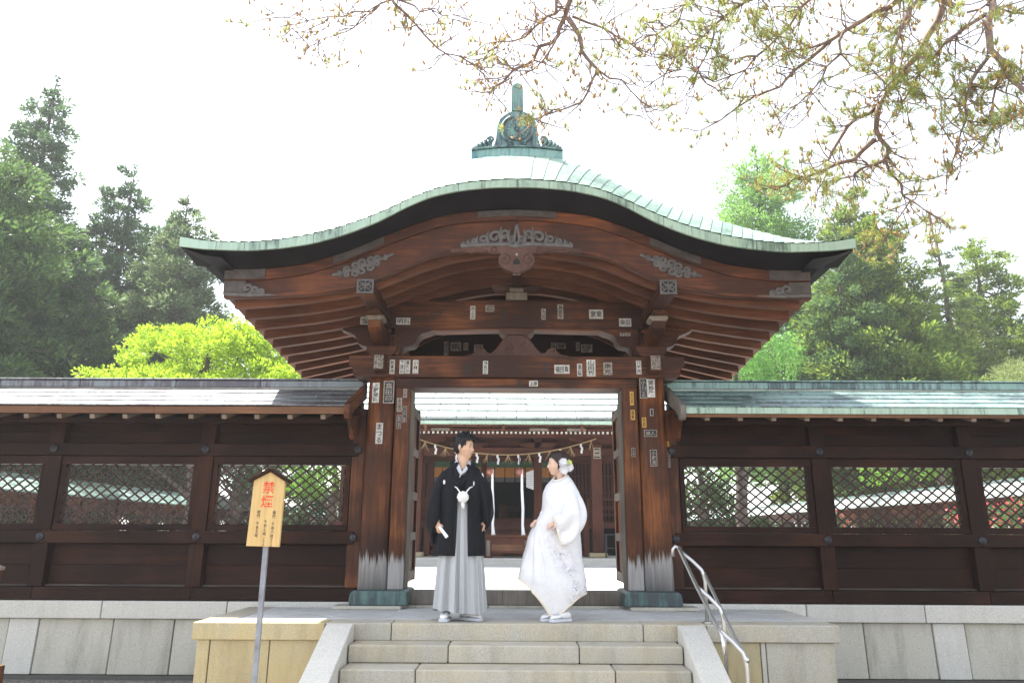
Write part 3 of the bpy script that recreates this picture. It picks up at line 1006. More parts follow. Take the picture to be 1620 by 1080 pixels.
# ---- metal openwork on the bargeboards
OWK = 1.5
def openwork(name, items, parent, mat):
    mb = MB()
    for pts, w in items:
        w = [q * OWK for q in w] if hasattr(w, '__len__') else w * OWK
        mb.tube(pts, w, 6)
    mb.v = [(x, yy + (y - yy) * .5, z) for x, y, z in mb.v for yy in (items[0][0][0][1],)]
    return obj(name, mb, mat, parent)
yo = 7.352
items = []
zc = lambda x: zbb(x) + .062
base = [(.60 * i / 20, yo + .004, zc(.60 * i / 20) - (.02 if abs(i) < 3 else 0)) for i in range(-20, 21)]
items.append((base, .019))
items.append(([(0, yo, zc(0) - .02), (.03, yo, zc(0) + .05), (0, yo, zc(0) + .22)], .012))
items.append(([(0, yo, zc(0) - .02), (-.03, yo, zc(0) + .05), (0, yo, zc(0) + .22)], .012))
for q in (-1, 1):
    items.append((spiral(q * .045, zc(0) + .055, yo, .042, .008, 1.2, -PI / 2, .01, q, 18), .010))
    items.append((spiral(q * .235, zc(.23) + .085, yo, .085, .012, 1.35, -PI / 2, .01, -q, 26), .013))
    items.append((spiral(q * .120, zc(.1) + .12, yo, .050, .010, 1.1, -PI / 2, .01, q, 20), .012))
    items.append((spiral(q * .36, zc(.36) + .058, yo, .058, .008, 1.2, -PI / 2, .01, -q, 20), .012))
    items.append((spiral(q * .455, zc(.45) + .040, yo, .042, .006, 1.2, -PI / 2, .01, -q, 18), .010))
    for k, (xa, h) in enumerate(((.07, .17), (.16, .20), (.30, .15), (.41, .10), (.50, .07), (.555, .045))):
        items.append(([(q * xa, yo, zc(xa)), (q * (xa + .025), yo, zc(xa) + h * .55), (q * (xa + .005), yo, zc(xa) + h)], [.016, .014, .004]))
bb = [o for o in gate.children if o.name.startswith('bargeboard')]
openwork('gable_openwork', items, gate, M['plate'])
# thin band of metal above it
xx = arc(-.42, .42, 16)
obj('metal_band', MB().strip([(x, zbt(x) - .085) for x in xx], [(x, zbt(x) - .012) for x in xx], 7.345, 7.356), M['band'], gate, bevel=.003)
for q in (-1, 1):
    # lozenge scrollwork on the haunch
    it = []
    cx_, L = q * 1.64, .30
    for k in range(7):
        u = -1 + 2 * k / 6
        x = cx_ + q * u * L * .8
        h = .090 * (1 - u * u * .75)
        zm = (zbt(x) + zbb(x)) / 2 - .015
        it.append((spiral(x, zm + h * .45, yo + .02, h * .62, .006, 1.25, -PI / 2, .01, q if k % 2 else -q, 18), .011))
        it.append((spiral(x, zm - h * .5, yo + .02, h * .55, .006, 1.25, PI / 2, .01, -q if k % 2 else q, 18), .011))
    it.append(([(cx_ + q * L * u, yo + .025, (zbt(cx_ + q * L * u) + zbb(cx_ + q * L * u)) / 2 - .015) for u in np.linspace(-1.08, 1.05, 12)], .012))
    openwork('haunch_openwork', it, gate, M['plate'])
    xx = arc(q * 1.42, q * 1.95, 10)
    obj('metal_band', MB().strip([(x, zbt(x) - .10) for x in xx], [(x, zbt(x) - .015) for x in xx], 7.345, 7.356), M['band'], gate, bevel=.003)
    # end shoe of the bargeboard
    a, b = sorted((q * 3.092, q * 2.86))
    xs_ = [a, (a + b) / 2, b]
    sh = obj('barge_end_plate', MB().strip([(x, zbb(x) + .04) for x in xs_], [(x, zbt(x) - .13) for x in xs_], 7.362, 7.384), M['band'], gate, bevel=.004)
    it = []
    for k in range(3):
        x = q * (2.84 - .075 * k)
        it.append((spiral(x, zbb(x) + .10 - .02 * k, yo + .014, .060 - .014 * k, .006, 1.2, -PI / 2, .01, -q, 18), .012))
    it.append(([(q * 3.08, yo + .016, zbb(3.0) + .045), (q * 2.8, yo + .016, zbb(2.8) + .028), (q * 2.52, yo + .016, zbb(2.55) + .018)], [.02, .016, .004]))
    openwork('barge_end_scroll', it, sh, M['plate'])
    xs_ = arc(q * 3.09, q * 2.66, 5)
    obj('metal_band', MB().strip([(x, zbt(x) - .115) for x in xs_], [(x, zbt(x) - .006) for x in xs_], 7.345, 7.356), M['band'], gate, bevel=.003)

# ---- gegyo: the carved pendant under the gable top
gp = [(0, 3.485), (.03, 3.50), (.06, 3.515), (.115, 3.54), (.15, 3.585), (.152, 3.64), (.13, 3.675), (.155, 3.69), (.21, 3.685), (.25, 3.70), (.29, 3.695), (.33, 3.70), (.38, 3.69), (.45, 3.70), (.55, 3.69), (.55, 3.725), (.40, 3.745), (.2, 3.76)]
gp = [(x * 1.28, (z - 3.74) * 1.16 + 3.738) for x, z in gp]
gpoly = gp + [(-x, z) for x, z in reversed(gp[1:])]
gg = obj('gable_pendant', MB().prism(gpoly, 7.40, 7.46), M['carved'], gate, bevel=0.010)
gg.location.y -= .045
for q in (-1, 1):
    mb = MB()
    mb.tube(spiral(q * .125, 3.600, 7.352, .066, .014, 1.15, PI / 2, .01, q, 22), .008, 6)
    mb.tube(spiral(q * .237, 3.709, 7.352, .044, .012, 1.15, -PI / 2, .01, q, 20), .007, 6)
    mb.tube([(q * .31, 7.352, 3.698), (q * .43, 7.352, 3.717), (q * .64, 7.352, 3.706)], .006, 6)
    obj('pendant_carving', mb, M['carved'], gg)
hole = MB().prism([(-.034, 3.545), (.034, 3.545), (.038, 3.575), (0, 3.615), (-.038, 3.575)], 7.350, 7.353)  # flat near-black patch in place of the hole's inner shade
obj('pendant_hole_shade', hole, M['hole_shade'], gg)
obj('pendant_rosette', MB().ball((0, 7.352, 3.655), (.016, .012, .016), 10, 6), M['pale_end'], gg, smooth=True)

# ---- ridge and its ornament
mb = MB()
mb.box(-.46, .46, 7.8, 10.4, 4.80, 5.07)
rd = obj('ridge', mb, M['orn_copper'], gate, bevel=.02)
def archz(x):
    return -.045 * (abs(x) / .52) ** 2
xx = arc(-.525, .525, 20)
obj('ridge_box', MB().strip([(x, 4.915 + archz(x)) for x in xx], [(x, 5.065 + archz(x)) for x in xx], 7.62, 7.80), M['verdigris_blue'], rd, bevel=.006)
obj('ridge_lip', MB().strip([(x, 5.067 + archz(x)) for x in xx], [(x, 5.088 + archz(x)) for x in xx], 7.60, 7.80), M['orn_copper'], rd, bevel=.004)
prof = [(-.32, 5.085), (-.27, 5.12), (-.25, 5.20), (-.235, 5.38), (-.205, 5.47), (-.135, 5.535), (-.07, 5.565), (.07, 5.565), (.135, 5.535), (.205, 5.47), (.235, 5.38), (.25, 5.20), (.27, 5.12), (.32, 5.085)]
on = obj('ridge_end_tile', MB().prism(prof, 7.66, 7.79), M['orn_copper'], rd, bevel=.022)
tp = [(-.07, 5.566), (.07, 5.566), (.07, 5.86), (.06, 5.905), (.03, 5.93), (0, 5.937), (-.03, 5.93), (-.06, 5.905), (-.07, 5.86)]
obj('ornament_post', MB().prism(tp, 7.655, 7.79), M['orn_copper'], rd, bevel=.012)
# sixteen-petalled disc with horns
mb = MB()
mb.tube([(0, 7.64, 5.31), (0, 7.665, 5.31)], [.138, .138], 32)
obj('crest_disc', mb, M['orn_copper'], on, bevel=.004)
for k in range(16):
    a = 2 * PI * k / 16
    m2 = MB().ball((0, 0, 0), (.050, .008, .0175), 8, 6)
    m2.v = [(x * math.cos(a) - z * math.sin(a) + .074 * math.cos(a), y + 7.637, x * math.sin(a) + z * math.cos(a) + .074 * math.sin(a) + 5.31) for x, y, z in m2.v]
    obj('crest_petal', m2, M['orn_copper'], on, smooth=True)
obj('crest_centre', MB().ball((0, 7.634, 5.31), (.020, .012, .020), 10, 6), M['orn_copper'], on, smooth=True)
mb = MB()
for q in (-1, 1):
    pts = [(q * .180 * math.sin(a), 7.645, 5.31 + .180 * math.cos(a)) for a in np.linspace(.25, 2.75, 16)]
    mb.tube(pts, .016, 8)
    mb.tube(spiral(q * .075, 5.145, 7.645, .030, .008, 1.1, PI * .1 if q > 0 else PI * .9, .01, -q, 16), .012, 8)
obj('ornament_scroll', mb, M['orn_copper'], on, smooth=True)
for q in (-1, 1):                                    # fin ornaments of rolled leaves
    m2 = MB()
    for k, (dx, dz, r) in enumerate(((.325, .120, .050), (.375, .100, .048), (.42, .075, .040), (.46, .05, .034), (.495, .03, .026))):
        m2.ball((q * dx, 7.70, 5.065 + dz), (r * .85, .05, r), 12, 8, rot=Matrix.Rotation(q * (.3 + .25 * k), 3, 'Y'))
        m2.tube([(q * (dx - .04), 7.665, 5.085), (q * dx, 7.655, 5.065 + dz * .6), (q * (dx + .012), 7.655, 5.065 + dz)], [.02, .016, .010], 8)
    m2.tube(spiral(q * .305, 5.190, 7.66, .042, .010, 1.2, 0 if q > 0 else PI, .01, q, 18), .013, 8)
    m2.box(*sorted((q * .22, q * .51)), 7.66, 7.76, 5.07, 5.10)
    obj('ridge_fin', m2, M['orn_copper'], on, smooth=True)

# ---- votive slips, where the photograph shows them
LP, LJ, RP, RJ = pillars
spx(LP, 594.5, 621, 8.478, 11, 32, '上野常陸')
spx(LP, 615, 620, 8.478, 17, 36, '高田印', True, 'dark')
spx(LP, 600, 685, 8.478, 11, 33, 'まつる')
spx(LJ, 632, 640, 8.500, 8, 22, '大吉', True, 'old')
spx(LJ, 641, 622, 8.500, 6, 14, '千社', True, 'old')
spx(LJ, 640, 655, 8.500, 7, 26, '江戸連', True, 'dark')
spx(LJ, 631, 667, 8.500, 7, 22, '東京', True, 'dark')
spx(RP, 1030, 614, 8.478, 12, 29, '関根彫')
spx(RP, 1018, 614, 8.478, 12, 32, '小川正', True, 'dark')
spx(RP, 1031, 652, 8.478, 5, 11, '一', True, 'frame')
spx(RP, 1019, 668, 8.478, 7, 16, '名取', True, 'gold')
spx(RP, 1029, 685, 8.478, 20, 11, '旅人', False, 'dark')
spx(RP, 1034, 724, 8.478, 11, 26, '小堀清', True, 'dark')
spx(RJ, 1001, 656, 8.500, 7, 16, '福寿', True, 'gold')
spx(RJ, 999.5, 630, 8.500, 6, 22, '大江戸', True, 'gold')
spx(RJ, 1002, 715, 8.500, 6, 14, '三平', True, 'dark')
# rainbow beam
for u, v, w, h, s, vt, st in ((638, 508, 22, 11, '明石', False, 'frame'), (690, 497, 19, 9, '桜井', False, 'bare'), (748, 494.5, 8, 22, '水上文', True, 'frame'), (775, 488, 14, 11, '北川', False, 'old'),
                              (797, 497, 7, 17, '大谷', True, 'bare'), (819, 500, 16, 6, '川口上', False, 'bare'), (860, 497, 7, 18, '久田', True, 'old'), (869, 499, 6, 15, '石丸', True, 'bare'),
                              (886.5, 493, 9, 24, '鳥居平', True, 'old'), (896, 497, 6, 16, '村松', True, 'bare'), (943, 497, 22, 15, '家東', False, 'frame'), (989, 510, 19, 13, '柴田', False, 'frame'), (989, 529, 17, 5, '千社札', False, 'old')):
    spx(rbow, u, v, 8.488, w, h, s, vt, st) if not isinstance(vt, str) else None
# tie beam and lintel
for u, v, w, h, s, vt, st in ((620.5, 580, 8, 23, '松本作', True, 'frame'), (636, 580, 8, 22, '下総山', True, 'frame'), (645, 580, 8, 22, '喜久川', True, 'frame'), (657.5, 580, 9, 22, '小林一', True, 'frame'),
                              (768, 581, 8, 21, '鶴見正', True, 'frame'), (740, 582, 9, 16, '長尾', True, 'bare'), (863, 581, 8, 19, '加藤', True, 'bare'), (889, 584, 24, 14, '福田島', False, 'frame'), (917, 585, 8, 20, '高橋', True, 'frame'),
                              (935, 582, 14, 27, '山田竹', True, 'frame'), (961.5, 583, 14, 20, '南光', True, 'old'), (1010.5, 581, 8, 22, '八千代', True, 'frame')):
    spx(tie, u, v, 8.473, w, h, s, vt, st)
for u, v, w, h, s, vt, st in ((844, 606.5, 14, 9, '上連', False, 'frame'), (823, 606, 10, 11, '石', False, 'bare')):
    spx(lin, u, v, 8.518, w, h, s, vt, st)
spx(rbow, 579, 507, 8.488, 18, 13, '全', False, 'frame')
# rear beam slips, half lost in shade
for u, v, w, h, s, vt in ((706, 551, 7, 22, '成田', True), (721, 548, 17, 14, '本郷橋', False), (737, 548, 8, 12, '川', True), (757, 551, 14, 12, '三島', False), (876, 548, 8, 13, '平', True), (888, 547, 14, 9, '相模', False), (914, 548, 6, 14, '木村', True), (928, 551, 18, 13, '吉田屋', False)):
    spx(rear, u, v, 10.157, w, h, s, vt, 'old')
# slips on the beam noses over each pillar
for o in [q for q in gate.children if q.name.startswith('beam_nose')]:
    x = wloc(o).x
    mid = sum(v.co.x for v in o.data.vertices) / len(o.data.vertices) + x
    for k, (s, zz) in enumerate((('中野', 2.755), ('谷川', 2.70), ('上州', 2.645))):
        sticker(o, mid - .028, zz, 8.298, .05, .048, s[0], True, 'old')
        sticker(o, mid + .028, zz, 8.298, .05, .048, s[1], True, 'old')
# ================================================================== THE ROOFED LATTICE FENCES
def lattice_mb(x0, x1, z0, z1, y, cw=.133, ch=.107, w=.017, d=.012):
    """diagonal slats clipped to the opening; two layers crossing"""
    mb = MB()
    L = math.hypot(cw, ch)
    for layer, sg in ((0, 1), (1, -1)):
        yy = y + layer * d
        k0 = -int((z1 - z0) / ch) - 2
        k1 = int((x1 - x0) / cw) + 2
        for k in range(k0, k1 + 1):
            # line through (x0 + k*cw, z0) with slope sg*ch/cw
            xa = x0 + k * cw
            if sg > 0:
                pts = [(xa, z0), (xa + (z1 - z0) * cw / ch, z1)]
            else:
                pts = [(xa + (z1 - z0) * cw / ch, z0), (xa, z1)]
            (ax, az), (bx, bz) = pts
            t0, t1 = 0.0, 1.0
            dx = bx - ax
            lo, hi = sorted(((x0 - ax) / dx, (x1 - ax) / dx))
            t0, t1 = max(t0, lo), min(t1, hi)
            if t1 - t0 < .03:
                continue
            mb.beam((ax + dx * t0, yy, az + (bz - az) * t0), (ax + dx * t1, yy, az + (bz - az) * t1), d, w, upv=(0, 0, 1))
    return mb


def fence(sx, posts, label, cop, fas, facemat):
    """posts: distances from the axis; the gate end comes first"""
    t = thing('roofed_fence', label, 'fence', (sx * 5, 8.7, 0.05))
    a0, a1 = posts[0], posts[-1]
    bx = lambda a, b: sorted((sx * a, sx * b))
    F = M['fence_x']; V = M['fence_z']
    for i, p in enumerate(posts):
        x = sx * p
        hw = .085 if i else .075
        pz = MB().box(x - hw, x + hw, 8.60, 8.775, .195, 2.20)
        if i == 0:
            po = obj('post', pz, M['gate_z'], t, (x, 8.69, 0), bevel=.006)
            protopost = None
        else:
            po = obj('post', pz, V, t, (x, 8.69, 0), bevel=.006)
        for zz in (.732, 1.715):
            b = MB()
            b.tube([(x, 8.572, zz), (x, 8.560, zz), (x, 8.548, zz)], [.046, .044, .030], 14)
            b.ball((x, 8.545, zz), (.022, .014, .022), 10, 6)
            obj('boss', b, M['boss'], po, smooth=True)
    for a, b in zip(posts[:-1], posts[1:]):
        x0, x1 = bx(a, b)
        xi0, xi1 = x0 + .088, x1 - .088
        g0, g1 = bx(a - (.07 if a == a0 else 0), b)
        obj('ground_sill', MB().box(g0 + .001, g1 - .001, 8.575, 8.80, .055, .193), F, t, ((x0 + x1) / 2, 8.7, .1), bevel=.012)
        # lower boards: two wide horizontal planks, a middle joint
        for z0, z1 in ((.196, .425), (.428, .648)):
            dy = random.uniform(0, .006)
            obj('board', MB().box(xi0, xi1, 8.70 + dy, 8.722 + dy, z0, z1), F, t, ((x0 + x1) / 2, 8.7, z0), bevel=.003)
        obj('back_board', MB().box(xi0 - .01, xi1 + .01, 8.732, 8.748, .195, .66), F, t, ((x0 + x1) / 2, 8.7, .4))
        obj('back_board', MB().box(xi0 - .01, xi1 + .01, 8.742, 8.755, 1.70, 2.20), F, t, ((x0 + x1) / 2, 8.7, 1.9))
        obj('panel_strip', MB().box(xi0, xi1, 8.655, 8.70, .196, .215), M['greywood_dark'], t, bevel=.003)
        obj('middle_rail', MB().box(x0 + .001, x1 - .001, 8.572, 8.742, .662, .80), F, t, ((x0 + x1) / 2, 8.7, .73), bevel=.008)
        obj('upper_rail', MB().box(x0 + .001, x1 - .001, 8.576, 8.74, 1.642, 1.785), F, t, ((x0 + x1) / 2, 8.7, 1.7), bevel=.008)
        # window frame
        fx0, fx1 = xi0 + .0, xi1 - .0
        obj('window_frame', MB().box(fx0, fx1, 8.615, 8.73, .803, .873), F, t, bevel=.005)
        obj('window_frame', MB().box(fx0, fx1, 8.615, 8.73, 1.545, 1.640), F, t, bevel=.005)
        for q0, q1 in ((fx0, fx0 + .055), (fx1 - .055, fx1)):
            obj('window_frame', MB().box(q0, q1, 8.62, 8.725, .874, 1.544), V, t, bevel=.005)
        la = obj('lattice', lattice_mb(fx0 + .056, fx1 - .056, .874, 1.544, 8.665), M['lattice'], t, recalc=False)
        la['kind'] = 'stuff'
        # boards over the rail, under the eave
        for z0, z1 in ((1.788, 1.92), (1.923, 2.12)):
            obj('board', MB().box(xi0, xi1, 8.69, 8.712, z0, z1), F, t, ((x0 + x1) / 2, 8.7, z0), bevel=.003)
    # plate, eave rafters, fascia
    x0, x1 = bx(a0, a1)
    obj('wall_plate', MB().box(x0, x1, 8.62, 8.78, 2.205, 2.30), F, t, bevel=.006)
    ep = obj('eave_plate', MB().box(*bx(a0 + .09, a1), 8.30, 8.37, 1.985, 2.045), F, t, bevel=.005)
    k = 0
    x = a0 + .30
    proto = None
    while x < a1:
        c = sx * x
        if proto is None:
            mb = MB().beam((c, 8.06, 2.018), (c, 8.66, 2.20), .055, .05)
            proto = obj('rafter', mb, M['pale_rafter'], t, (c, 8.3, 2.1), bevel=.004)
        else:
            copy_part(proto, t, (c, 8.3, 2.1))
        x += .365
    obj('soffit_board', MB().prism([(8.045, 2.048), (8.69, 2.246), (8.69, 2.262), (8.045, 2.064)], *bx(a0 + .06, a1), axis='x'), F, t)
    obj('soffit_board', MB().prism([(9.355, 2.048), (8.71, 2.246), (8.71, 2.262), (9.355, 2.064)], *bx(a0 + .06, a1), axis='x'), F, t)
    X = a0 + .06
    while X < a1:                                    # wooden fascia in lengths
        e = min(a1, X + 2.1)
        o0, o1 = bx(X + .0015, e - .0015)
        if fas == 'wood':
            obj('fascia', MB().box(o0, o1, 8.030, 8.062, 2.050, 2.128), M['fascia_wood'], t, ((o0 + o1) / 2, 8, 2.1), bevel=.004)
        else:
            obj('fascia', MB().box(o0, o1, 8.036, 8.066, 2.030, 2.072), M['fascia_wood'], t, ((o0 + o1) / 2, 8, 2.1), bevel=.004)
        X = e
    if fas != 'wood':
        X = a0 + .06
        while X < a1:
            e = min(a1, X + random.uniform(.28, .46))
            o0, o1 = bx(X + .001, e - .001)
            obj('copper_fascia', MB().box(o0, o1, 8.016 - random.uniform(0, .004), 8.034, 2.066, 2.134), M['verdigris'], t, ((o0 + o1) / 2, 8, 2.1), bevel=.003)
            X = e
    # copper courses, front and back, laid in lapping sheets
    for side in (1, -1):
        ys = [8.022, 8.20, 8.37, 8.54, 8.70, 8.80] if side > 0 else [9.378, 9.10, 8.80 + .20]
        n = len(ys) - 1
        for c in range(n):
            X = a0 + .06
            st = random.uniform(.3, .9)
            while X < a1:
                e = min(a1, X + st)
                st = .92
                o0, o1 = bx(X + .001, e - .001)
                yA, yB = ys[c], ys[c + 1]
                zz = lambda y: 2.138 + (min(y, 17.4 - y) - 8.022) * .445
                za, zb = zz(yA) + .012, zz(yB)
                mb = MB()
                mb.grid([[(o0, yA, za - .014), (o0, yA - .004 * side, za), (o0, yB, zb + .002)], [(o1, yA, za - .014), (o1, yA - .004 * side, za), (o1, yB, zb + .002)]])
                obj('copper_sheet', mb, M[cop], t, ((o0 + o1) / 2, yA, za), recalc=False)
                X = e
    X = a0 + .02
    while X < a1:
        e = min(a1, X + random.uniform(.9, 1.3))
        o0, o1 = bx(X + .001, e - .001)
        obj('ridge_cap', MB().box(o0, o1, 8.775, 9.0, 2.486, 2.572), M[cop], t, ((o0 + o1) / 2, 8.9, 2.5), bevel=.01)
        obj('ridge_cap', MB().box(o0, o1, 8.755, 9.02, 2.574, 2.592), M[cop], t, ((o0 + o1) / 2, 8.9, 2.5), bevel=.004)
        X = e
    # gable end by the gate pillar: thick curved verge board with a carved nose
    vp = [(7.985, 2.02), (7.97, 2.10), (7.985, 2.155), (8.10, 2.215), (8.45, 2.36), (8.86, 2.545), (8.86, 2.36), (8.5, 2.22), (8.25, 2.13), (8.13, 2.06), (8.08, 2.0), (8.02, 1.99)]
    o0, o1 = bx(a0 - .012, a0 + .055)
    vb = obj('verge_board', MB().prism(vp, o0, o1, axis='x'), facemat, t, bevel=.012)
    nb = [(8.00, 1.985), (8.10, 1.985), (8.20, 1.91), (8.26, 1.82), (8.34, 1.80), (8.50, 1.86), (8.60, 2.0), (8.60, 2.16), (8.2, 2.04)]
    obj('bracket_nose', MB().prism(nb, *bx(a0 - .005, a0 + .045), axis='x'), M['gate_z'], t, bevel=.010)
    return t


M['lattice'] = wood('lattice_slat_wood', 'x', (0.024, 0.0135, 0.010), (0.048, 0.027, 0.019), (0.095, 0.057, 0.040), 0.6)
M['greywood_dark'] = wood('worn_ledge_wood', 'x', (0.03, 0.022, 0.018), (0.07, 0.055, 0.045), (0.13, 0.11, 0.09), 0.6)
M['pale_rafter'] = wood('lit_pale_rafter_wood', 'y', (0.10, 0.07, 0.05), (0.20, 0.15, 0.11), (0.34, 0.28, 0.22), 0.7)  # pale tone stands in for light catching the rafter ends
FL = [1.83, 3.60, 5.365, 7.13, 8.90, 10.66, 12.0]
FR = [1.80, 3.497, 5.22, 6.945, 8.67, 10.4, 12.0]
fence(-1, FL, 'dark wooden lattice fence with brownish copper roof behind the yellow wooden notice', 'fence_copper_dark', 'wood', M['gate_y'])
fence(1, FR, 'dark wooden lattice fence with green copper roof and green fascia behind the steel handrail', 'fence_copper', 'copper', M['greywood'])
fr = [o for o in C.objects if o.name.startswith('roofed_fence') and o.location.x > 0][0]
p0 = [o for o in fr.children if o.name.startswith('post')][0]
spx(p0, 1054, 702, 8.598, 9, 8, '吉', False, 'gold')
spx(p0, 1056, 718, 8.574, 8, 9, '千', False, 'dark')
spx(p0, 1056.5, 732, 8.598, 8, 14, '三田', True, 'dark')

# ---- the far side fences of the court, seen through the lattices
def side_fence(sx, label):
    t = thing('side_fence', label, 'fence', (sx * 12.5, 34, .035))
    X = sx * 12.5
    Y0, Y1 = 9.6, 62.0
    y = Y0
    while y < Y1:
        e = min(Y1, y + 2.0)
        for z0, z1 in ((.2, .44), (.443, .68), (1.36, 1.72)):
            obj('wall_board', MB().box(X - .03, X + .03, y + .09, e - .09, z0, z1), M['gate_y'], t, (X, y + 1, z0))
        if y < 36:
            la = lattice_mb(y + .09, e - .09, .69, 1.355, X, .26, .20, .035, .02)
            la.v = [(yy, xx, z) for xx, yy, z in la.v]
            o = obj('lattice', la, M['lattice'], t, recalc=False); o['kind'] = 'stuff'
        else:
            obj('wall_board', MB().box(X - .02, X + .02, y + .09, e - .09, .69, 1.355), M['fence_y'], t, (X, y + 1, 1))
        obj('post', MB().box(X - .085, X + .085, y - .085, y + .085, .2, 1.80), M['gate_z'], t, (X, y, 1))
        y = e
    obj('stone_footing', MB().box(X - .2, X + .2, Y0, Y1, .03, .2), M['granite'], t)
    for side in (-1, 1):
        for c in range(3):
            y = Y0 - .4
            while y < Y1:
                e = min(Y1 + .4, y + 2.4)
                za, zb = 1.72 + c * .125, 1.72 + (c + 1) * .125
                xa, xb = X + side * (.80 - c * .24), X + side * (.80 - (c + 1) * .24)
                obj('copper_sheet', MB().grid([[(xa, y + .004, za - .03), (xa, y + .004, za + .012), (xb, y + .004, zb)], [(xa, e - .004, za - .03), (xa, e - .004, za + .012), (xb, e - .004, zb)]]), M['hall_copper' if sx > 0 else 'fence_copper'], t, recalc=False)
                y = e
    obj('ridge_cap', MB().box(X - .10, X + .10, Y0 - .4, Y1 + .4, 2.09, 2.18), M['fence_copper'], t)
    obj('soffit_board', MB().prism([(X - .78, 1.685), (X + .78, 1.685), (X + .1, 1.95), (X - .1, 1.95)], Y0 - .3, Y1 + .3, axis='y'), M['gate_y'], t)
side_fence(-1, 'low brown side fence with blue green roof seen through the lattice beside the wooden notice')
side_fence(1, 'low brown side fence with pale sunlit roof seen through the lattice above the steel handrail')
# ================================================================== THE WORSHIP HALL BEHIND THE GATE
HX, HZ = -0.255, 0.035
hall = thing('worship_hall', 'red brown shrine hall with white sunlit copper roof seen through the gateway', 'hall', (HX, 22, HZ))
A = lambda n, mb, m, **k: obj(n, mb, M[m], k.pop('parent', hall), **k)
A('stone_floor', MB().box(HX - 6.2, HX + 6.2, 19.3, 29, HZ - .1, .185), 'granite_pale', bevel=.02)
A('floor_kerb', MB().box(HX - 6.4, HX + 6.4, 18.95, 19.29, HZ - .1, .12), 'granite_pale', bevel=.02)
# porch columns on pale stones
for x in (-2.71, 2.20):
    A('base_stone', MB().box(x - .24, x + .24, 20.26, 20.74, .186, .30), 'granite_warm', bevel=.03)
    c = A('porch_column', MB().box(x - .15, x + .15, 20.35, 20.65, .302, 3.20), 'hall_z', bevel=.03)
    sticker(c, x + .02, 2.93, 20.348, .20, .30, '三', True, 'old') if x > 0 else None
    A('bracket_arm', MB().prism([(x - .75, 3.36), (x - .75, 3.30), (x - .5, 3.22), (x + .5, 3.22), (x + .75, 3.30), (x + .75, 3.36)], 20.38, 20.62), 'hall_x', bevel=.01)
for x in (-1.40, .645):
    c = A('inner_column', MB().box(x - .12, x + .12, 21.9, 22.14, 1.0, 3.6), 'hall_z', bevel=.02)
    A('bracket_arm', MB().prism([(x - .55, 3.40), (x - .55, 3.33), (x - .35, 3.25), (x + .35, 3.25), (x + .55, 3.33), (x + .55, 3.40)], 21.9, 22.1), 'rafter', bevel=.01)
A('porch_beam', MB().box(-2.56, 2.05, 20.40, 20.60, 2.86, 3.08), 'hall_x', bevel=.012)
A('porch_purlin', MB().box(HX - 5.4, HX + 5.4, 20.36, 20.64, 3.365, 3.52), 'hall_x', bevel=.012)
A('inner_beam', MB().box(HX - 5.4, HX + 5.4, 21.92, 22.12, 3.02, 3.24), 'hall_x', bevel=.01)
A('upper_board', MB().box(HX - 5.4, HX + 5.4, 22.15, 22.2, 3.24, 4.6), 'hall_x')
# rafters with whitened tips, eave boards
proto = None
n = 0
x = HX - 5.3
while x < HX + 5.3:
    if proto is None:
        mb = MB().beam((x, 18.95, 3.30), (x, 20.9, 3.62), .055, .06, 0)
        mb.beam((x, 18.93, 3.297), (x, 18.948, 3.30), .052, .056, 1)
        proto = obj('rafter', mb, [M['hall_y'], M['pale_end2']], hall, (x, 19, 3.3))
    else:
        copy_part(proto, hall, (x, 19, 3.3))
    x += .118
A('flying_rafter_beam', MB().box(HX - 5.4, HX + 5.4, 18.90, 19.0, 3.34, 3.40), 'hall_x', bevel=.008)
proto = None
x = HX - 5.25
while x < HX + 5.3:
    if proto is None:
        mb = MB().beam((x, 18.52, 3.42), (x, 19.1, 3.47), .06, .055, 0)
        proto = obj('flying_rafter', mb, M['hall_y'], hall, (x, 18.8, 3.4))
    else:
        copy_part(proto, hall, (x, 18.8, 3.4))
    x += .35
A('eave_board', MB().prism([(18.55, 3.40), (20.9, 3.66), (20.9, 3.70), (18.55, 3.44)], HX - 5.4, HX + 5.4, axis='x'), 'hall_x')
for x in (-2.28, -.32, 1.65):
    A('rain_chain_hook', MB().box(x - .03, x + .03, 18.46, 18.52, 3.27, 3.46), 'rafter', bevel=.005)
for x in (-1.95, .58, 1.55):
    A('eave_repair_board', MB().box(x - .24, x + .24, 18.86, 18.895, 3.335, 3.405), 'pale_end', bevel=.004)
# roof: green eave strip, dark reveal, courses of sheets
A('eave_strip', MB().box(HX - 5.5, HX + 5.5, 18.42, 18.55, 3.445, 3.525), 'verdigris', bevel=.008)
A('eave_reveal', MB().box(HX - 5.5, HX + 5.5, 18.50, 18.62, 3.528, 3.60), 'fence_copper_dark', bevel=.004)
yc, zc_ = 18.46, 3.615
slope = .50
sheets = 0
for c in range(11):
    y1 = yc + .50; z1 = zc_ + .50 * slope
    x = HX - 5.5
    st = random.uniform(.3, .75)
    while x < HX + 5.5:
        e = min(HX + 5.5, x + st); st = .76
        mb = MB().grid([[(x + .010, yc + .0, zc_ - .030), (x + .010, yc - .012, zc_ + .024), (x + .010, y1, z1 - .012)], [(e - .010, yc + .0, zc_ - .030), (e - .010, yc - .012, zc_ + .024), (e - .010, y1, z1 - .012)]])
        obj('copper_sheet', mb, M['hall_copper'], hall, ((x + e) / 2, yc, zc_), recalc=False)
        sheets += 1
        x = e
    yc, zc_ = y1, z1
A('roof_deck', MB().prism([(18.56, 3.60), (yc, zc_ - .03), (yc + 5.4, 3.60)], HX - 5.45, HX + 5.45, axis='x'), 'fence_copper_dark')
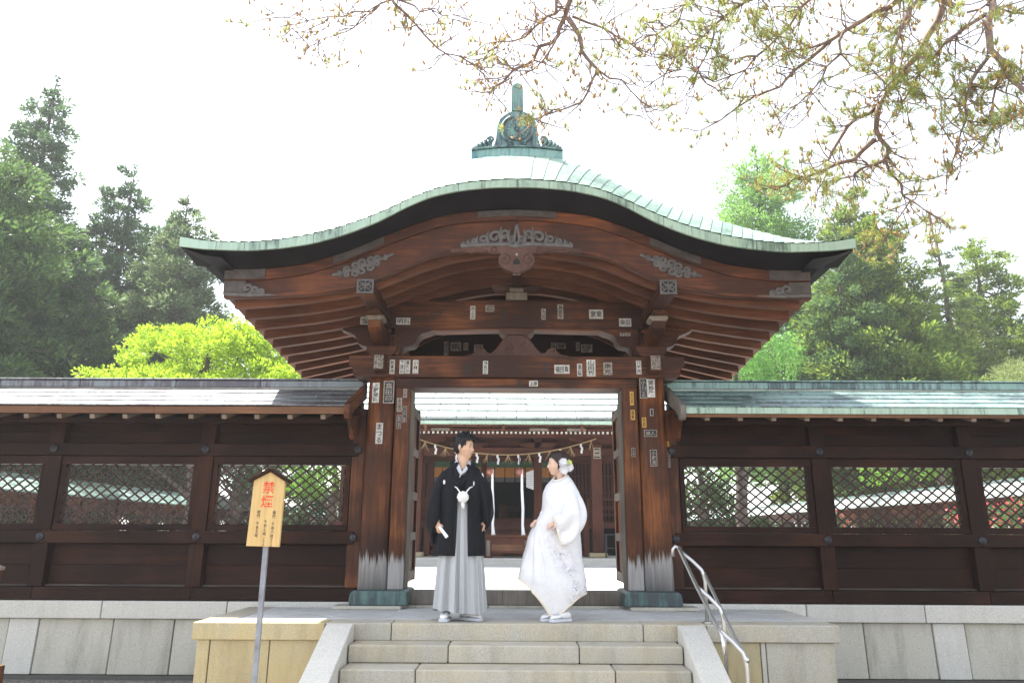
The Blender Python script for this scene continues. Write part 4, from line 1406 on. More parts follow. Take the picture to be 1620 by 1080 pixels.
A('roof_ridge', MB().box(HX - 5.6, HX + 5.6, yc - .18, yc + .18, zc_ - .05, zc_ + .35), 'fence_copper', bevel=.03)
# raised wooden floor, stairs, wall
A('floor', MB().box(HX - 5.2, HX + 5.2, 22.0, 28.5, .95, 1.12), 'hall_x', bevel=.01)
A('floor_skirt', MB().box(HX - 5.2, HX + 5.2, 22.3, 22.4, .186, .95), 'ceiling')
for k in range(5):
    A('stair_tread', MB().box(-2.35, 1.85, 20.75 + .26 * k, 21.08 + .26 * k, .186 + .155 * k + .10, .186 + .155 * (k + 1)), 'hall_x', bevel=.01)
    A('stair_riser', MB().box(-2.30, 1.80, 20.82 + .26 * k, 20.86 + .26 * k, .186 + .155 * k, .186 + .155 * k + .10), 'gate_x')
for x in (-2.42, 1.92):
    A('stair_string', MB().prism([(20.7, .19), (22.05, 1.02), (22.05, .75), (21.0, .19)], x - .06, x + .06, axis='x'), 'hall_z', bevel=.01)
    A('newel', MB().box(x - .08, x + .08, 20.62, 20.78, .19, 1.15), 'hall_z', bevel=.02)
    A('stair_rail', MB().beam((x, 20.7, 1.08), (x, 22.1, 1.75), .07, .06), 'hall_y', bevel=.01)
WY = 23.2
A('back_wall', MB().box(HX - 5.2, HX + 5.2, 28.2, 28.4, .186, 4.6), 'hole_shade')  # near-black colour holds the darkness of the interior
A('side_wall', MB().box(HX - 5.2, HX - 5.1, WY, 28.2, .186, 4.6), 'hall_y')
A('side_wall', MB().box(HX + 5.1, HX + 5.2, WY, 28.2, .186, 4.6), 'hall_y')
A('inner_ceiling', MB().box(HX - 5.2, HX + 5.2, WY, 28.2, 4.55, 4.6), 'hole_shade')
# wall bays: boards beside the doorway, blinds above it
A('wall_header', MB().box(HX - 5.1, HX + 5.1, WY, WY + .12, 2.955, 3.3), 'hall_x', bevel=.01)
for x0, x1 in ((-2.60, -1.02), (-.98, .60), (.66, 1.45)):
    w = x1 - x0
    A('blind_border', MB().box(x0, x1, WY - .03, WY, 2.78, 2.95), 'blind_green')
    n = max(2, round(w / .32))
    for k in range(n):
        A('blind_panel', MB().box(x0 + w * k / n + .012, x0 + w * (k + 1) / n - .012, WY - .025, WY - .005, 2.47, 2.775), 'blind_orange')
        A('blind_tassel', MB().box(x0 + w * k / n + .02, x0 + w * (k + 1) / n - .02, WY - .02, WY - .01, 2.33, 2.465), 'blind_grey')
for x in (-2.63, -1.0, .63, 1.48, 3.2, -4.0):
    A('wall_post', MB().box(x - .09, x + .09, WY - .06, WY + .08, 1.12, 2.952), 'hall_z', bevel=.01)
for x0, x1 in ((-2.53, -1.12), (.75, 1.38)):
    A('shutter', MB().box(x0, x1, WY + .0, WY + .05, 1.13, 2.30), 'hole_shade')  # near-black panel stands in for the dark opening under the blinds
for x0, x1, lo in ((1.58, 3.10, 1.13), (3.3, 4.8, 1.13), (-3.9, -2.73, 1.13)):
    A('shutter', MB().box(x0, x1, WY, WY + .05, lo, 2.95), 'hall_z')
    k = x0 + .06
    while k < x1:
        A('shutter_bar', MB().box(k, k + .03, WY - .03, WY - .002, lo + .05, 2.9), 'ceiling')
        k += .115
    for zz in (1.5, 2.0, 2.5):
        A('shutter_bar', MB().box(x0, x1, WY - .045, WY - .031, zz, zz + .04), 'hall_x')
# veranda rails beside the stairs
for x0, x1 in ((2.05, 4.9), (-4.9, -2.55)):
    for zz in (1.30, 1.52, 1.74):
        A('veranda_rail', MB().box(x0, x1, 22.02, 22.07, zz, zz + .055), 'hall_x', bevel=.006)
    for k in range(4):
        xx_ = x0 + .06 + (x1 - x0 - .12) * k / 3
        A('veranda_post', MB().box(xx_ - .04, xx_ + .04, 22.0, 22.09, 1.12, 1.80), 'hall_z', bevel=.006)
A('inner_step', MB().box(-1.02, .60, 22.9, WY + .2, 1.125, 1.24), 'hall_x', bevel=.01)
A('altar_table', MB().box(-.6, .25, 26.0, 26.5, 1.3, 1.75), 'gate_x', bevel=.02)

# ---- things that stand in and hang from the hall
ob = thing('offering_box', 'wide low wooden offering box standing before the hall stairs', 'offering box', (-.213, 19.75, .186))
A('box_front', MB().box(-.80, .38, 19.55, 19.60, .30, .70), 'hall_x', parent=ob, bevel=.01)
A('box_back', MB().box(-.80, .38, 19.95, 20.0, .30, .70), 'hall_x', parent=ob, bevel=.01)
A('box_side', MB().box(-.80, -.75, 19.601, 19.949, .30, .70), 'hall_z', parent=ob, bevel=.01)
A('box_side', MB().box(.33, .38, 19.601, 19.949, .30, .70), 'hall_z', parent=ob, bevel=.01)
A('box_rim', MB().box(-.86, .44, 19.50, 20.05, .702, .745), 'rafter', parent=ob, bevel=.008)
A('front_panel', MB().box(-.62, .20, 19.535, 19.549, .36, .52), 'fascia_wood', parent=ob, bevel=.006)
for x in (-.70, .28):
    A('leg', MB().box(x - .05, x + .05, 19.50, 20.05, .187, .62), 'pale_end', parent=ob, bevel=.01)
    A('foot', MB().box(x - .11, x + .11, 19.46, 20.08, .187, .235), 'hall_y', parent=ob, bevel=.01)

for x, lb in ((-.628, 'white bell rope hanging by the groom over the offering box'), (.145, 'white bell rope hanging by the bride over the offering box')):
    br_ = thing('bell_rope', lb, 'bell rope', (x, 19.62, .75), 'bell ropes over the offering box')
    pts = [(x - .05, 19.62, 2.44), (x + .01, 19.60, 2.40), (x + .012, 19.62, 1.9), (x + .018 + .02, 19.62, 1.4), (x + .03, 19.62, 1.0), (x + .045, 19.62, .82), (x + .05, 19.62, .752)]
    A('cloth_rope', MB().tube(pts, [.022, .030, .036, .038, .034, .045, .055], 10), 'whitecloth', parent=br_, smooth=True)
    bm_ = MB().ball((x - .05, 19.66, 2.36), (.115, .115, .125), 14, 10)
    bm_.box(x - .16, x + .06, 19.58, 19.74, 2.30, 2.315)
    A('bell', bm_, 'bell', parent=br_, smooth=True)
    A('hanger', MB().tube([(x - .05, 19.66, 2.48), (x - .05, 19.66, 2.86)], .012, 6), 'boss', parent=br_)

rope = thing('sacred_rope', 'thin straw rope hung with white paper streamers between the porch columns', 'rope', (HX, 20.25, 2.8))
def rz(x):
    u = (x + 2.71) / 4.91
    return 3.30 - 4 * .44 * u * (1 - u) * (1.0) + .02 * u
rp_ = [(-2.71 + 4.91 * i / 40, 20.28, rz(-2.71 + 4.91 * i / 40)) for i in range(41)]
A('straw_cord', MB().tube(rp_, .016, 6), 'straw', parent=rope)
for i in range(17):
    x = -2.5 + i * .285
    if i % 2:
        mb = MB()
        z = rz(x) - .01
        for k, (dx, dz) in enumerate(((0, 0), (.022, -.085), (.0, -.17))):
            mb.box(x + dx - .030 + k * .008, x + dx + .026 + k * .008, 20.25 - .006 * k, 20.252 - .006 * k, z + dz - .09, z + dz)
        A('paper_streamer', mb, 'whitecloth', parent=rope)
    else:
        mb = MB()
        z = rz(x)
        for k in range(7):
            a = random.uniform(-.5, .5)
            mb.tube([(x, 20.28, z), (x + a * .12, 20.27 + random.uniform(-.02, .02), z - .12), (x + a * .34, 20.27, z - random.uniform(.20, .30))], [.008, .007, .003], 4)
        A('straw_tassel', mb, 'straw', parent=rope)
nb = thing('notice_board', 'white paper notice fixed to a brown column inside the hall', 'notice', (.43, 21.86, 2.3))
mb = MB().prism([(.30, 2.10), (.515, 2.02), (.515, 2.60), (.30, 2.52)], 21.86, 21.885)
A('panel', mb, 'whitecloth', parent=nb)
mb = MB()
for k in range(6):
    mb.box(.33, .49, 21.856, 21.8585, 2.16 + k * .055, 2.165 + k * .055)
A('writing', mb, 'ink', parent=nb)
st_ = thing('metal_stool', 'dark metal stool standing on the pale stone floor beside the porch column', 'stool', (2.50, 20.0, .186))
for x in (2.36, 2.63):
    for y in (19.86, 20.14):
        A('leg', MB().box(x - .012, x + .012, y - .012, y + .012, .186, .76), 'boss', parent=st_)
A('top_frame', MB().box(2.34, 2.65, 19.84, 20.16, .762, .79), 'boss', parent=st_, bevel=.004)
A('stretcher', MB().box(2.373, 2.617, 19.85, 19.87, .42, .445), 'boss', parent=st_)
# ================================================================== SIGN, HANDRAIL, SMALL THINGS
YS = 6.4
sg = thing('wooden_notice', 'yellow wooden notice board with red characters and little dark roof on a grey pole', 'sign', (-2.107, YS, GZ))
c = Vector((-2.118, YS, 0))
t = NT('notice_board_wood')
v = t.coord((9, 9, 1))
t.color(t.ramp(t.noise(v, 3, 4, .6, .4), [(.3, (.52, .33, .115)), (.7, (.66, .45, .19))])).rough(.6)
M['signwood'] = t.mat
lean = Matrix.Rotation(R(1.4), 4, 'Y')               # board set a touch askew on its pole
brd = MB().prism([(-.138, .672), (.138, .672), (.134, 1.212), (0, 1.288), (-.134, 1.212)], -.018, .018)
def place(mb):
    pv = Vector((0, 0, .68))
    mb.v = [tuple((lean @ (Vector(p) - pv)) + pv + Vector((c.x, c.y, 0))) for p in mb.v]
    return mb
bo = obj('board', place(brd), M['signwood'], sg, (c.x, c.y, .9), bevel=.004)
for q in (-1, 1):
    rb_ = MB().prism([(0, 1.294), (0, 1.322), (q * .178, 1.220), (q * .178, 1.192)], -.052, .04)
    obj('roof_board', place(rb_), M['fence_y'], sg, bevel=.004)
tm = MB()
put_text(tm, '禁', False, -.050, .050, 1.108, 1.208, -.0195, 0, .008)
put_text(tm, '煙', False, -.052, .050, .990, 1.090, -.0195, 0, .008)
obj('red_characters', place(tm), M['redpaint'], sg, recalc=False)
def col(s, x, z1, ch, gap=0.0, w=.024):
    tm = MB()
    z = z1
    for k in s:
        if k == ' ':
            z -= ch * .7
            continue
        V_, F_ = text_polys(k, False, .004)
        hh = ch * (.16 if k in '一' else .86)
        zz = z - ch / 2
        put_text(tm, k, False, x - w / 2, x + w / 2, zz - hh / 2, zz + hh / 2, -.0195, 0, .004)
        z -= ch
    obj('text_column', place(tm), M['ink'], sg, recalc=False)
col('開門 午前六時', .070, .966, .0335)
col('四～九月', .070, .742, .0185, w=.013)
col('午前七時', .005, .892, .0335, w=.024)
col('十～三月', .005, .748, .0185, w=.013)
col('閉門 午後五時', -.062, .966, .0335)
po = MB().box(c.x - .020 + .012, c.x + .022 + .012, YS + .019, YS + .052, GZ - .2, 1.15)
obj('pole', po, M['greypole'], sg, bevel=.004)

# ---- handrail: two tubes on three bent posts
hr = thing('handrail', 'double stainless steel handrail beside the granite steps', 'handrail', (1.76, 6.6, GZ))
XB, XA = 1.765, 1.56
pb = [(XB, 7.22, .425), (XB - .01, 6.62, .140), (XB - .02, 6.0, -.120)]
dB = (Vector(pb[2]) - Vector(pb[0])).normalized()
pa = [Vector((XA, 7.30, .64)), Vector((XA, 6.70, .36)), Vector((XA, 6.06, .085))]
E1 = Vector(pa[0]) - dB * .06; E2 = Vector(pa[2]) + dB * .12
obj('upper_rail', MB().tube([E1 + Vector((-.055, .0, -.085)), E1 + Vector((-.055, 0, -.02)), E1 + Vector((-.03, 0, .01)), E1, pa[0], pa[1], pa[2], E2, E2 + Vector((0, -.03, -.03)), E2 + Vector((0, -.03, -.12))], .0165, 12), M['steel'], hr, smooth=True)
L1 = Vector(pb[0]) - dB * .03; L2 = Vector(pb[2]) + dB * .03
obj('lower_rail', MB().tube([L1, *[Vector(p) for p in pb], L2], .0155, 12), M['steel'], hr, smooth=True)
for k, (b, a) in enumerate(zip(pb, pa)):
    b = Vector(b)
    foot = 0.0 if k == 0 else GZ
    pts = [(b.x, b.y, foot), (b.x, b.y, b.z - .06), (b.x - .008, b.y, b.z - .01)]
    pts += [tuple(b + (a - b) * q + Vector((0, 0, .015))) for q in (.12, .5)] + [tuple(a + Vector((0.012, 0, -.012)))]
    obj('post', MB().tube(pts, .0165, 12), M['steel'], hr, smooth=True)
    obj('post_flange', MB().tube([(b.x, b.y, foot), (b.x, b.y, foot + .012)], .038, 16), M['steel'], hr)

# ---- small posts at the edge of the picture
t_ = thing('wooden_stump', 'short round wooden stake with top coloured as if sunlit beside the base wall', 'stake', (-4.885, 7.5, GZ))
obj('stake', MB().tube([(-4.885, 7.5, GZ - .05), (-4.885, 7.5, -.455), (-4.885, 7.5, -.445)], [.047, .047, .043], 14), M['gate_z'], t_, smooth=False)
obj('sunlit_top', MB().tube([(-4.885, 7.5, -.4445), (-4.885, 7.5, -.440)], [.041, .040], 14), M['signwood'], t_)  # pale disc colours the stake's top as sunlit
t_ = thing('red_marker_post', 'thin reddish marker post leaning before the dark fence boards', 'post', (-5.56, 8.05, GZ))
obj('post', MB().beam((-5.56, 8.05, GZ - .05), (-5.425, 8.05, .40), .075, .07, upv=(0, 1, 0)), M['hall_z'], t_, bevel=.008)
obj('cap', MB().beam((-5.425, 8.05, .401), (-5.414, 8.05, .435), .09, .085, upv=(0, 1, 0)), M['pale_end'], t_, bevel=.008)
# ================================================================== TREES
def quads_obj(name, P, mat, parent, kind=None):
    """P (N,4,3) world quads -> one mesh object"""
    n = len(P)
    me = bpy.data.meshes.new(name)
    off = np.array(wloc(parent), dtype=np.float32) if parent is not None else np.zeros(3, np.float32)
    V = (P.reshape(-1, 3).astype(np.float32) - off)
    me.vertices.add(n * 4); me.vertices.foreach_set('co', V.ravel())
    me.loops.add(n * 4); me.loops.foreach_set('vertex_index', np.arange(n * 4, dtype=np.int32))
    me.polygons.add(n); me.polygons.foreach_set('loop_start', np.arange(0, n * 4, 4, dtype=np.int32))
    me.update(calc_edges=True)
    me.materials.append(mat)
    o = bpy.data.objects.new(name, me)
    C.objects.link(o)
    if parent is not None:
        o.parent = parent
    if kind:
        o['kind'] = kind
    return o


def unit(a):
    return a / np.maximum(np.linalg.norm(a, axis=-1, keepdims=True), 1e-9)


def leaf_quads(cen, axis, length, width, rng, flat=0.0):
    """diamond leaves: centre, long axis, sizes; random roll (flat>0 keeps faces looking up)"""
    n = len(cen)
    axis = unit(axis)
    r = rng.normal(size=(n, 3))
    if flat:
        r = r * (1 - flat) + np.array([0, 0, 1.0]) * flat
    side = unit(np.cross(axis, r))
    nor = np.cross(side, axis)
    L = (length * rng.uniform(.65, 1.3, n))[:, None]
    Wd = (width * rng.uniform(.65, 1.3, n))[:, None]
    cup = nor * Wd * .25
    return np.stack([cen - axis * L * .5, cen + side * Wd * .5 + cup, cen + axis * L * .5, cen - side * Wd * .5 + cup], axis=1)


def tuft(rng, c, r, n, L, Wd, squash=.8, up=.35, out=None):
    """leaf clump: leaves on and inside a small ball, pointing outwards"""
    d = unit(rng.normal(size=(n, 3)))
    rad = r * rng.uniform(.25, 1.0, n)[:, None] ** .6
    p = d * rad * np.array([1, 1, squash]) + c
    ax = d + np.array([0, 0, up]) + rng.normal(size=(n, 3)) * .35
    if out is not None:
        ax = ax + out * .7
    return leaf_quads(p, ax, L, Wd, rng)


def trunk_mb(base, top, r0, r1, rng, wob=.15, n=10):
    pts, rad = [], []
    b, t = np.array(base), np.array(top)
    for i in range(n + 1):
        q = i / n
        p = b + (t - b) * q + np.array([rng.normal() * wob, rng.normal() * wob, 0]) * (q * (1 - q) * 2)
        pts.append(tuple(p)); rad.append(r0 * (1 - q) ** .8 + r1)
    return pts, rad


def conifer(name, label, cat, x, y, ztop, prof, mat, seed, boughs=70, per=5, nleaf=60, L=.30, Wd=.10, tr=.55, z0=.035, r=.32, droop=-.15, trunk_vis=1.0, group=None, barkmat='bark', dens_fn=None, squash=.75):
    """prof: list of (height fraction, radius)"""
    L, Wd, nleaf, tr = L * .78, Wd * .74, int(nleaf * 1.45), tr * .86
    rng = np.random.default_rng(seed)
    t = thing(name, label, cat, (x, y, z0), group)
    H = ztop - z0
    pts, rad = trunk_mb((x, y, z0 - .1), (x + rng.normal() * .2, y, ztop), r, .015, rng)
    obj('trunk', MB().tube(pts, rad, 8), M[barkmat], t, smooth=True)
    hs_ = np.array([p[0] for p in prof]); rs_ = np.array([p[1] for p in prof])
    Q = []
    limbs = MB()
    cdf = np.cumsum(np.interp(np.linspace(hs_[0], 1, 200), hs_, rs_) ** 1.2 + .05)
    cdf /= cdf[-1]
    for i in range(boughs):
        h = np.interp((i + rng.uniform()) / boughs, cdf, np.linspace(hs_[0], 1, 200))
        R_ = np.interp(h, hs_, rs_) * rng.uniform(.68, 1.12)
        a = i * 2.39996 + rng.normal() * .3
        d = np.array([math.cos(a), math.sin(a), 0])
        zb = z0 + h * H
        base = np.array([x, y, zb])
        tipz = droop * R_ + .12 * R_ * rng.normal()
        n = max(2, int(per * (R_ / rs_.max()) ** .6 + .5))
        limbs.tube([tuple(base), tuple(base + d * R_ * .5 + np.array([0, 0, tipz * .35])), tuple(base + d * R_ * .95 + np.array([0, 0, tipz]))], [.035 + .01 * R_, .02, .006], 4, cap=False)
        for k in range(n):
            q = .30 + .70 * (k + rng.uniform(.2, .8)) / n
            c = base + d * R_ * q + np.array([rng.normal() * .18, rng.normal() * .18, tipz * q * q + rng.normal() * .12])
            c = c + np.array([-d[1], d[0], 0]) * rng.normal() * R_ * .22 * q
            rr = tr * rng.uniform(.7, 1.25) * (.65 + .5 * R_ / rs_.max())
            Q.append(tuft(rng, c, rr, int(nleaf * rng.uniform(.6, 1.2)), L, Wd, squash, .25, d))
    # leading shoot
    for k in range(5):
        c = np.array([pts[-1][0], pts[-1][1], ztop - k * .35])
        Q.append(tuft(rng, c, .14 + .07 * k, 22, L * .8, Wd, 1.3, .6))
    P = np.concatenate(Q)
    obj('bough', limbs, M[barkmat], t).__setitem__('kind', 'stuff')
    quads_obj('crown', P, mat, t, 'stuff')
    return t


def broadleaf(name, label, cat, x, y, blobs, mat, seed, n_clump=220, nleaf=45, L=.16, Wd=.10, cr=.45, z0=.035, r=.22, group=None, weep=0.0):
    """blobs: (dx, dy, z, rx, rz) ellipsoid lobes of the crown"""
    L, Wd, nleaf = L * .62, Wd * .60, int(nleaf * 1.6)
    rng = np.random.default_rng(seed)
    t = thing(name, label, cat, (x, y, z0), group)
    top = max(b[2] for b in blobs)
    pts, rad = trunk_mb((x, y, z0 - .1), (x, y, top), r, .04, rng, .2)
    obj('trunk', MB().tube(pts, rad, 8), M['bark'], t, smooth=True)
    limbs = MB()
    vol = np.array([b[3] ** 2 * b[4] for b in blobs]) ** .7
    Q = []
    for b, share in zip(blobs, vol / vol.sum()):
        m = max(6, int(n_clump * share))
        cb = np.array([x + b[0], y + b[1], b[2]])
        s = np.array([x, y, z0 + (b[2] - z0) * rng.uniform(.35, .6)])
        limbs.tube([tuple(s), tuple((s + cb) / 2 + np.array([0, 0, -.2])), tuple(cb - np.array([0, 0, .3 * b[4]]))], [.08, .05, .02], 5, cap=False)
        for k in range(m):
            d = unit(rng.normal(size=3))
            if d[2] < -.35:
                d[2] *= -.5
            q = rng.uniform(.55, 1.0) ** .5
            c = cb + d * q * np.array([b[3], b[3], b[4]])
            if k % 7 == 0:
                cb2 = cb + unit(rng.normal(size=3)) * .45 * np.array([b[3], b[3], b[4]])
                limbs.tube([tuple(cb2), tuple((cb2 + c) / 2 + np.array([0, 0, .1])), tuple(c)], [.02, .013, .005], 4, cap=False)
            up_ = .3
            if weep:
                for j in range(3):
                    Q.append(tuft(rng, c + np.array([0, 0, -.28 * j * weep]), cr * .6, nleaf // 3, L, Wd, 1.4, -.8, None))
            else:
                Q.append(tuft(rng, c, cr * rng.uniform(.7, 1.3), int(nleaf * rng.uniform(.7, 1.2)), L, Wd, .7, up_, d))
    obj('limb', limbs, M['bark'], t).__setitem__('kind', 'stuff')
    quads_obj('crown', np.concatenate(Q), mat, t, 'stuff')
    return t


M['cedar'] = leaf('cedar_sprays', (0.022, 0.058, 0.018), (0.050, 0.112, 0.032), (0.125, 0.200, 0.052), .42)
M['cedar_blue'] = leaf('blue_green_cedar_sprays', (0.024, 0.060, 0.026), (0.050, 0.108, 0.045), (0.115, 0.185, 0.070), .40)
M['cedar_grey'] = leaf('grey_green_conifer_sprays', (0.045, 0.080, 0.034), (0.088, 0.138, 0.060), (0.165, 0.220, 0.095), .40)
M['cedar_warm'] = leaf('warm_green_cedar_sprays', (0.030, 0.070, 0.010), (0.085, 0.160, 0.022), (0.225, 0.290, 0.048), .44)
M['lime'] = leaf('bright_lime_leaves', (0.1495, 0.253, 0.01725), (0.253, 0.391, 0.0253), (0.391, 0.5175, 0.04025), .45)
M['fresh'] = leaf('fresh_green_leaves', (0.06, 0.16, 0.02), (0.11, 0.25, 0.032), (0.20, 0.35, 0.05), .48)
M['feather'] = leaf('pale_feathery_leaves', (0.08, 0.19, 0.035), (0.135, 0.27, 0.06), (0.21, 0.36, 0.09), .5)
M['willow'] = leaf('weeping_green_leaves', (0.055, 0.16, 0.028), (0.10, 0.24, 0.045), (0.165, 0.33, 0.07), .48)
M['pineleaf'] = leaf('dark_pine_sprays', (0.040, 0.075, 0.022), (0.085, 0.135, 0.040), (0.165, 0.215, 0.065), .36)
M['pineyellow'] = leaf('yellow_green_pine_sprays', (0.108, 0.156, 0.054), (0.18, 0.228, 0.078), (0.264, 0.312, 0.12), .3)
M['deep'] = leaf('deep_green_leaves', (0.0234, 0.0546, 0.0182), (0.0468, 0.0975, 0.0312), (0.0975, 0.169, 0.052), .3)
M['azalea'] = leaf('red_azalea_flowers', (0.36, 0.03, 0.03), (0.50, 0.06, 0.06), (0.62, 0.16, 0.15), .3)

# left group
conifer('cedar_tree', 'tall thin topped cedar rising highest behind the brownish fence roof', 'tree', -23.6, 33, 23.2,
        [(.10, 3.8), (.38, 3.6), (.55, 3.0), (.68, 1.9), (.80, 1.65), (.92, 1.05), (1, .1)], M['cedar_blue'], 1, 270, 6, 60, .34, .11, .60, r=.34)
conifer('cedar_tree', 'broad mid green cedar at the edge of the wood below the tallest cedar', 'tree', -21.2, 27.5, 16.2,
        [(.05, 3.6), (.4, 3.7), (.7, 3.2), (.88, 2.3), (.96, 1.5), (1, .4)], M['cedar'], 2, 210, 6, 70, .30, .11, .66)
conifer('cedar_tree', 'dark blue green cedar with knobbly pointed top next to the tallest cedar', 'tree', -20.4, 35, 19.3,
        [(.10, 3.4), (.45, 3.4), (.68, 2.7), (.84, 1.6), (.94, 1.0), (1, .1)], M['cedar_blue'], 3, 220, 6, 62, .30, .11, .55)
conifer('cedar_tree', 'bushy cedar with rounded shoulder between the knobbly cedar and the grey green one', 'tree', -19.3, 38.5, 18.3,
        [(.10, 3.0), (.5, 2.9), (.75, 2.4), (.92, 1.6), (1, .3)], M['cedar_blue'], 4, 170, 6, 62, .32, .11, .58)
conifer('cypress_tree', 'pale grey green conifer with soft pointed top above the lime maple', 'tree', -15.9, 33, 16.6,
        [(.10, 3.0), (.45, 2.9), (.68, 2.2), (.84, 1.4), (.94, .8), (1, .1)], M['cedar_grey'], 5, 230, 6, 62, .26, .09, .48)
conifer('cedar_tree', 'lower mid green cedar in front of the knobbly topped cedar', 'tree', -18.6, 30.5, 11.8,
        [(.05, 2.6), (.4, 2.6), (.7, 2.0), (.9, 1.2), (1, .2)], M['cedar'], 6, 120, 5, 60, .28, .10, .52)
conifer('cypress_tree', 'dim green conifer low behind the lime maple beside the gate eave', 'tree', -11.8, 36, 11.3,
        [(.08, 2.4), (.5, 2.2), (.8, 1.4), (1, .2)], M['cedar_grey'], 7, 70, 5, 55, .28, .10, .5)
conifer('cedar_tree', 'dark cedar filling the gap under the tallest cedar', 'tree', -20.0, 30.5, 14.2,
        [(.05, 2.9), (.5, 2.7), (.8, 1.9), (1, .3)], M['cedar_blue'], 8, 130, 6, 55, .30, .11, .6)
broadleaf('maple_tree', 'bright lime green maple glowing over the brownish fence roof', 'tree', -9.7, 22.5,
          [(0, 0, 5.9, 2.5, 1.2), (-2.2, .3, 5.1, 1.7, 1.0), (2.2, -.2, 4.9, 1.7, 1.0), (.9, .3, 6.6, 1.2, .75), (-1.0, 0, 6.35, 1.2, .7), (3.0, .2, 4.3, 1.3, .8), (-3.2, 0, 4.4, 1.3, .8), (0, -.6, 4.5, 2.8, 1.0), (1.6, .2, 6.2, .9, .6)],
          M['lime'], 9, 460, 78, .15, .105, .36)
# right group
conifer('redwood_tree', 'tall pale feathery green tree rising behind the wave of the gate roof', 'tree', 14.3, 40, 23.2,
        [(.15, 3.6), (.45, 3.9), (.65, 3.8), (.80, 3.3), (.92, 2.2), (.97, 1.2), (1, .2)], M['feather'], 11, 330, 6, 44, .27, .10, .55, droop=.05, squash=.9)
conifer('cedar_tree', 'large dark cedar with billowing boughs behind the upturned eave tip', 'tree', 17.6, 35.5, 17.9,
        [(.10, 4.4), (.3, 5.0), (.55, 4.1), (.75, 2.8), (.9, 1.6), (1, .25)], M['cedar_warm'], 12, 270, 7, 84, .32, .125, .72)
broadleaf('maple_tree', 'small bright green tree squeezed between the large cedar and the tiered pine', 'tree', 19.2, 35,
          [(0, 0, 8.6, 1.6, 1.4), (.6, 0, 10.2, 1.2, 1.0), (-.5, 0, 7.2, 1.7, 1.2), (.4, 0, 5.4, 1.8, 1.4)], M['lime2'] if 'lime2' in M else M['fresh'], 13, 150, 52, .20, .13, .48)
conifer('tiered_pine', 'thin pine with flat open tiers of branches left clear against the sky', 'tree', 21.8, 36, 16.6,
        [(.22, 2.9), (.45, 2.7), (.62, 2.2), (.8, 1.55), (.93, .8), (1, .05)], M['pineleaf'], 14, 84, 6, 60, .30, .06, .42, droop=.02, squash=.32)
conifer('cedar_tree', 'rounded bushy conifer beside the tiered pine', 'tree', 25.3, 38, 16.6,
        [(.12, 3.2), (.4, 3.3), (.6, 2.9), (.8, 2.1), (.93, 1.4), (1, .4)], M['cedar_warm'], 15, 160, 6, 60, .30, .11, .60)
broadleaf('pine_tree', 'low yellow green pine crown peeping over the green fence roof', 'tree', 15.2, 22.0,
          [(0, 0, 4.9, 1.6, .75), (1.3, 0, 4.6, 1.3, .7), (-1.0, .2, 4.5, 1.1, .6), (.4, 0, 5.4, 1.0, .5)], M['pineyellow'], 16, 150, 60, .20, .04, .36)
broadleaf('willow_tree', 'weeping fresh green tree under the gate eave beside the large cedar', 'tree', 8.0, 26.5,
          [(0, 0, 6.6, 1.5, 1.1), (1.3, .4, 7.4, 1.4, 1.1), (-.6, 0, 5.2, 1.4, 1.2), (1.0, -.3, 5.2, 1.6, 1.2)], M['willow'], 17, 170, 54, .24, .07, .5, weep=1.0)
conifer('cedar_tree', 'dark green cedar top poking up behind the feathery tree and the roof edge', 'tree', 15.6, 33.5, 15.9,
        [(.08, 2.6), (.5, 2.3), (.75, 1.6), (.9, .9), (1, .1)], M['cedar'], 18, 80, 6, 55, .30, .11, .55)
broadleaf('maple_tree', 'fresh green tree low behind the tiered pine trunk', 'tree', 24.0, 33,
          [(0, 0, 4.6, 1.8, 1.4), (1.2, 0, 3.6, 1.6, 1.2)], M['fresh'], 19, 90, 46, .22, .14, .5)
# trees and shrubs of the court, seen mostly through the lattices
for k, (x, y, lb, blobs, mt) in enumerate((
        (-7.0, 29.0, 'dark leafed tree behind the hall seen through the lattice nearest the notice', [(0, 0, 4.6, 2.0, 1.2), (-1.2, 0, 3.4, 1.5, 1.2), (1.2, .3, 3.6, 1.5, 1.1), (0, -.3, 2.4, 1.6, 1.0)], 'fresh'),
        (-11.5, 31.0, 'deep green tree seen through the middle lattice of the brownish roofed fence', [(0, 0, 5.2, 2.1, 1.4), (-1.4, .2, 4.0, 1.6, 1.2), (1.5, 0, 3.8, 1.6, 1.3), (0, .3, 2.7, 1.5, .8)], 'deep'),
        (-15.0, 43.0, 'deep green tree far beyond the side fence with the blue green roof', [(0, 0, 6.0, 2.6, 1.7), (2, 0, 4.4, 2.2, 1.6), (-2, 0, 4.2, 2.2, 1.6)], 'deep'),
        (8.2, 33.0, 'fresh green tree seen through the lattice beside the handrail side pillar', [(0, 0, 5.0, 1.9, 1.2), (1.3, 0, 3.8, 1.6, 1.3), (-1.0, 0, 3.4, 1.4, 1.1), (.3, 0, 2.4, 1.4, .8)], 'deep'),
        (16.5, 29.0, 'fresh green tree standing just outside the pale roofed side fence', [(0, 0, 4.8, 1.8, 1.2), (1.2, 0, 3.6, 1.5, 1.2), (-1.2, .2, 3.4, 1.5, 1.2)], 'fresh'),
        (17.0, 47.0, 'dark tree far beyond the pale roofed side fence', [(0, 0, 5.6, 2.6, 1.7), (2, 0, 4.0, 2.2, 1.7), (-2.2, 0, 4.2, 2.0, 1.6)], 'deep'),
        (21.0, 40.0, 'dark tree behind the end of the pale roofed side fence', [(0, 0, 5.4, 2.6, 1.9), (2, 0, 3.8, 2.2, 1.7), (-2.2, 0, 3.6, 2.0, 1.6)], 'deep'))):
    broadleaf('court_tree', lb, 'tree', x, y, blobs, M[mt], 40 + k, 80, 40, .26, .16, .55, r=.2)
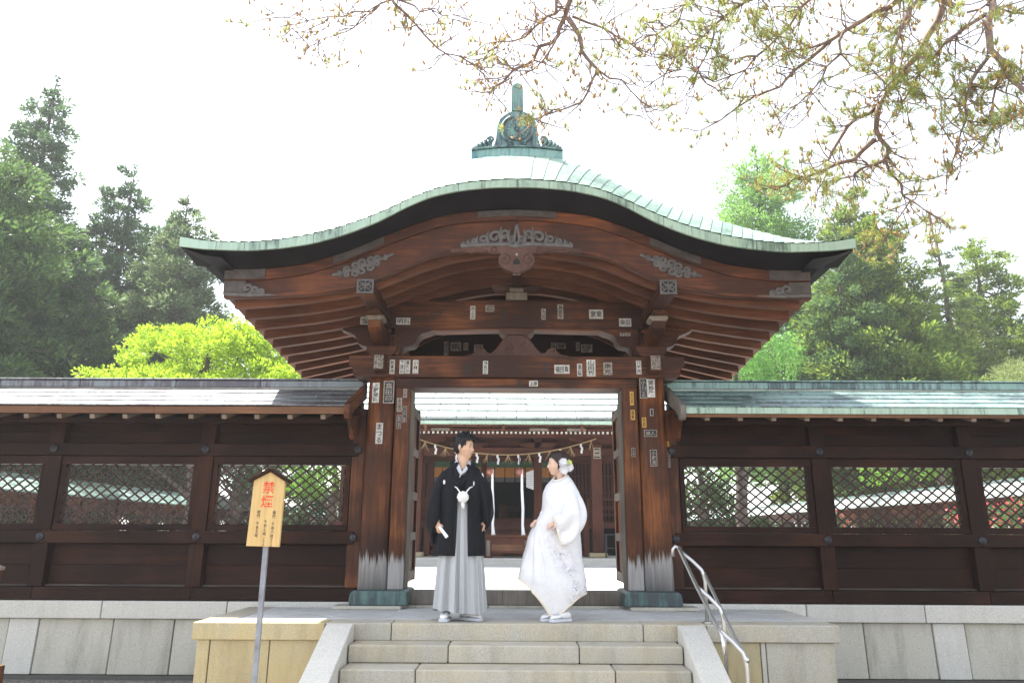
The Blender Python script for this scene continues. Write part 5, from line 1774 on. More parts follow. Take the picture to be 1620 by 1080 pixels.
for sx in (-1, 1):                                    # clipped hedges closing the court on both sides of the hall
    rng = np.random.default_rng(90 + sx)
    t = thing('hedge', 'clipped green hedge beside the hall seen through the lattice by the ' + ('notice' if sx < 0 else 'handrail'), 'hedge', (sx * 10.5, 33.5, .035))
    Q = []
    st_ = MB()
    for k in range(210):
        xh = rng.uniform(5.8, 11.4)
        c = np.array([sx * xh, 33.5 + rng.uniform(-.8, .8), rng.uniform(.3, 2.7 if xh < 9.6 else 1.3)])
        Q.append(tuft(rng, c, .42, 46, .17, .10, 1.0, .1))
    for k in range(10):
        x_ = sx * (6.0 + .55 * k)
        st_.tube([(x_, 33.5, .0), (x_ + .1, 33.5, .6), (x_, 33.6, 1.2)], [.05, .04, .015], 5, cap=False)
    obj('stem', st_, M['bark'], t).__setitem__('kind', 'stuff')
    quads_obj('foliage', np.concatenate(Q), M['deep'] if sx < 0 else M['deep'], t, 'stuff')
far = []
for k, (x, y) in enumerate(((11.5, 16.6), (11.5, 18.6), (11.5, 27.0))):
    rng = np.random.default_rng(70 + k)
    t = thing('azalea_shrub', ['red flowering shrub at the near end of the pale roofed side fence', 'red flowering shrub midway along the pale roofed side fence', 'small red flowering shrub farther along the pale roofed side fence'][k], 'shrub', (x, y, .035), 'red shrubs along the side fence')
    stem = MB()
    Q, Q2 = [], []
    for j in range(26):
        d = unit(rng.normal(size=3)); d[2] = abs(d[2])
        c = np.array([x - .3, y, .55]) + d * np.array([.50, .75, .95])
        stem.tube([(x - .3, y, .0), tuple((np.array([x - .3, y, .3]) + c) / 2), tuple(c)], [.02, .014, .006], 4, cap=False)
        Q.append(tuft(rng, c, .26, 26, .12, .07))
        Q2.append(tuft(rng, c + d * .08, .20, 12, .08, .08))
    obj('stem', stem, M['bark'], t).__setitem__('kind', 'stuff')
    quads_obj('foliage', np.concatenate(Q), M['deep'], t, 'stuff')
    quads_obj('blossom', np.concatenate(Q2), M['azalea'], t, 'stuff')
# ================================================================== THE OVERHANGING PINE (near, trunk out of frame to the right)
M['needle'] = leaf('pine_needles', (0.13, 0.20, 0.045), (0.24, 0.30, 0.075), (0.40, 0.42, 0.13), .42)
M['candle'] = leaf('pollen_cones', (0.33, 0.17, 0.06), (0.48, 0.29, 0.10), (0.60, 0.44, 0.17), .3)
prng = np.random.default_rng(5)
pine = thing('red_pine', 'red pine whose bare twisting branches with tan catkins hang over the gate roof', 'tree', (5.6, 5.6, GZ))
ptr = [(5.6, 5.6, GZ - .1), (5.5, 5.65, 1.5), (5.7, 5.5, 3.6), (5.5, 5.4, 5.6), (5.65, 5.45, 7.4), (5.6, 5.5, 8.8)]
obj('trunk', MB().tube(ptr, [.26, .23, .20, .16, .10, .04], 14), M['pinebark'], pine, smooth=True)
twigs_from = []                                       # (point, direction, radius)


def px_path(pts, Y0, Y1, r0, r1, pre=(), jit=.018):
    n = len(pts)
    P = [at(u, v, Y0 + (Y1 - Y0) * i / (n - 1)) for i, (u, v) in enumerate(pts)]
    P = [Vector(p) for p in pre] + P
    # subdivide with crooked wobble
    out, rad = [], []
    m = len(P) - 1
    for i in range(m):
        a, b = P[i], P[i + 1]
        k = max(2, int((b - a).length / .14))
        for j in range(k):
            q = j / k
            w = Vector(prng.normal(size=3)) * jit if j else Vector((0, 0, 0))
            out.append(a.lerp(b, q) + w)
            rad.append((i + q) / m)
    out.append(P[-1]); rad.append(1.0)
    rad = [r0 + (r1 - r0) * q ** .8 for q in rad]
    return out, rad


limbs = []
def limb(name, pts, Y0, Y1, r0, r1, pre=(), twig=1.0, skip=0):
    P, Rd = px_path(pts, Y0, Y1, r0, r1, pre)
    obj(name, MB().tube(P, Rd, 8), M['pinebark'], pine, smooth=True)
    L = len(P)
    for i in range(max(2, skip), L):
        d = (P[i] - P[i - 1]).normalized()
        twigs_from.append((P[i], d, Rd[i], twig, i / L))
    return P
T = lambda z: (5.6, 5.5, z)
limb('limb', [(1494, 0), (1482, 36), (1454, 87), (1419, 130), (1395, 162), (1355, 186), (1328, 221), (1312, 252)], 5.6, 5.9, .050, .011, [T(6.6), (4.8, 5.6, 6.2), (4.1, 5.6, 5.6)], 1.0, 8)
limb('limb', [(1391, 166), (1386, 205), (1405, 233), (1399, 253), (1375, 262), (1351, 275)], 5.75, 6.0, .028, .010)
limb('limb', [(1384, 221), (1351, 253), (1296, 273), (1257, 282), (1225, 300)], 5.85, 6.2, .024, .006)
limb('limb', [(1399, 250), (1425, 290), (1440, 318), (1418, 350), (1400, 372)], 5.9, 6.1, .014, .004, (), 1.3)
limb('limb', [(1440, 318), (1460, 330), (1485, 345)], 6.0, 6.1, .008, .004, (), 1.3)
limb('limb', [(1446, -6), (1407, 12), (1359, 36), (1316, 63), (1257, 111), (1233, 138), (1166, 170), (1110, 206)], 5.3, 6.1, .038, .006, [T(6.2), (4.6, 5.4, 6.0), (3.9, 5.3, 5.3)], 1.0, 8)
limb('limb', [(1316, 63), (1285, 75), (1249, 81)], 5.6, 5.8, .016, .006)
limb('limb', [(1335, 50), (1330, 85), (1300, 125), (1262, 165), (1240, 200)], 5.5, 5.9, .014, .004, (), 1.2)
limb('limb', [(1452, 0), (1430, 35), (1416, 70), (1412, 105), (1400, 140)], 5.2, 5.4, .022, .008, [(3.6, 5.2, 5.0)], 1.2, 3)
limb('limb', [(1569, -6), (1563, 32), (1567, 79), (1588, 103), (1600, 126), (1632, 150)], 5.0, 4.8, .040, .016, [T(5.6), (4.6, 5.2, 5.3)], .6, 5)
limb('limb', [(1561, 22), (1513, 55), (1486, 79), (1454, 118), (1430, 160)], 5.0, 5.4, .018, .005, (), 1.3)
limb('limb', [(1565, 88), (1545, 115), (1530, 150), (1529, 190), (1513, 237), (1500, 270)], 5.0, 5.3, .016, .004, (), 1.4)
limb('limb', [(1563, 82), (1600, 100), (1625, 118), (1640, 160)], 4.9, 4.9, .012, .006, (), 1.3)
limb('limb', [(1588, 103), (1575, 140), (1585, 180), (1560, 215)], 4.9, 5.2, .012, .004, (), 1.3)
limb('limb', [(1530, 20), (1560, 8), (1600, 20), (1640, 40)], 5.0, 5.0, .010, .006, (), 1.2)
# middle screen of twigs
limb('limb', [(1200, -8), (1160, 14), (1130, 40), (1090, 75), (1052, 118), (1020, 140)], 5.4, 6.0, .022, .005, [T(7.0), (4.0, 5.4, 6.8), (2.9, 5.3, 5.6)], 1.2, 8)
limb('limb', [(1290, -8), (1250, 40), (1215, 75), (1180, 110), (1130, 130), (1080, 110)], 5.4, 6.0, .018, .004, [T(7.1), (3.6, 5.4, 6.4)], 1.2, 6)
limb('limb', [(1130, 40), (1124, 75), (1105, 110), (1085, 150)], 5.6, 5.9, .010, .004, (), 1.2)
limb('limb', [(1090, -8), (1075, 30), (1040, 55), (1000, 70), (965, 60)], 5.5, 5.8, .012, .004, [T(7.4), (2.6, 5.4, 6.2)], 1.2, 6)
# over the ridge ornament
limb('limb', [(905, -8), (894, 26), (883, 56), (853, 74), (831, 104), (805, 119), (786, 135), (781, 148)], 5.2, 5.8, .034, .006, [T(7.6), (3.2, 5.2, 6.9), (1.2, 5.1, 5.8)], 1.0, 8)
limb('limb', [(879, -8), (879, 22), (853, 37), (831, 59), (795, 66), (768, 70)], 5.2, 5.7, .020, .005, [T(7.7), (2.4, 5.2, 6.5)], 1.2, 7)
limb('limb', [(898, 28), (916, 56), (920, 81), (946, 111), (931, 144), (894, 172), (864, 181), (846, 190)], 5.25, 5.6, .024, .003, (), 1.2)
limb('limb', [(946, 111), (983, 126), (1013, 159), (1022, 190)], 5.4, 5.6, .010, .003, (), 1.2)
limb('limb', [(905, 26), (953, 44), (998, 70), (1030, 90)], 5.3, 5.6, .012, .004, (), 1.2)
limb('limb', [(883, 56), (860, 95), (840, 112), (810, 108)], 5.3, 5.6, .010, .004, (), 1.2)
# far left sprays
limb('limb', [(640, -14), (620, 0), (587, 19), (546, 26), (487, 33), (435, 22)], 5.2, 5.6, .016, .004, [T(7.9), (2.8, 5.2, 7.3), (.4, 5.1, 6.1)], 1.2, 12)
limb('limb', [(620, 0), (642, 22), (672, 56), (705, 85), (746, 100), (778, 108)], 5.2, 5.6, .013, .004, (), 1.2)
limb('limb', [(631, 0), (664, 19), (700, 25), (739, 26)], 5.2, 5.4, .009, .003, (), 1.2)
limb('limb', [(580, 22), (560, 44), (531, 56), (487, 67)], 5.3, 5.5, .008, .003, (), 1.2)
limb('limb', [(487, 33), (462, 45), (470, 62)], 5.5, 5.6, .005, .003, (), 1.2)

tw = MB()
NQ, CQ = [], MB()
def needles(p, d, n, L):
    d = np.array(d)
    dirs = unit(d * .9 + prng.normal(size=(n, 3)) * .62)
    base = np.array(p) + prng.normal(size=(n, 3)) * .006
    cen = base + dirs * L * .5
    NQ.append(leaf_quads(cen, dirs, L, (.0042), prng))
def candle(p, d, L, w):
    d = Vector(d).normalized()
    e = [Vector(p) + d * (L * q) for q in (0, .25, .6, 1)]
    CQ.tube(e, [w * .45, w, w * .75, w * .15], 5, cap=False)
nt = 0
for p, d, r, k, q in twigs_from:
    prob = .70 * k * (1.0 if r < .03 else .5) * (.66 if p.x < 1.2 else 1.1)
    for rep in range(4):
        if prng.uniform() > prob:
            continue
        s = unit(np.array(d) * .55 + prng.normal(size=3) * .8 + np.array([0, 0, -.28]))
        L = prng.uniform(.12, .42)
        pts = [np.array(p)]
        dd = s.copy()
        m = 4
        for j in range(m):
            dd = unit(dd + prng.normal(size=3) * .28 + np.array([0, 0, .10]))
            pts.append(pts[-1] + dd * L / m)
        tw.tube([tuple(x) for x in pts], [min(.0075, r * .6), .0055, .0046, .004, .003], 4, cap=False)
        nt += 1
        # side shoots with candles
        ends = [(pts[-1], dd)]
        for j in range(prng.integers(1, 4)):
            b = pts[prng.integers(1, m + 1)]
            sd_ = unit(dd * .4 + prng.normal(size=3) * .7 + np.array([0, 0, .25]))
            e = b + sd_ * prng.uniform(.04, .13)
            tw.tube([tuple(b), tuple(e)], [.0028, .0022], 4, cap=False)
            ends.append((e, sd_))
        leafy = prng.uniform() < (.16 if p.x < 1.2 else .36)
        for e, sd_ in ends:
            upd = unit(sd_ * .35 + np.array([0, 0, 1.0]) + prng.normal(size=3) * .22)
            candle(e, upd, prng.uniform(.03, .06), prng.uniform(.007, .012))
            if prng.uniform() < .35:
                candle(e, unit(upd + prng.normal(size=3) * .5), prng.uniform(.02, .04), .006)
            if leafy:
                needles(e, unit(upd + sd_), int(prng.integers(22, 44)), .080)
            elif prng.uniform() < .4:
                needles(e, upd, int(prng.integers(5, 12)), .05)
# dense tufts where the photograph shows green masses
for (u, v, Y, ru, rv, n) in ((1215, 35, 5.6, 55, 38, 46), (1430, 75, 5.3, 45, 40, 34), (1450, 130, 5.3, 40, 35, 26), (1290, 290, 6.1, 70, 35, 46), (1500, 150, 5.2, 60, 60, 40), (1330, 320, 6.0, 50, 30, 22), (1030, 60, 5.7, 40, 30, 18), (1590, 185, 5.0, 40, 30, 20), (1210, 180, 6.0, 60, 40, 22), (1120, 30, 5.5, 60, 30, 18), (960, 95, 5.5, 40, 25, 12), (868, 170, 5.55, 14, 10, 4), (836, 185, 5.6, 8, 6, 3)):
    for j in range(n):
        c = at(u + prng.normal() * ru * .55, v + prng.normal() * rv * .55, Y + prng.normal() * .18)
        s = unit(prng.normal(size=3) + np.array([0, 0, .4]))
        b = np.array(c) - s * .10 - np.array([0, 0, .03])
        tw.tube([tuple(b), tuple(c)], [.0035, .0026], 4, cap=False)
        needles(c, s, int(prng.integers(20, 40)), .085)
        if prng.uniform() < .75:
            candle(c, unit(s * .3 + np.array([0, 0, 1.0])), prng.uniform(.03, .055), prng.uniform(.007, .011))
obj('twigs', tw, M['pinebark'], pine, recalc=False)['kind'] = 'stuff'
quads_obj('needles', np.concatenate(NQ), M['needle'], pine, 'stuff')
obj('pollen_cones', CQ, M['candle'], pine, recalc=False)['kind'] = 'stuff'
# ================================================================== PEOPLE
def skin_mat(name, base, blush):
    t = NT(name)
    n1 = t.noise(t.coord(rnd=False), 9, 3, .5)
    t.color(t.mix(t.mr(n1, .4, .65, 0, .35), base, blush)).rough(.5).spec(.35)
    t.b.inputs['Subsurface Weight'].default_value = .12
    t.b.inputs['Subsurface Radius'].default_value = (.012, .005, .003)
    return t.mat
M['skin_m'] = skin_mat('skin_warm', (0.60, 0.385, 0.26), (0.62, 0.33, 0.23))
M['skin_f'] = skin_mat('skin_fair', (0.70, 0.475, 0.355), (0.72, 0.40, 0.32))
M['hair_m'] = simple('black_hair', (0.006, 0.006, 0.008), 0.5, 0, .4, 40, spec=.25)
M['hair_f'] = simple('dark_brown_hair', (0.024, 0.012, 0.010), 0.45, 0, .4, 40, spec=.3)
M['eye'] = simple('dark_eye', (0.012, 0.009, 0.008), 0.25)
M['lip'] = simple('pink_lips', (0.55, 0.16, 0.14), 0.4)
M['lip_m'] = simple('natural_lips', (0.48, 0.22, 0.17), 0.5)
M['tooth'] = simple('white_teeth', (0.78, 0.76, 0.72), 0.3)


def cloth(name, col, rough=.85, weave=260, amt=.25, bumpv=.15, sheen=0.0):
    t = NT(name)
    v = t.coord(rnd=False)
    w = t.noise(v, weave, 2, .5)
    b = t.noise(v, 5, 3, .5)
    t.color(t.mix(t.math('MULTIPLY', t.mr(w, .35, .65), amt), col, tuple(q * .6 for q in col))).rough(rough).spec(.2)
    t.b.inputs['Sheen Weight'].default_value = sheen
    t.bump(t.math('ADD', w, t.math('MULTIPLY', b, 2.0)), bumpv, .004)
    return t.mat
M['black_silk'] = cloth('black_crested_silk', (0.0060, 0.0066, 0.0095), .8, sheen=.02)
M['collar'] = cloth('pale_grey_collar', (0.55, 0.56, 0.60), .8)
M['white_tabi'] = cloth('white_socks', (0.74, 0.73, 0.72), .85)
M['white_obi'] = cloth('white_braid', (0.80, 0.79, 0.77), .8, 400)
# striped hakama: thin darker lines down every pleat (UV.x runs round the garment)
t = NT('grey_striped_hakama')
tc = t.n('TexCoord')
ux = t.sep(tc.outputs['UV'])[0]
st = t.math('SINE', t.math('MULTIPLY', ux, 2 * PI * 110))
fine = t.noise(t.coord(rnd=False), 300, 2, .5)
t.color(t.mix(t.math('MULTIPLY', t.mr(st, -.2, .9), .45), (0.47, 0.48, 0.49), (0.24, 0.245, 0.26))).rough(.75).spec(.25)
t.bump(fine, .1, .003)
M['hakama'] = t.mat
M['hakama_plain'] = cloth('grey_waist_silk', (0.36, 0.365, 0.38), .7)
# white figured silk with faint lilac-grey plant sprays low on the skirt
t = NT('white_figured_silk')
v = t.coord(rnd=False)
tcz = t.sep(t.n('TexCoord').outputs['Object'])
warp = t.noise(v, 5.0, 3, .6, out='Color')
vm = t.n('VectorMath', operation='ADD'); t.link(v, vm.inputs[0])
sc = t.n('VectorMath', operation='SCALE'); t.link(warp, sc.inputs[0]); sc.inputs['Scale'].default_value = .22
t.link(sc.outputs[0], vm.inputs[1])
def contour(sc_, wd, det):
    n_ = t.noise(vm.outputs[0], sc_, det, .55, .8)
    return t.mr(t.math('ABSOLUTE', t.math('SUBTRACT', n_, .5)), wd * .25, wd, 1.0, 0.0)
line = t.math('MAXIMUM', contour(22, .030, 2), t.math('MULTIPLY', contour(48, .05, 1), .8))
area = t.noise(v, 3.6, 3, .55)
# the sprays run in two bands down the skirt
band = t.math('ABSOLUTE', t.math('SUBTRACT', t.math('ADD', tcz[0], t.math('MULTIPLY', tcz[2], .38)), .235))
band2 = t.math('ABSOLUTE', t.math('SUBTRACT', tcz[0], .25))
bm1 = t.mr(band, .04, .13, 1.0, 0.0)
bm2 = t.math('MULTIPLY', t.mr(band2, .02, .07, 1.0, 0.0), t.mr(tcz[2], .35, .50, 1.0, 0.0))
mask = t.math('MAXIMUM', t.math('MULTIPLY', bm1, t.mr(tcz[2], .82, .90, 1.0, 0.0)), bm2)
mask = t.math('MULTIPLY', mask, t.mr(area, .40, .52))
relief = t.noise(v, 26, 4, .7)
c0 = t.ramp(relief, [(.35, (0.69, 0.685, 0.70)), (.6, (0.735, 0.73, 0.74))])
t.color(t.mix(t.math('MULTIPLY', t.math('MULTIPLY', line, mask), .95), c0, (0.26, 0.20, 0.29))).rough(.6).spec(.3)
t.bump(relief, .12, .003)
t.b.inputs['Sheen Weight'].default_value = .1
M['bride_silk'] = t.mat
M['cream_silk'] = cloth('cream_hem_silk', (0.78, 0.70, 0.56), .7)
M['petal'] = leaf('white_petals', (0.74, 0.72, 0.74), (0.82, 0.80, 0.82), (0.86, 0.84, 0.85), .25)
M['petal_g'] = leaf('yellow_green_petals', (0.50, 0.62, 0.18), (0.62, 0.72, 0.25), (0.72, 0.78, 0.35), .25)


def head_pts(nu=72, nv=54, fem=False):
    """unit-free head shape: rows of points, x forward, y to its left, z up, origin between the ears"""
    P = []
    g = lambda y, z, cy, cz, sy, sz: math.exp(-((y - cy) / sy) ** 2 - ((z - cz) / sz) ** 2)
    for i in range(nv + 1):
        th = PI * i / nv
        row = []
        for k in range(nu):
            a = 2 * PI * k / nu
            dx, dy, dz = math.sin(th) * math.cos(a), math.sin(th) * math.sin(a), math.cos(th)
            x, y, z = dx * .098, dy * .076, dz * .120
            if z < -.015:
                q = sm((-.015 - z) / .10)
                y *= 1 - (.40 if fem else .34) * q
                x = x + .006 * q if x > 0 else x * (1 - .55 * q)
            if z > .03 and x < 0:
                x *= 1.06
            if x > .03:
                f = sm((x - .03) / .04)
                x -= .010 * sm((x - .07) / .03)              # flatten the face
                s = 0.0
                s += .0035 * g(y, z, 0, .030, .040, .012)    # brow
                s -= .0085 * (g(y, z, .030, .010, .014, .011) + g(y, z, -.030, .010, .014, .011))
                s += .0030 * (g(y, z, .040, -.022, .018, .018) + g(y, z, -.040, -.022, .018, .018))
                s += .0215 * g(y, z, 0, -.022, .0095, .013) + .012 * g(y, z, 0, -.004, .008, .018)
                s += .006 * (g(y, z, .011, -.027, .007, .007) + g(y, z, -.011, -.027, .007, .007))
                s += .0075 * g(y, z, 0, -.052, .019, .0075) + .0065 * g(y, z, 0, -.066, .017, .007)
                s -= .0035 * g(y, z, 0, -.059, .022, .003)
                s -= .004 * g(y, z, 0, -.078, .02, .006)
                s += .0085 * g(y, z, 0, -.095, .018, .012)
                x += s * f
            row.append(Vector((x, y, z)))
        P.append(row)
    return P


def head_mb(mb, c, rot, scale=1.0, fem=False):
    P = head_pts(fem=fem)
    b = len(mb.v)
    nv, nu = len(P), len(P[0])
    for row in P:
        for p in row:
            mb.v.append(tuple(c + rot @ (p * scale)))
    for i in range(nv - 1):
        for k in range(nu):
            k2 = (k + 1) % nu
            mb.f.append((b + i * nu + k, b + (i + 1) * nu + k, b + (i + 1) * nu + k2, b + i * nu + k2)); mb.m.append(0)
    for s in (-1, 1):                                   # ears
        e = c + rot @ (Vector((-.006, s * .077, -.004)) * scale)
        mb.ball(e, (.020 * scale, .010 * scale, .033 * scale), 12, 8, rot=rot @ Matrix.Rotation(s * R(-18), 3, 'Z') @ Matrix.Rotation(R(-8), 3, 'Y'))
        mb.ball(c + rot @ (Vector((.004, s * .076, -.028)) * scale), (.010 * scale, .008 * scale, .012 * scale), 8, 6, rot=rot)


def capsule(mb, pts, rad, n=14):
    """closed rounded tube"""
    pts = [Vector(p) for p in pts]
    d0 = (pts[0] - pts[1]).normalized(); d1 = (pts[-1] - pts[-2]).normalized()
    pp = [pts[0] + d0 * rad[0] * .9, pts[0] + d0 * rad[0] * .6] + pts + [pts[-1] + d1 * rad[-1] * .6, pts[-1] + d1 * rad[-1] * .9]
    rr = [rad[0] * .35, rad[0] * .78] + list(rad) + [rad[-1] * .78, rad[-1] * .35]
    mb.tube(pp, rr, n)


def hand_mb(mb, wrist, fdir, pnorm, side, size=1.0, curl=.9, spread=.12):
    """palm with five fingers; fdir = finger direction, pnorm = palm-side normal (fingers curl towards it), side=+1: thumb on fdir x pnorm side"""
    f = Vector(fdir).normalized()
    pn = Vector(pnorm); pn = (pn - f * pn.dot(f)).normalized()
    lat = f.cross(pn) * side
    w = Vector(wrist)
    S_ = size
    # palm
    capsule(mb, [w - f * .01, w + f * .03 * S_, w + f * .075 * S_], [.024 * S_, .026 * S_, .022 * S_])
    for q in (-.022, -.007, .008, .023):
        capsule(mb, [w + f * .015 * S_ + lat * q * .7 * S_, w + f * .082 * S_ + lat * q * 1.15 * S_], [.013 * S_, .0115 * S_], 10)
    for j, (q, L) in enumerate(((.029, .068), (.0095, .077), (-.0095, .071), (-.027, .055))):
        p = w + f * .080 * S_ + lat * q * S_
        a = curl * (.55 + .12 * j)
        d = (f + lat * q * spread * 10).normalized()
        pts = [p]
        for seg, fr in enumerate((.45, .32, .25)):
            d = (d * math.cos(a * (.8 if seg else .75)) + pn * math.sin(a * (.8 if seg else .75))).normalized()
            pn2 = pn
            pts.append(pts[-1] + d * L * fr * S_)
            # turn the curl plane with the finger
            f_ = d
            pn = (pn2 - f_ * pn2.dot(f_)).normalized() if abs(pn2.dot(f_)) < .98 else -f
        pn = Vector(pnorm); pn = (pn - f * pn.dot(f)).normalized()
        capsule(mb, pts, [.0095 * S_, .0088 * S_, .0080 * S_, .0070 * S_], 10)
    b = w + f * .022 * S_ + lat * .024 * S_ + pn * .004
    td = (f * .62 + lat * .62 + pn * .42).normalized()
    m_ = b + td * .034 * S_
    e = m_ + (f * .85 + lat * .12 + pn * .5).normalized() * .030 * S_
    capsule(mb, [b, m_, e], [.0125 * S_, .0105 * S_, .008 * S_], 10)


def body_obj(name, mb, mat, parent, voxel=.005):
    o = obj(name, mb, mat, parent, recalc=True)
    r = o.modifiers.new('skin', 'REMESH'); r.mode = 'VOXEL'; r.voxel_size = voxel; r.use_smooth_shade = True
    s_ = o.modifiers.new('relax', 'SMOOTH'); s_.iterations = 2; s_.factor = .4
    return o


def loft(rows, uvs=None, closed=True, cap0=False, cap1=False, mb=None):
    mb = mb or MB()
    return mb.grid(rows, closed_u=closed, cap0=cap0, cap1=cap1)


def interp(z, zs_, vs):
    return float(np.interp(z, zs_, vs))


def sleeve_mb(sts, n=28, fold=.008, seed=0, cap1=True, free=False):
    """sts: (centre, half a, half b, axis a direction) along the arm"""
    rng = np.random.default_rng(seed)
    rows = []
    m = len(sts)
    C_ = [Vector(s[0]) for s in sts]
    ph = rng.uniform(0, 6, 6)
    for i in range((m - 1) * 6 + 1):
        q = i / 6
        k = min(m - 2, int(q)); u = q - k
        # catmull-rom through the stations
        g = lambda j: C_[max(0, min(m - 1, j))]
        p0, p1, p2, p3 = g(k - 1), g(k), g(k + 1), g(k + 2)
        c = .5 * ((2 * p1) + (p2 - p0) * u + (2 * p0 - 5 * p1 + 4 * p2 - p3) * u * u + (3 * p1 - p0 - 3 * p2 + p3) * u ** 3)
        a_ = sts[k][1] * (1 - u) + sts[k + 1][1] * u
        b_ = sts[k][2] * (1 - u) + sts[k + 1][2] * u
        A_ = (Vector(sts[k][3]) * (1 - u) + Vector(sts[k + 1][3]) * u).normalized()
        tdir = (g(k + 1) - g(k)).normalized()
        if free:
            B_ = Vector((0, 1, 0)); B_ = (B_ - A_ * B_.dot(A_)).normalized()
        else:
            A_ = (A_ - tdir * A_.dot(tdir)).normalized()
            B_ = tdir.cross(A_)
        row = []
        for j in range(n):
            t_ = 2 * PI * j / n
            f = fold * (math.sin(3 * t_ + ph[0] + q * 1.2) + .6 * math.sin(5 * t_ + ph[1] - q * 2.1)) * (.3 + .25 * q)
            row.append(c + A_ * math.cos(t_) * (a_ + f) + B_ * math.sin(t_) * (b_ + f))
        rows.append(row)
    return MB().grid(rows, closed_u=True, cap0=True, cap1=cap1)


def ribbon(mb, pts, w, thick, nrm):
    """flat band along points facing nrm (one normal or one per point)"""
    rows = []
    n = len(pts)
    for i, p in enumerate(pts):
        p = Vector(p)
        d = (Vector(pts[min(i + 1, n - 1)]) - Vector(pts[max(i - 1, 0)])).normalized()
        N_ = Vector(nrm[i] if hasattr(nrm[0], '__len__') else nrm).normalized()
        s_ = d.cross(N_).normalized()
        ww = w[i] if hasattr(w, '__len__') else w
        rows.append([p - s_ * ww / 2, p + s_ * ww / 2, p + s_ * ww / 2 - N_ * thick, p - s_ * ww / 2 - N_ * thick])
    mb.grid(rows, closed_u=True, cap0=True, cap1=True)
    return mb


def lock(mb, p, d, L, w, bend, n=5):
    p, d, bend = Vector(p), Vector(d).normalized(), Vector(bend)
    pts = []
    for i in range(n + 1):
        q = i / n
        pts.append(p + d * L * q + bend * L * q * q)
    mb.tube(pts, [w * (1 - (i / n) ** 2 * .85) for i in range(n + 1)], 5, cap=False)


# ------------------------------------------------------------------ the groom
GY = 7.32
groom = thing('person', 'man in black crested kimono coat and grey striped hakama holding a white fan', 'person', (-.53, GY, 0))
hrot = Matrix.Rotation(R(-20), 3, 'Z') @ Matrix.Rotation(R(4), 3, 'Y')   # faces right of us (his left), chin slightly down
hc = Vector((-.515, 7.315, 1.603))
b = MB()
head_mb(b, hc, hrot, 1.0)
capsule(b, [(-.522, 7.335, 1.40), (-.520, 7.33, 1.46), (-.520, 7.325, 1.53)], [.068, .056, .055])
capsule(b, [(-.53, 7.35, .95), (-.53, 7.36, 1.12), (-.53, 7.365, 1.28)], [.12, .12, .10])
capsule(b, [(-.67, 7.345, 1.32), (-.53, 7.345, 1.375), (-.395, 7.345, 1.30)], [.045, .065, .045])
WR = Vector((-.750, 7.215, .880))
capsule(b, [(-.69, 7.345, 1.31), (-.775, 7.345, 1.10)], [.045, .042]); capsule(b, [(-.775, 7.34, 1.10), WR], [.042, .026])
WL = Vector((-.292, 7.300, .905))
capsule(b, [(-.385, 7.345, 1.29), (-.305, 7.36, 1.10)], [.045, .042]); capsule(b, [(-.305, 7.36, 1.10), WL], [.042, .026])
capsule(b, [(-.62, 7.34, .93), (-.635, 7.33, .50), (-.645, 7.33, .09)], [.085, .06, .042])
capsule(b, [(-.45, 7.34, .93), (-.425, 7.35, .50), (-.425, 7.36, .09)], [.085, .06, .042])
hand_mb(b, WR, (.32, -.18, -1.0), (.75, .55, .1), 1, .95, 1.0)
hand_mb(b, WL, (-.12, -.15, -1.0), (-.8, .3, .1), -1, .95, .75)
body_obj('body', b, M['skin_m'], groom, .0045)

# hair: short, swept up and forward
def hair_shell(P, c, rot, scale, inside, thick):
    rows, keep = [], []
    mb = MB()
    nv, nu = len(P), len(P[0])
    for i in range(nv):
        for k in range(nu):
            p = P[i][k]
            n_ = Vector((p.x / .098 ** 2, p.y / .076 ** 2, p.z / .12 ** 2)).normalized()
            t_ = thick(p)
            mb.v.append(tuple(c + rot @ ((p + n_ * t_) * scale)))
    for i in range(nv - 1):
        for k in range(nu):
            k2 = (k + 1) % nu
            q = (P[i][k] + P[i + 1][k2]) / 2
            if inside(q):
                mb.f.append((i * nu + k, (i + 1) * nu + k, (i + 1) * nu + k2, i * nu + k2)); mb.m.append(0)
    return mb
HP = head_pts()
def g_in(p):
    side = abs(p.y)
    if p.x > .045:
        return p.z > .070 - .012 * (side / .06)
    if p.x > .018:
        return p.z > .022
    if p.x > -.012:
        return p.z > .002 + .02 * 0
    return p.z > -.055 - .02 * sm((-p.x - .02) / .05)
def g_th(p):
    top = sm((p.z - .03) / .06)
    return .007 + .020 * top + .008 * top * sm((p.x + .02) / .07)
hm = hair_shell(HP, hc, hrot, 1.0, g_in, g_th)
rngh = np.random.default_rng(3)
for k in range(230):
    i, j = rngh.integers(3, 30), rngh.integers(0, 72)
    p = HP[i][j]
    if not g_in(p):
        continue
    n_ = Vector((p.x / .098 ** 2, p.y / .076 ** 2, p.z / .12 ** 2)).normalized()
    s0 = hc + hrot @ (p + n_ * (g_th(p) - .004))
    if p.z > .045:
        d = hrot @ (n_ * .7 + Vector((.35, .25, .45)))
        L_ = rngh.uniform(.02, .042)
    else:
        d = hrot @ (n_ * .22 + Vector((-.35, 0, -.8)))
        L_ = rngh.uniform(.02, .035)
    lock(hm, s0, d, L_, .0055, hrot @ Vector((.2, .1, -.25)), 4)
obj('hair', hm, M['hair_m'], groom, smooth=True, recalc=False)


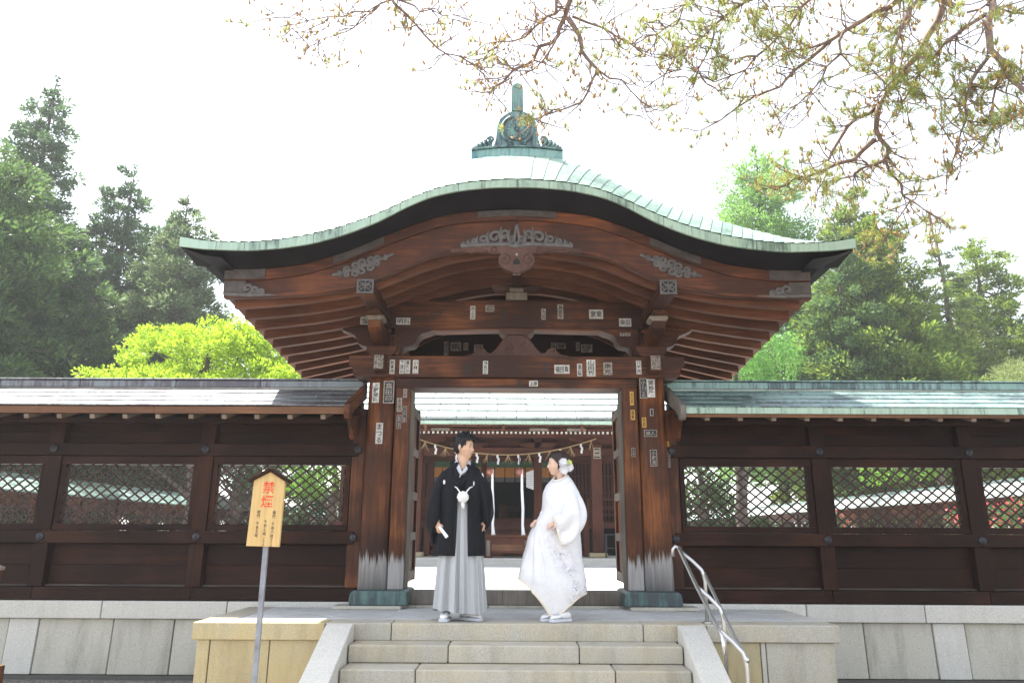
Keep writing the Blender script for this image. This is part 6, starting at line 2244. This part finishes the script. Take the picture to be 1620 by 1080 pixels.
def face_bits(parent, c, rot, scale, lipm, smile=0.0, brow='hair_m', fem=False):
    def fp(y, z, off=0.0):                               # point on the face surface
        best, bd = None, 9
        for row in HPF[fem]:
            for p in row:
                if p.x > .02:
                    dd = (p.y - y) ** 2 + (p.z - z) ** 2
                    if dd < bd:
                        bd, best = dd, p
        return c + rot @ (Vector((best.x + off, y, z)) * scale)
    for s in (-1, 1):
        mb = MB()
        pts = [fp(s * y, .0335 + dz, .001) for y, dz in ((.016, -.002), (.024, .002), (.033, .003), (.044, -.002))]
        mb.tube(pts, [.0022, .0032, .003, .0012] if not fem else [.0014, .002, .0018, .0008], 6, flat=(1, .6, (0, 0, 1)))
        obj('eyebrow', mb, M[brow], parent)
        mb = MB()
        pts = [fp(s * y, .0105 + dz, .0015) for y, dz in ((.017, -.0015), (.024, .0015), (.031, .002), (.038, .0015), (.044, -.002))]
        mb.tube(pts, [.0012, .0026, .0032, .0026, .0012], 6)
        obj('eye', mb, M['eye'], parent)
    mb = MB()
    k = .022 if smile else .019
    up_ = .004 * smile
    mb.tube([fp(y, -.0535 + up_ * (abs(y) / k) ** 2, .0008) for y in np.linspace(-k, k, 7)], [.0012, .0028, .0036, .003, .0036, .0028, .0012], 6)
    mb.tube([fp(y, -.0655 + up_ * 1.8 * (abs(y) / k) ** 2, .0008) for y in np.linspace(-k * .85, k * .85, 7)], [.0012, .0032, .0042, .0046, .0042, .0032, .0012], 6)
    obj('lips', mb, M[lipm], parent, smooth=True)
    if smile > .5:
        mb = MB()
        mb.tube([fp(y, -.0592 + up_ * 1.4 * (abs(y) / k) ** 2, .0025) for y in np.linspace(-k * .8, k * .8, 7)], [.0012, .0026, .0030, .0030, .0030, .0026, .0012], 6)
        obj('teeth', mb, M['tooth'], parent)
HPF = {False: head_pts(), True: head_pts(fem=True)}
face_bits(groom, hc, hrot, 1.0, 'lip_m')

# kimono under the coat
def ell(cx, cy, hw, hd, z, n=64, p=2.3, fold=None):
    row = []
    for k in range(n):
        a = 2 * PI * k / n
        c_, s_ = math.cos(a), math.sin(a)
        q = (abs(c_) ** p + abs(s_) ** p) ** (-1 / p)
        f = fold(a) if fold else 0
        row.append(Vector((cx + (hw + f) * q * c_, cy + (hd + f) * q * s_, z)))
    return row
rows = []
for z, hw, hd, cx, cy in ((1.465, .066, .066, -.52, 7.335), (1.44, .092, .078, -.521, 7.338), (1.40, .165, .095, -.525, 7.34), (1.33, .195, .12, -.53, 7.34), (1.2, .19, .14, -.53, 7.34), (1.10, .165, .125, -.53, 7.335), (1.06, .12, .10, -.53, 7.335)):
    rows.append([p - Vector((0, 0, .165 * max(0, -math.sin(2 * PI * k / 64)) ** 1.5 * max(0, min(1, (z - 1.33) / .13)))) for k, p in enumerate(ell(cx, cy, hw, hd, z))])
obj('kimono', loft(rows, cap1=True), M['black_silk'], groom, smooth=True)

# hakama with deep front pleats
ZH = [1.115, 1.06, .98, .85, .65, .45, .25, .09]
rows, uv = [], []
NH = 220
def pleat(a):
    """saw-tooth knife pleats, deep in front (a = 3pi/2), shallow behind"""
    f = (math.sin(a) < 0) * (1 - abs(math.cos(a)) ** 3)
    u = ((a / (2 * PI)) * 15) % 1.0
    saw = u ** 1.6 if math.cos(a) < 0 else (1 - u) ** 1.6
    return f, saw
for i in range(29):
    v_ = i / 28
    z = 1.115 + (.088 - 1.115) * v_
    hw = interp(v_, [0, .08, .3, .6, 1], [.150, .158, .185, .222, .252])
    hd = interp(v_, [0, .08, .3, .6, 1], [.128, .135, .150, .168, .185])
    cx = -.53 + .002 * v_
    row = []
    for k in range(NH):
        a = 2 * PI * k / NH
        c_, s_ = math.cos(a), math.sin(a)
        f, saw = pleat(a)
        dep = (.006 + .030 * v_ ** .8) * f * (saw - .5) * 2 * (.6 + .6 * math.sin(2.3 * a * 3 + 1) ** 2) + .012 * v_ * math.sin(7 * a + 1.0) * (1 - f)
        q = (abs(c_) ** 2.4 + abs(s_) ** 2.4) ** (-1 / 2.4)
        # the divided skirt parts between the legs near the hem
        split = -.050 * v_ ** 2 * math.exp(-((c_ - .04) / .13) ** 2) * (s_ < 0)
        zz = z + (.018 * math.sin(a * 2 + .6) + .006 * math.sin(9 * a)) * v_ ** 3
        row.append(Vector((cx + (hw + dep) * q * c_, GY + (hd + dep + split) * q * s_, zz)))
        uv.append((k / NH, v_))
    rows.append(row)
hk = loft(rows, cap0=True, cap1=False)
hk.uv = uv
o = obj('hakama', hk, M['hakama'], groom, smooth=False, recalc=True)
o.data.polygons.foreach_set('use_smooth', [True] * len(o.data.polygons))
sh_ = o.modifiers.new('crease', 'EDGE_SPLIT'); sh_.split_angle = R(38)
mb = MB()
for z, w in ((1.098, .034), (1.062, .030)):
    pts = [Vector((-.53 + .158 * math.cos(a), GY - .002 + .1385 * math.sin(a), z)) for a in np.linspace(PI * 1.08, PI * 1.92, 18)]
    ribbon(mb, pts, w, .008, [(math.cos(a), math.sin(a), 0) for a in np.linspace(PI * 1.08, PI * 1.92, 18)])
mb.box(-.535, -.475, 7.155, 7.178, 1.045, 1.11)
obj('waist_ties', mb, M['hakama_plain'] if 'hakama_plain' in M else M['plate'], groom, bevel=.003)

# coat: open in front, falling to the thigh
def coat_rows():
    rows = []
    n = 90
    a_l, a_r = PI * 1.5 - .24, PI * 1.5 + .50            # opening edges (angle), at the waist and below
    for i in range(25):
        v_ = i / 24
        z = 1.455 - (1.455 - .582) * v_
        hw = interp(v_, [0, .05, .12, .3, .6, 1], [.075, .13, .208, .212, .213, .230])
        hd = interp(v_, [0, .05, .12, .3, .6, 1], [.083, .10, .128, .165, .185, .198])
        cx = interp(v_, [0, .2, 1], [-.521, -.53, -.532])
        cl = interp(v_, [0, .20, .38, .45, 1], [.62, .30, .20, .22, .24])
        cr = interp(v_, [0, .20, .38, .45, 1], [.62, .34, .28, .44, .45])
        a0, a1 = PI * 1.5 + cr, PI * 1.5 - cl + 2 * PI
        row = []
        for k in range(n + 1):
            a = a0 + (a1 - a0) * k / n
            c_, s_ = math.cos(a), math.sin(a)
            q = (abs(c_) ** 2.4 + abs(s_) ** 2.4) ** (-1 / 2.4)
            f = .012 * v_ * math.sin(6 * a + 1.2 + v_) + .007 * v_ * math.sin(11 * a + 3 + 2 * v_)
            slope = (-.030 if c_ > 0 else 0) * abs(c_) * max(0, 1 - v_ * 2.5)
            row.append(Vector((cx + (hw + f) * q * c_, 7.335 + (hd + f) * q * s_, z + slope)))
        rows.append(row)
    return rows
cr_ = coat_rows()
ct = obj('coat', loft(cr_, closed=False), M['black_silk'], groom, smooth=True, recalc=True)
so_ = ct.modifiers.new('thick', 'SOLIDIFY'); so_.thickness = .007; so_.offset = 1
# lapels along both edges
for side in (0, -1):
    mb = MB()
    pts = [r[side] for r in cr_]
    nr = [((p.x + .53) * .5, -1, .15) for p in pts]
    pts = [p + Vector((0, -.008, 0)) for p in pts]
    ribbon(mb, pts, [.030 + .012 * min(1, i / 6) for i in range(len(pts))], .010, nr)
    obj('lapel', mb, M['black_silk'], ct, smooth=False, bevel=.003)
# pale collar of the under-robe
mb = MB()
Lc = [(-.592, 7.330, 1.492), (-.590, 7.283, 1.466), (-.573, 7.250, 1.425), (-.551, 7.228, 1.385), (-.532, 7.212, 1.345)]
Rc = [(-.450, 7.325, 1.474), (-.454, 7.280, 1.449), (-.474, 7.248, 1.410), (-.500, 7.226, 1.374), (-.528, 7.214, 1.343)]
ribbon(mb, [Vector(p) for p in Lc], [.030, .036, .038, .036, .026], .006, [(-.9, -.3, .3), (-.6, -.7, .3), (-.3, -.9, .3), (-.2, -1, .3), (-.1, -1, .2)])
ribbon(mb, [Vector(p) for p in Rc], [.030, .032, .032, .028, .018], .006, [(.9, -.3, .3), (.6, -.7, .3), (.3, -.9, .3), (.2, -1, .3), (.1, -1, .2)])
ribbon(mb, [Vector(p) for p in ((-.528, 7.216, 1.350), (-.545, 7.196, 1.305), (-.560, 7.182, 1.262), (-.575, 7.172, 1.218))], [.012, .010, .009, .006], .004, (-.1, -1, .25))
obj('under_collar', mb, M['collar'], groom)
mb = MB()
Lk = [(-.626, 7.345, 1.484), (-.628, 7.285, 1.455), (-.614, 7.240, 1.405), (-.590, 7.206, 1.350), (-.564, 7.188, 1.295), (-.556, 7.174, 1.24), (-.572, 7.160, 1.15)]
Rk = [(-.416, 7.34, 1.464), (-.414, 7.278, 1.436), (-.432, 7.232, 1.388), (-.466, 7.200, 1.335), (-.518, 7.184, 1.272), (-.566, 7.168, 1.21), (-.585, 7.160, 1.15)]
for P_ in (Lk, Rk):
    ribbon(mb, [Vector(p) for p in P_], .046, .008, [(-.3 if P_ is Lk else .3, -1, .2)] * 7)
obj('kimono_collar', mb, M['black_silk'], groom)
# sleeves
sl1 = sleeve_mb([((-.655, 7.34, 1.345), .085, .115, (0, 1, 0)), ((-.735, 7.345, 1.22), .080, .13, (0, 1, 0)), ((-.785, 7.345, 1.06), .070, .14, (0, 1, 0)), ((-.795, 7.330, .93), .062, .15, (0, 1, 0)), ((-.792, 7.365, .82), .045, .115, (0, 1, 0)), ((-.770, 7.385, .695), .030, .070, (0, 1, 0))], seed=1)
sl1 = sleeve_mb([((-.655, 7.34, 1.345), .115, .078, (0, 1, 0)), ((-.735, 7.345, 1.22), .13, .076, (0, 1, 0)), ((-.772, 7.335, 1.06), .155, .082, (0, 1, 0)), ((-.782, 7.315, .93), .155, .072, (0, 1, 0)), ((-.792, 7.365, .82), .115, .042, (0, 1, 0)), ((-.772, 7.385, .695), .070, .026, (0, 1, 0))], seed=1)
obj('sleeve', sl1, M['black_silk'], groom, smooth=True)
sl2 = sleeve_mb([((-.395, 7.34, 1.325), .115, .074, (0, 1, 0)), ((-.325, 7.345, 1.20), .13, .076, (0, 1, 0)), ((-.288, 7.35, 1.05), .14, .066, (0, 1, 0)), ((-.280, 7.345, .95), .14, .058, (0, 1, 0)), ((-.283, 7.37, .88), .11, .045, (0, 1, 0)), ((-.30, 7.39, .845), .075, .028, (0, 1, 0))], seed=2)
obj('sleeve', sl2, M['black_silk'], groom, smooth=True)
# dark openings of the sleeves where the hands come out, crests, tassel, cords
for x, z, y, w in ((-.690, 1.262, 7.192, .011), (-.404, 1.248, 7.180, .006)):
    mb = MB().ball((x, y, z), (w, .006, .022), 14, 8)
    obj('crest', mb, M['white_obi'], groom, smooth=True)
mb = MB().ball((-.325, 7.28, 1.335), (.008, .012, .024), 12, 8, rot=Matrix.Rotation(R(-15), 3, 'Y'))
obj('crest', mb, M['white_obi'], groom, smooth=True)
pc = Vector((-.502, 7.118, 1.118))
mb = MB()
mb.ball(pc, (.050, .040, .050), 20, 14)
for k in range(150):
    d = Vector(unit(rngh.normal(size=3)))
    mb.ball(pc + Vector((d.x * .048, d.y * .038, d.z * .048)), .0085, 6, 4)
pm = obj('tassel_ball', mb, M['white_obi'], groom, smooth=True)
mb = MB()
for s in (-1, 1):
    mb.tube([pc + Vector((s * .02, .01, .03)), pc + Vector((s * .042, .012, .062)), pc + Vector((s * .062, .030, .088)), pc + Vector((s * .085, .055, .10))], [.008, .007, .006, .005], 8)
mb.tube([pc + Vector((0, 0, -.04)), pc + Vector((.002, .002, -.072)), pc + Vector((.004, .006, -.105))], [.012, .018, .016], 10)
obj('tassel_cord', mb, M['white_obi'], groom, smooth=True)
# feet in white socks on white sandals
def foot(parent, heel, toe, w=.042, h=.055):
    heel, toe = Vector(heel), Vector(toe)
    d = (toe - heel)
    L_ = d.length; d.normalize()
    s_ = Vector((-d.y, d.x, 0))
    rows = []
    for i in range(13):
        q = i / 12
        ww = w * interp(q, [0, .08, .3, .7, .92, 1], [.35, .72, .78, 1.05, .8, .25])
        hh = h * interp(q, [0, .1, .35, .7, .95, 1], [.9, 1.35, 1.25, .78, .55, .3])
        c_ = heel + d * L_ * q
        rows.append([c_ + s_ * math.cos(a) * ww + Vector((0, 0, .028 + hh * .5 + math.sin(a) * hh * .5)) for a in np.linspace(0, 2 * PI, 17)[:-1]])
    obj('sock', MB().grid(rows, closed_u=True, cap0=True, cap1=True), M['white_tabi'], parent, smooth=True)
    rows = []
    for i in range(15):
        q = i / 14
        ww = (w + .006) * interp(q, [0, .06, .3, .7, .94, 1], [.45, .86, .92, 1.1, .85, .4])
        c_ = heel + d * (L_ * (q * 1.08 - .04))
        rows.append([c_ + s_ * ww + Vector((0, 0, .003)), c_ + s_ * ww + Vector((0, 0, .030)), c_ - s_ * ww + Vector((0, 0, .030)), c_ - s_ * ww + Vector((0, 0, .003))])
    obj('sandal', MB().grid(rows, closed_u=True, cap0=True, cap1=True), M['collar'], parent, bevel=.004)
    mb = MB()
    for q in (-1, 1):
        p0 = heel + d * L_ * .84 + Vector((0, 0, .062))
        p2 = heel + d * L_ * .48 + s_ * q * (w * 1.0) + Vector((0, 0, .034))
        pm_ = heel + d * L_ * .68 + s_ * q * w * .62 + Vector((0, 0, .078))
        mb.tube([p0, pm_, p2], .006, 6)
    obj('sandal_strap', mb, M['collar'], parent, smooth=True)
foot(groom, (-.645, 7.36, 0), (-.662, 7.135, 0))
foot(groom, (-.515, 7.37, 0), (-.318, 7.235, 0))
fan = thing('folding_fan', 'closed white folding fan pointing down from the hand of the man in black', 'fan', (-.66, 7.13, .80))
f0, f1 = Vector((-.722, 7.150, .850)), Vector((-.640, 7.100, .750))
mb = MB()
dd = (f1 - f0).normalized()
ribs = MB()
for k in range(5):
    o_ = Vector((0, -.0045 * (k - 2), .0))
    w0, w1 = .012, .026
    sd_ = dd.cross(Vector((0, -1, 0))).normalized()
    mb.grid([[f0 + o_ - sd_ * w0, f0 + o_ + sd_ * w0, f0 + o_ + sd_ * w0 + Vector((0, .0035, 0)), f0 + o_ - sd_ * w0 + Vector((0, .0035, 0))],
             [f1 + o_ - sd_ * w1 * .6, f1 + o_ + sd_ * w1 * .6, f1 + o_ + sd_ * w1 * .6 + Vector((0, .0035, 0)), f1 + o_ - sd_ * w1 * .6 + Vector((0, .0035, 0))]], closed_u=True, cap0=True, cap1=True)
obj('fan_leaf', mb, M['whitecloth'], fan)
obj('rivet', MB().tube([f0 + dd * .006 + Vector((0, -.013, 0)), f0 + dd * .006 + Vector((0, .014, 0))], .004, 8), M['steel'], fan)

# ------------------------------------------------------------------ the bride
BY = 7.35
bride = thing('person', 'woman in white bridal kimono with large white flower in her hair holding up her hem', 'person', (.43, BY, 0))
brot = Matrix.Rotation(R(180 + 6), 3, 'Z') @ Matrix.Rotation(R(2), 3, 'Y')
bc = Vector((.405, 7.34, 1.445))
b = MB()
head_mb(b, bc, brot, .93, True)
capsule(b, [(.455, 7.345, 1.24), (.448, 7.345, 1.30), (.430, 7.345, 1.385)], [.058, .044, .046])
capsule(b, [(.44, 7.35, .85), (.445, 7.35, 1.0), (.455, 7.35, 1.18)], [.12, .11, .105])
capsule(b, [(.455, 7.265, 1.19), (.455, 7.35, 1.22), (.455, 7.435, 1.19)], [.04, .05, .04])
WN, WF = Vector((.385, 7.125, .888)), Vector((.245, 7.285, .905))
capsule(b, [(.465, 7.255, 1.18), (.52, 7.17, 1.02)], [.038, .035]); capsule(b, [(.52, 7.17, 1.02), WN], [.035, .021])
capsule(b, [(.45, 7.44, 1.18), (.42, 7.45, 1.02)], [.038, .035]); capsule(b, [(.42, 7.46, 1.02), WF], [.035, .021])
capsule(b, [(.44, 7.30, .85), (.40, 7.30, .45), (.38, 7.28, .09)], [.08, .055, .035])
capsule(b, [(.45, 7.41, .85), (.43, 7.42, .45), (.45, 7.38, .09)], [.08, .055, .035])
hand_mb(b, WN, (-1, -.15, -.30), (-.15, .35, -1), 1, .84, .95)
hand_mb(b, WF, (-1, -.25, -.12), (-.1, -.2, -1), -1, .84, .95)
body_obj('body', b, M['skin_f'], bride, .0042)
HB = head_pts(fem=True)
def b_in(p):
    if p.x > .055:
        return p.z > .066
    if p.x > .010:
        return p.z > .066 - (.055 - p.x) * 1.35
    return p.z > -.050 - .012 * sm(-p.x / .06)
def b_th(p):
    back = sm((-p.x + .01) / .07); top = sm((p.z - .02) / .08)
    return .010 + .016 * top + .020 * back * sm((p.z + .08) / .06)
hm = hair_shell(HB, bc, brot, .93, b_in, b_th)
bun = bc + brot @ Vector((-.112, -.0, -.048))
hm.ball(bun, (.050, .052, .046), 16, 12)
rngh = np.random.default_rng(8)
for k in range(260):
    i, j = rngh.integers(2, 36), rngh.integers(0, 72)
    p = HB[i][j]
    if not b_in(p):
        continue
    n_ = Vector((p.x / .098 ** 2, p.y / .076 ** 2, p.z / .12 ** 2)).normalized()
    s0 = bc + brot @ ((p + n_ * (b_th(p) - .001)) * .93)
    tgt = (bun - s0)
    d = tgt.normalized() * .8 + (brot @ n_) * .28
    lock(hm, s0, d, rngh.uniform(.03, .055), .0042, (brot @ n_) * -.25, 4)
for k in range(60):
    a = rngh.uniform(0, 2 * PI); e = rngh.uniform(-.8, 1)
    d = Vector((math.cos(a), math.sin(a), e)).normalized()
    tg = d.cross(Vector((.3, .2, 1))).normalized()
    lock(hm, bun + Vector((d.x * .048, d.y * .05, d.z * .045)), tg, rngh.uniform(.03, .06), .006, d * -.5, 4)
for s in (1,):                                          # a soft side fringe over the temple
    for k in range(26):
        q = k / 25
        p0 = bc + brot @ (Vector((.070 - .02 * q, s * (.012 + .045 * q), .092 - .02 * q)))
        lock(hm, p0, brot @ Vector((-.25, s * .75, -.55)), .075 + .012 * q, .0055, brot @ Vector((-.55, -.12 * s, -.35)), 5)
obj('hair', hm, M['hair_f'], bride, smooth=True, recalc=False)
face_bits(bride, bc, brot, .93, 'lip', 1.0, 'hair_f', True)
# flower of broad white petals behind the ear that faces us
fc = bc + Vector((.078, -.088, -.018))
def blossom(parent, c, nrm, r, n, rings, mat, seed):
    rng = np.random.default_rng(seed)
    nrm = Vector(nrm).normalized()
    u_ = nrm.orthogonal().normalized(); v__ = nrm.cross(u_)
    for ring in range(rings):
        rr = r * (1 - .28 * ring)
        for k in range(n):
            a = 2 * PI * (k + .5 * ring) / n + rng.uniform(-.15, .15)
            dir_ = u_ * math.cos(a) + v__ * math.sin(a)
            tan_ = nrm.cross(dir_)
            rows = []
            for i in range(6):
                q = i / 5
                wv = rr * .62 * math.sin(PI * (.12 + .83 * q)) ** .7
                lift = (.10 + .30 * ring) * rr * q + .22 * rr * q * q * (1 if ring else .2)
                row = []
                for j in range(5):
                    t_ = (j - 2) / 2
                    row.append(c + dir_ * rr * q * (1 - .08 * t_ * t_) + tan_ * wv * t_ + nrm * (lift + .18 * rr * t_ * t_ * q + .04 * rr * math.sin(9 * t_ + k) * q))
                rows.append(row)
            obj('petal', MB().grid(rows), M[mat], parent, smooth=True, recalc=False)
fo = obj('hair_flower', MB().ball(fc, (.018, .014, .018), 10, 8), M['petal'], bride, smooth=True)
blossom(fo, fc + Vector((-.022, -.004, .026)), (-.25, -1, .35), .050, 6, 2, 'petal', 1)
blossom(fo, fc + Vector((-.014, -.004, -.034)), (-.15, -1, -.3), .052, 6, 2, 'petal', 2)
blossom(fo, fc + Vector((.034, .004, -.014)), (.4, -1, -.05), .046, 6, 2, 'petal', 3)
blossom(fo, fc + Vector((.034, -.006, .030)), (.4, -1, .3), .030, 6, 2, 'petal_g', 4)

# robe: a broad over-kimono, hem gathered up in front
ZB = [0.02, .10, .26, .37, .46, .60, .75, .88, .99, 1.11, 1.17, 1.24, 1.29, 1.33, 1.345]
XL = [.20, .16, .07, .030, .045, .085, .120, .180, .258, .264, .272, .305, .352, .384, .392]
XR = [.50, .57, .672, .665, .645, .630, .618, .616, .622, .628, .612, .578, .548, .515, .505]
HD = [.13, .16, .20, .215, .215, .205, .20, .195, .19, .180, .170, .150, .115, .080, .066]
def hemz(c_, s_):
    left = .372 + .012 * s_
    low = .060
    right = .250
    if c_ < -.20:
        q = sm((-.20 - c_) / .80)
        return low + .005 + (left - low) * (q ** .9)
    q = sm((c_ - .02) / .98)
    return low + (right - low) * q ** 1.3
rows = []
NBR = 200
for i in range(46):
    v_ = i / 45
    row = []
    for k in range(NBR):
        a = 2 * PI * k / NBR
        c_, s_ = math.cos(a), math.sin(a)
        zt0 = 1.345 - .078 * max(0, -(.55 * c_ + .80 * s_)) ** 1.2
        z = zt0 + (hemz(c_, s_) - zt0) * v_
        xl, xr, hd = interp(z, ZB, XL), interp(z, ZB, XR), interp(z, ZB, HD)
        cx, hw = (xl + xr) / 2, (xr - xl) / 2
        q = (abs(c_) ** 2.2 + abs(s_) ** 2.2) ** (-1 / 2.2)
        low = sm((1.0 - z) / .5)
        # folds fan out from the hands towards the hem
        ang = math.atan2(z - .92, cx + hw * c_ - .20)
        fr_ = sm((.45 - (cx + hw * c_)) / .25)
        f = low * (.030 * (1 - 2 * abs(math.sin(ang * 15 + s_ * 1.2)) ** .6) + .012 * math.sin(ang * 31 + 1.3 + s_ * 3)) * (.35 + .65 * abs(s_)) * (.40 + .6 * fr_)
        f += (.006 * math.sin(5 * a + z * 9) + .007 * (1 - 2 * abs(math.sin(2.5 * a + z * 14)) ** .6) * sm((1.3 - z) / .2)) * sm((z - .2) / .3)
        row.append(Vector((cx + (hw + f * .4) * q * c_, 7.35 + (hd + f) * q * s_, z)))
    rows.append(row)
kb = obj('over_kimono', loft(rows), M['bride_silk'], bride, smooth=True)
s2 = kb.modifiers.new('thick', 'SOLIDIFY'); s2.thickness = .008; s2.offset = 1
mb = MB()
hem = [rows[-1][k] for k in range(NBR)] + [rows[-1][0]]
mb.tube(hem, .013, 8, cap=False)
obj('padded_hem', mb, M['cream_silk'], kb, smooth=True)
# collar: thick band round the low neckline, crossing at the throat, with a cream under-collar inside it
ringp = [rows[0][k] for k in range(NBR)]
cen = Vector((.448, 7.35, 1.30))
def ringband(i0, i1, w, th, lift, out, mat, name):
    pts, nr = [], []
    for k in range(i0, i1 + 1):
        p = ringp[k % NBR]
        o_ = Vector((p.x - cen.x, p.y - cen.y, 0)).normalized()
        pts.append(p + o_ * out + Vector((0, 0, lift)))
        nr.append(tuple(o_ + Vector((0, 0, .55))))
    mb = MB()
    ribbon(mb, pts, w, th, nr)
    return obj(name, mb, M[mat], bride, bevel=.006)
ringband(0, NBR, .046, .016, -.006, .008, 'bride_silk', 'collar')
ringband(0, NBR, .012, .006, .018, -.003, 'cream_silk', 'under_collar')
mb = MB()
kf = NBR // 2 + 8
p0 = ringp[kf]
ribbon(mb, [p0 + Vector((0, -.004, -.005)), p0 + Vector((-.035, -.012, -.06)), Vector((.300, 7.262, 1.14)), Vector((.272, 7.262, 1.05))], [.046, .048, .044, .030], .014, [(-.6, -1, .5), (-.8, -.9, .4), (-.9, -.8, .2), (-1, -.6, .1)])
obj('collar', mb, M['bride_silk'], bride, bevel=.006)
# obi knot making the back jut out under the robe is part of the outline; sleeves follow
s3 = sleeve_mb([((.470, 7.262, 1.245), .085, .070, (1, 0, .45)), ((.525, 7.195, 1.12), .096, .078, (1, 0, .2)), ((.540, 7.150, .985), .112, .085, (.95, 0, -.25)), ((.485, 7.118, .865), .128, .066, (.55, 0, -.85)), ((.388, 7.112, .815), .112, .042, (.30, 0, -1))], 48, .022, 5, cap1=False, free=True)
so3 = obj('sleeve', s3, M['bride_silk'], bride, smooth=True)
end = [Vector(p) for p in s3.v[-36:]]
obj('sleeve_lining', MB().tube(end + [end[0]], .0075, 6, cap=False), M['cream_silk'], so3, smooth=True)
s4 = sleeve_mb([((.44, 7.47, 1.225), .085, .075, (0, 0, 1)), ((.385, 7.465, 1.08), .10, .065, (0, 0, 1)), ((.325, 7.42, .97), .105, .055, (0, 0, 1)), ((.262, 7.30, .915), .060, .042, (0, 0, 1))], 28, .008, 7)
obj('sleeve', s4, M['bride_silk'], bride, smooth=True)
foot(bride, (.395, 7.30, 0), (.235, 7.235, 0), .036, .048)
foot(bride, (.510, 7.27, 0), (.318, 7.165, 0), .038, .050)
# ================================================================== AIR
hz = NT('pale_air')
hz.t.nodes.remove(hz.b)
pv = hz.n('VolumePrincipled')
pv.inputs['Color'].default_value = (.95, .97, 1.0, 1)
pv.inputs['Density'].default_value = .0009
pv.inputs['Anisotropy'].default_value = .2
hz.link(pv.outputs[0], hz.out.inputs['Volume'])
ho = obj('haze', MB().box(-70, 70, -12, 120, GZ - 1.2, 26), hz.mat)
setting(ho, 'pale summer air over the court', 'stuff')
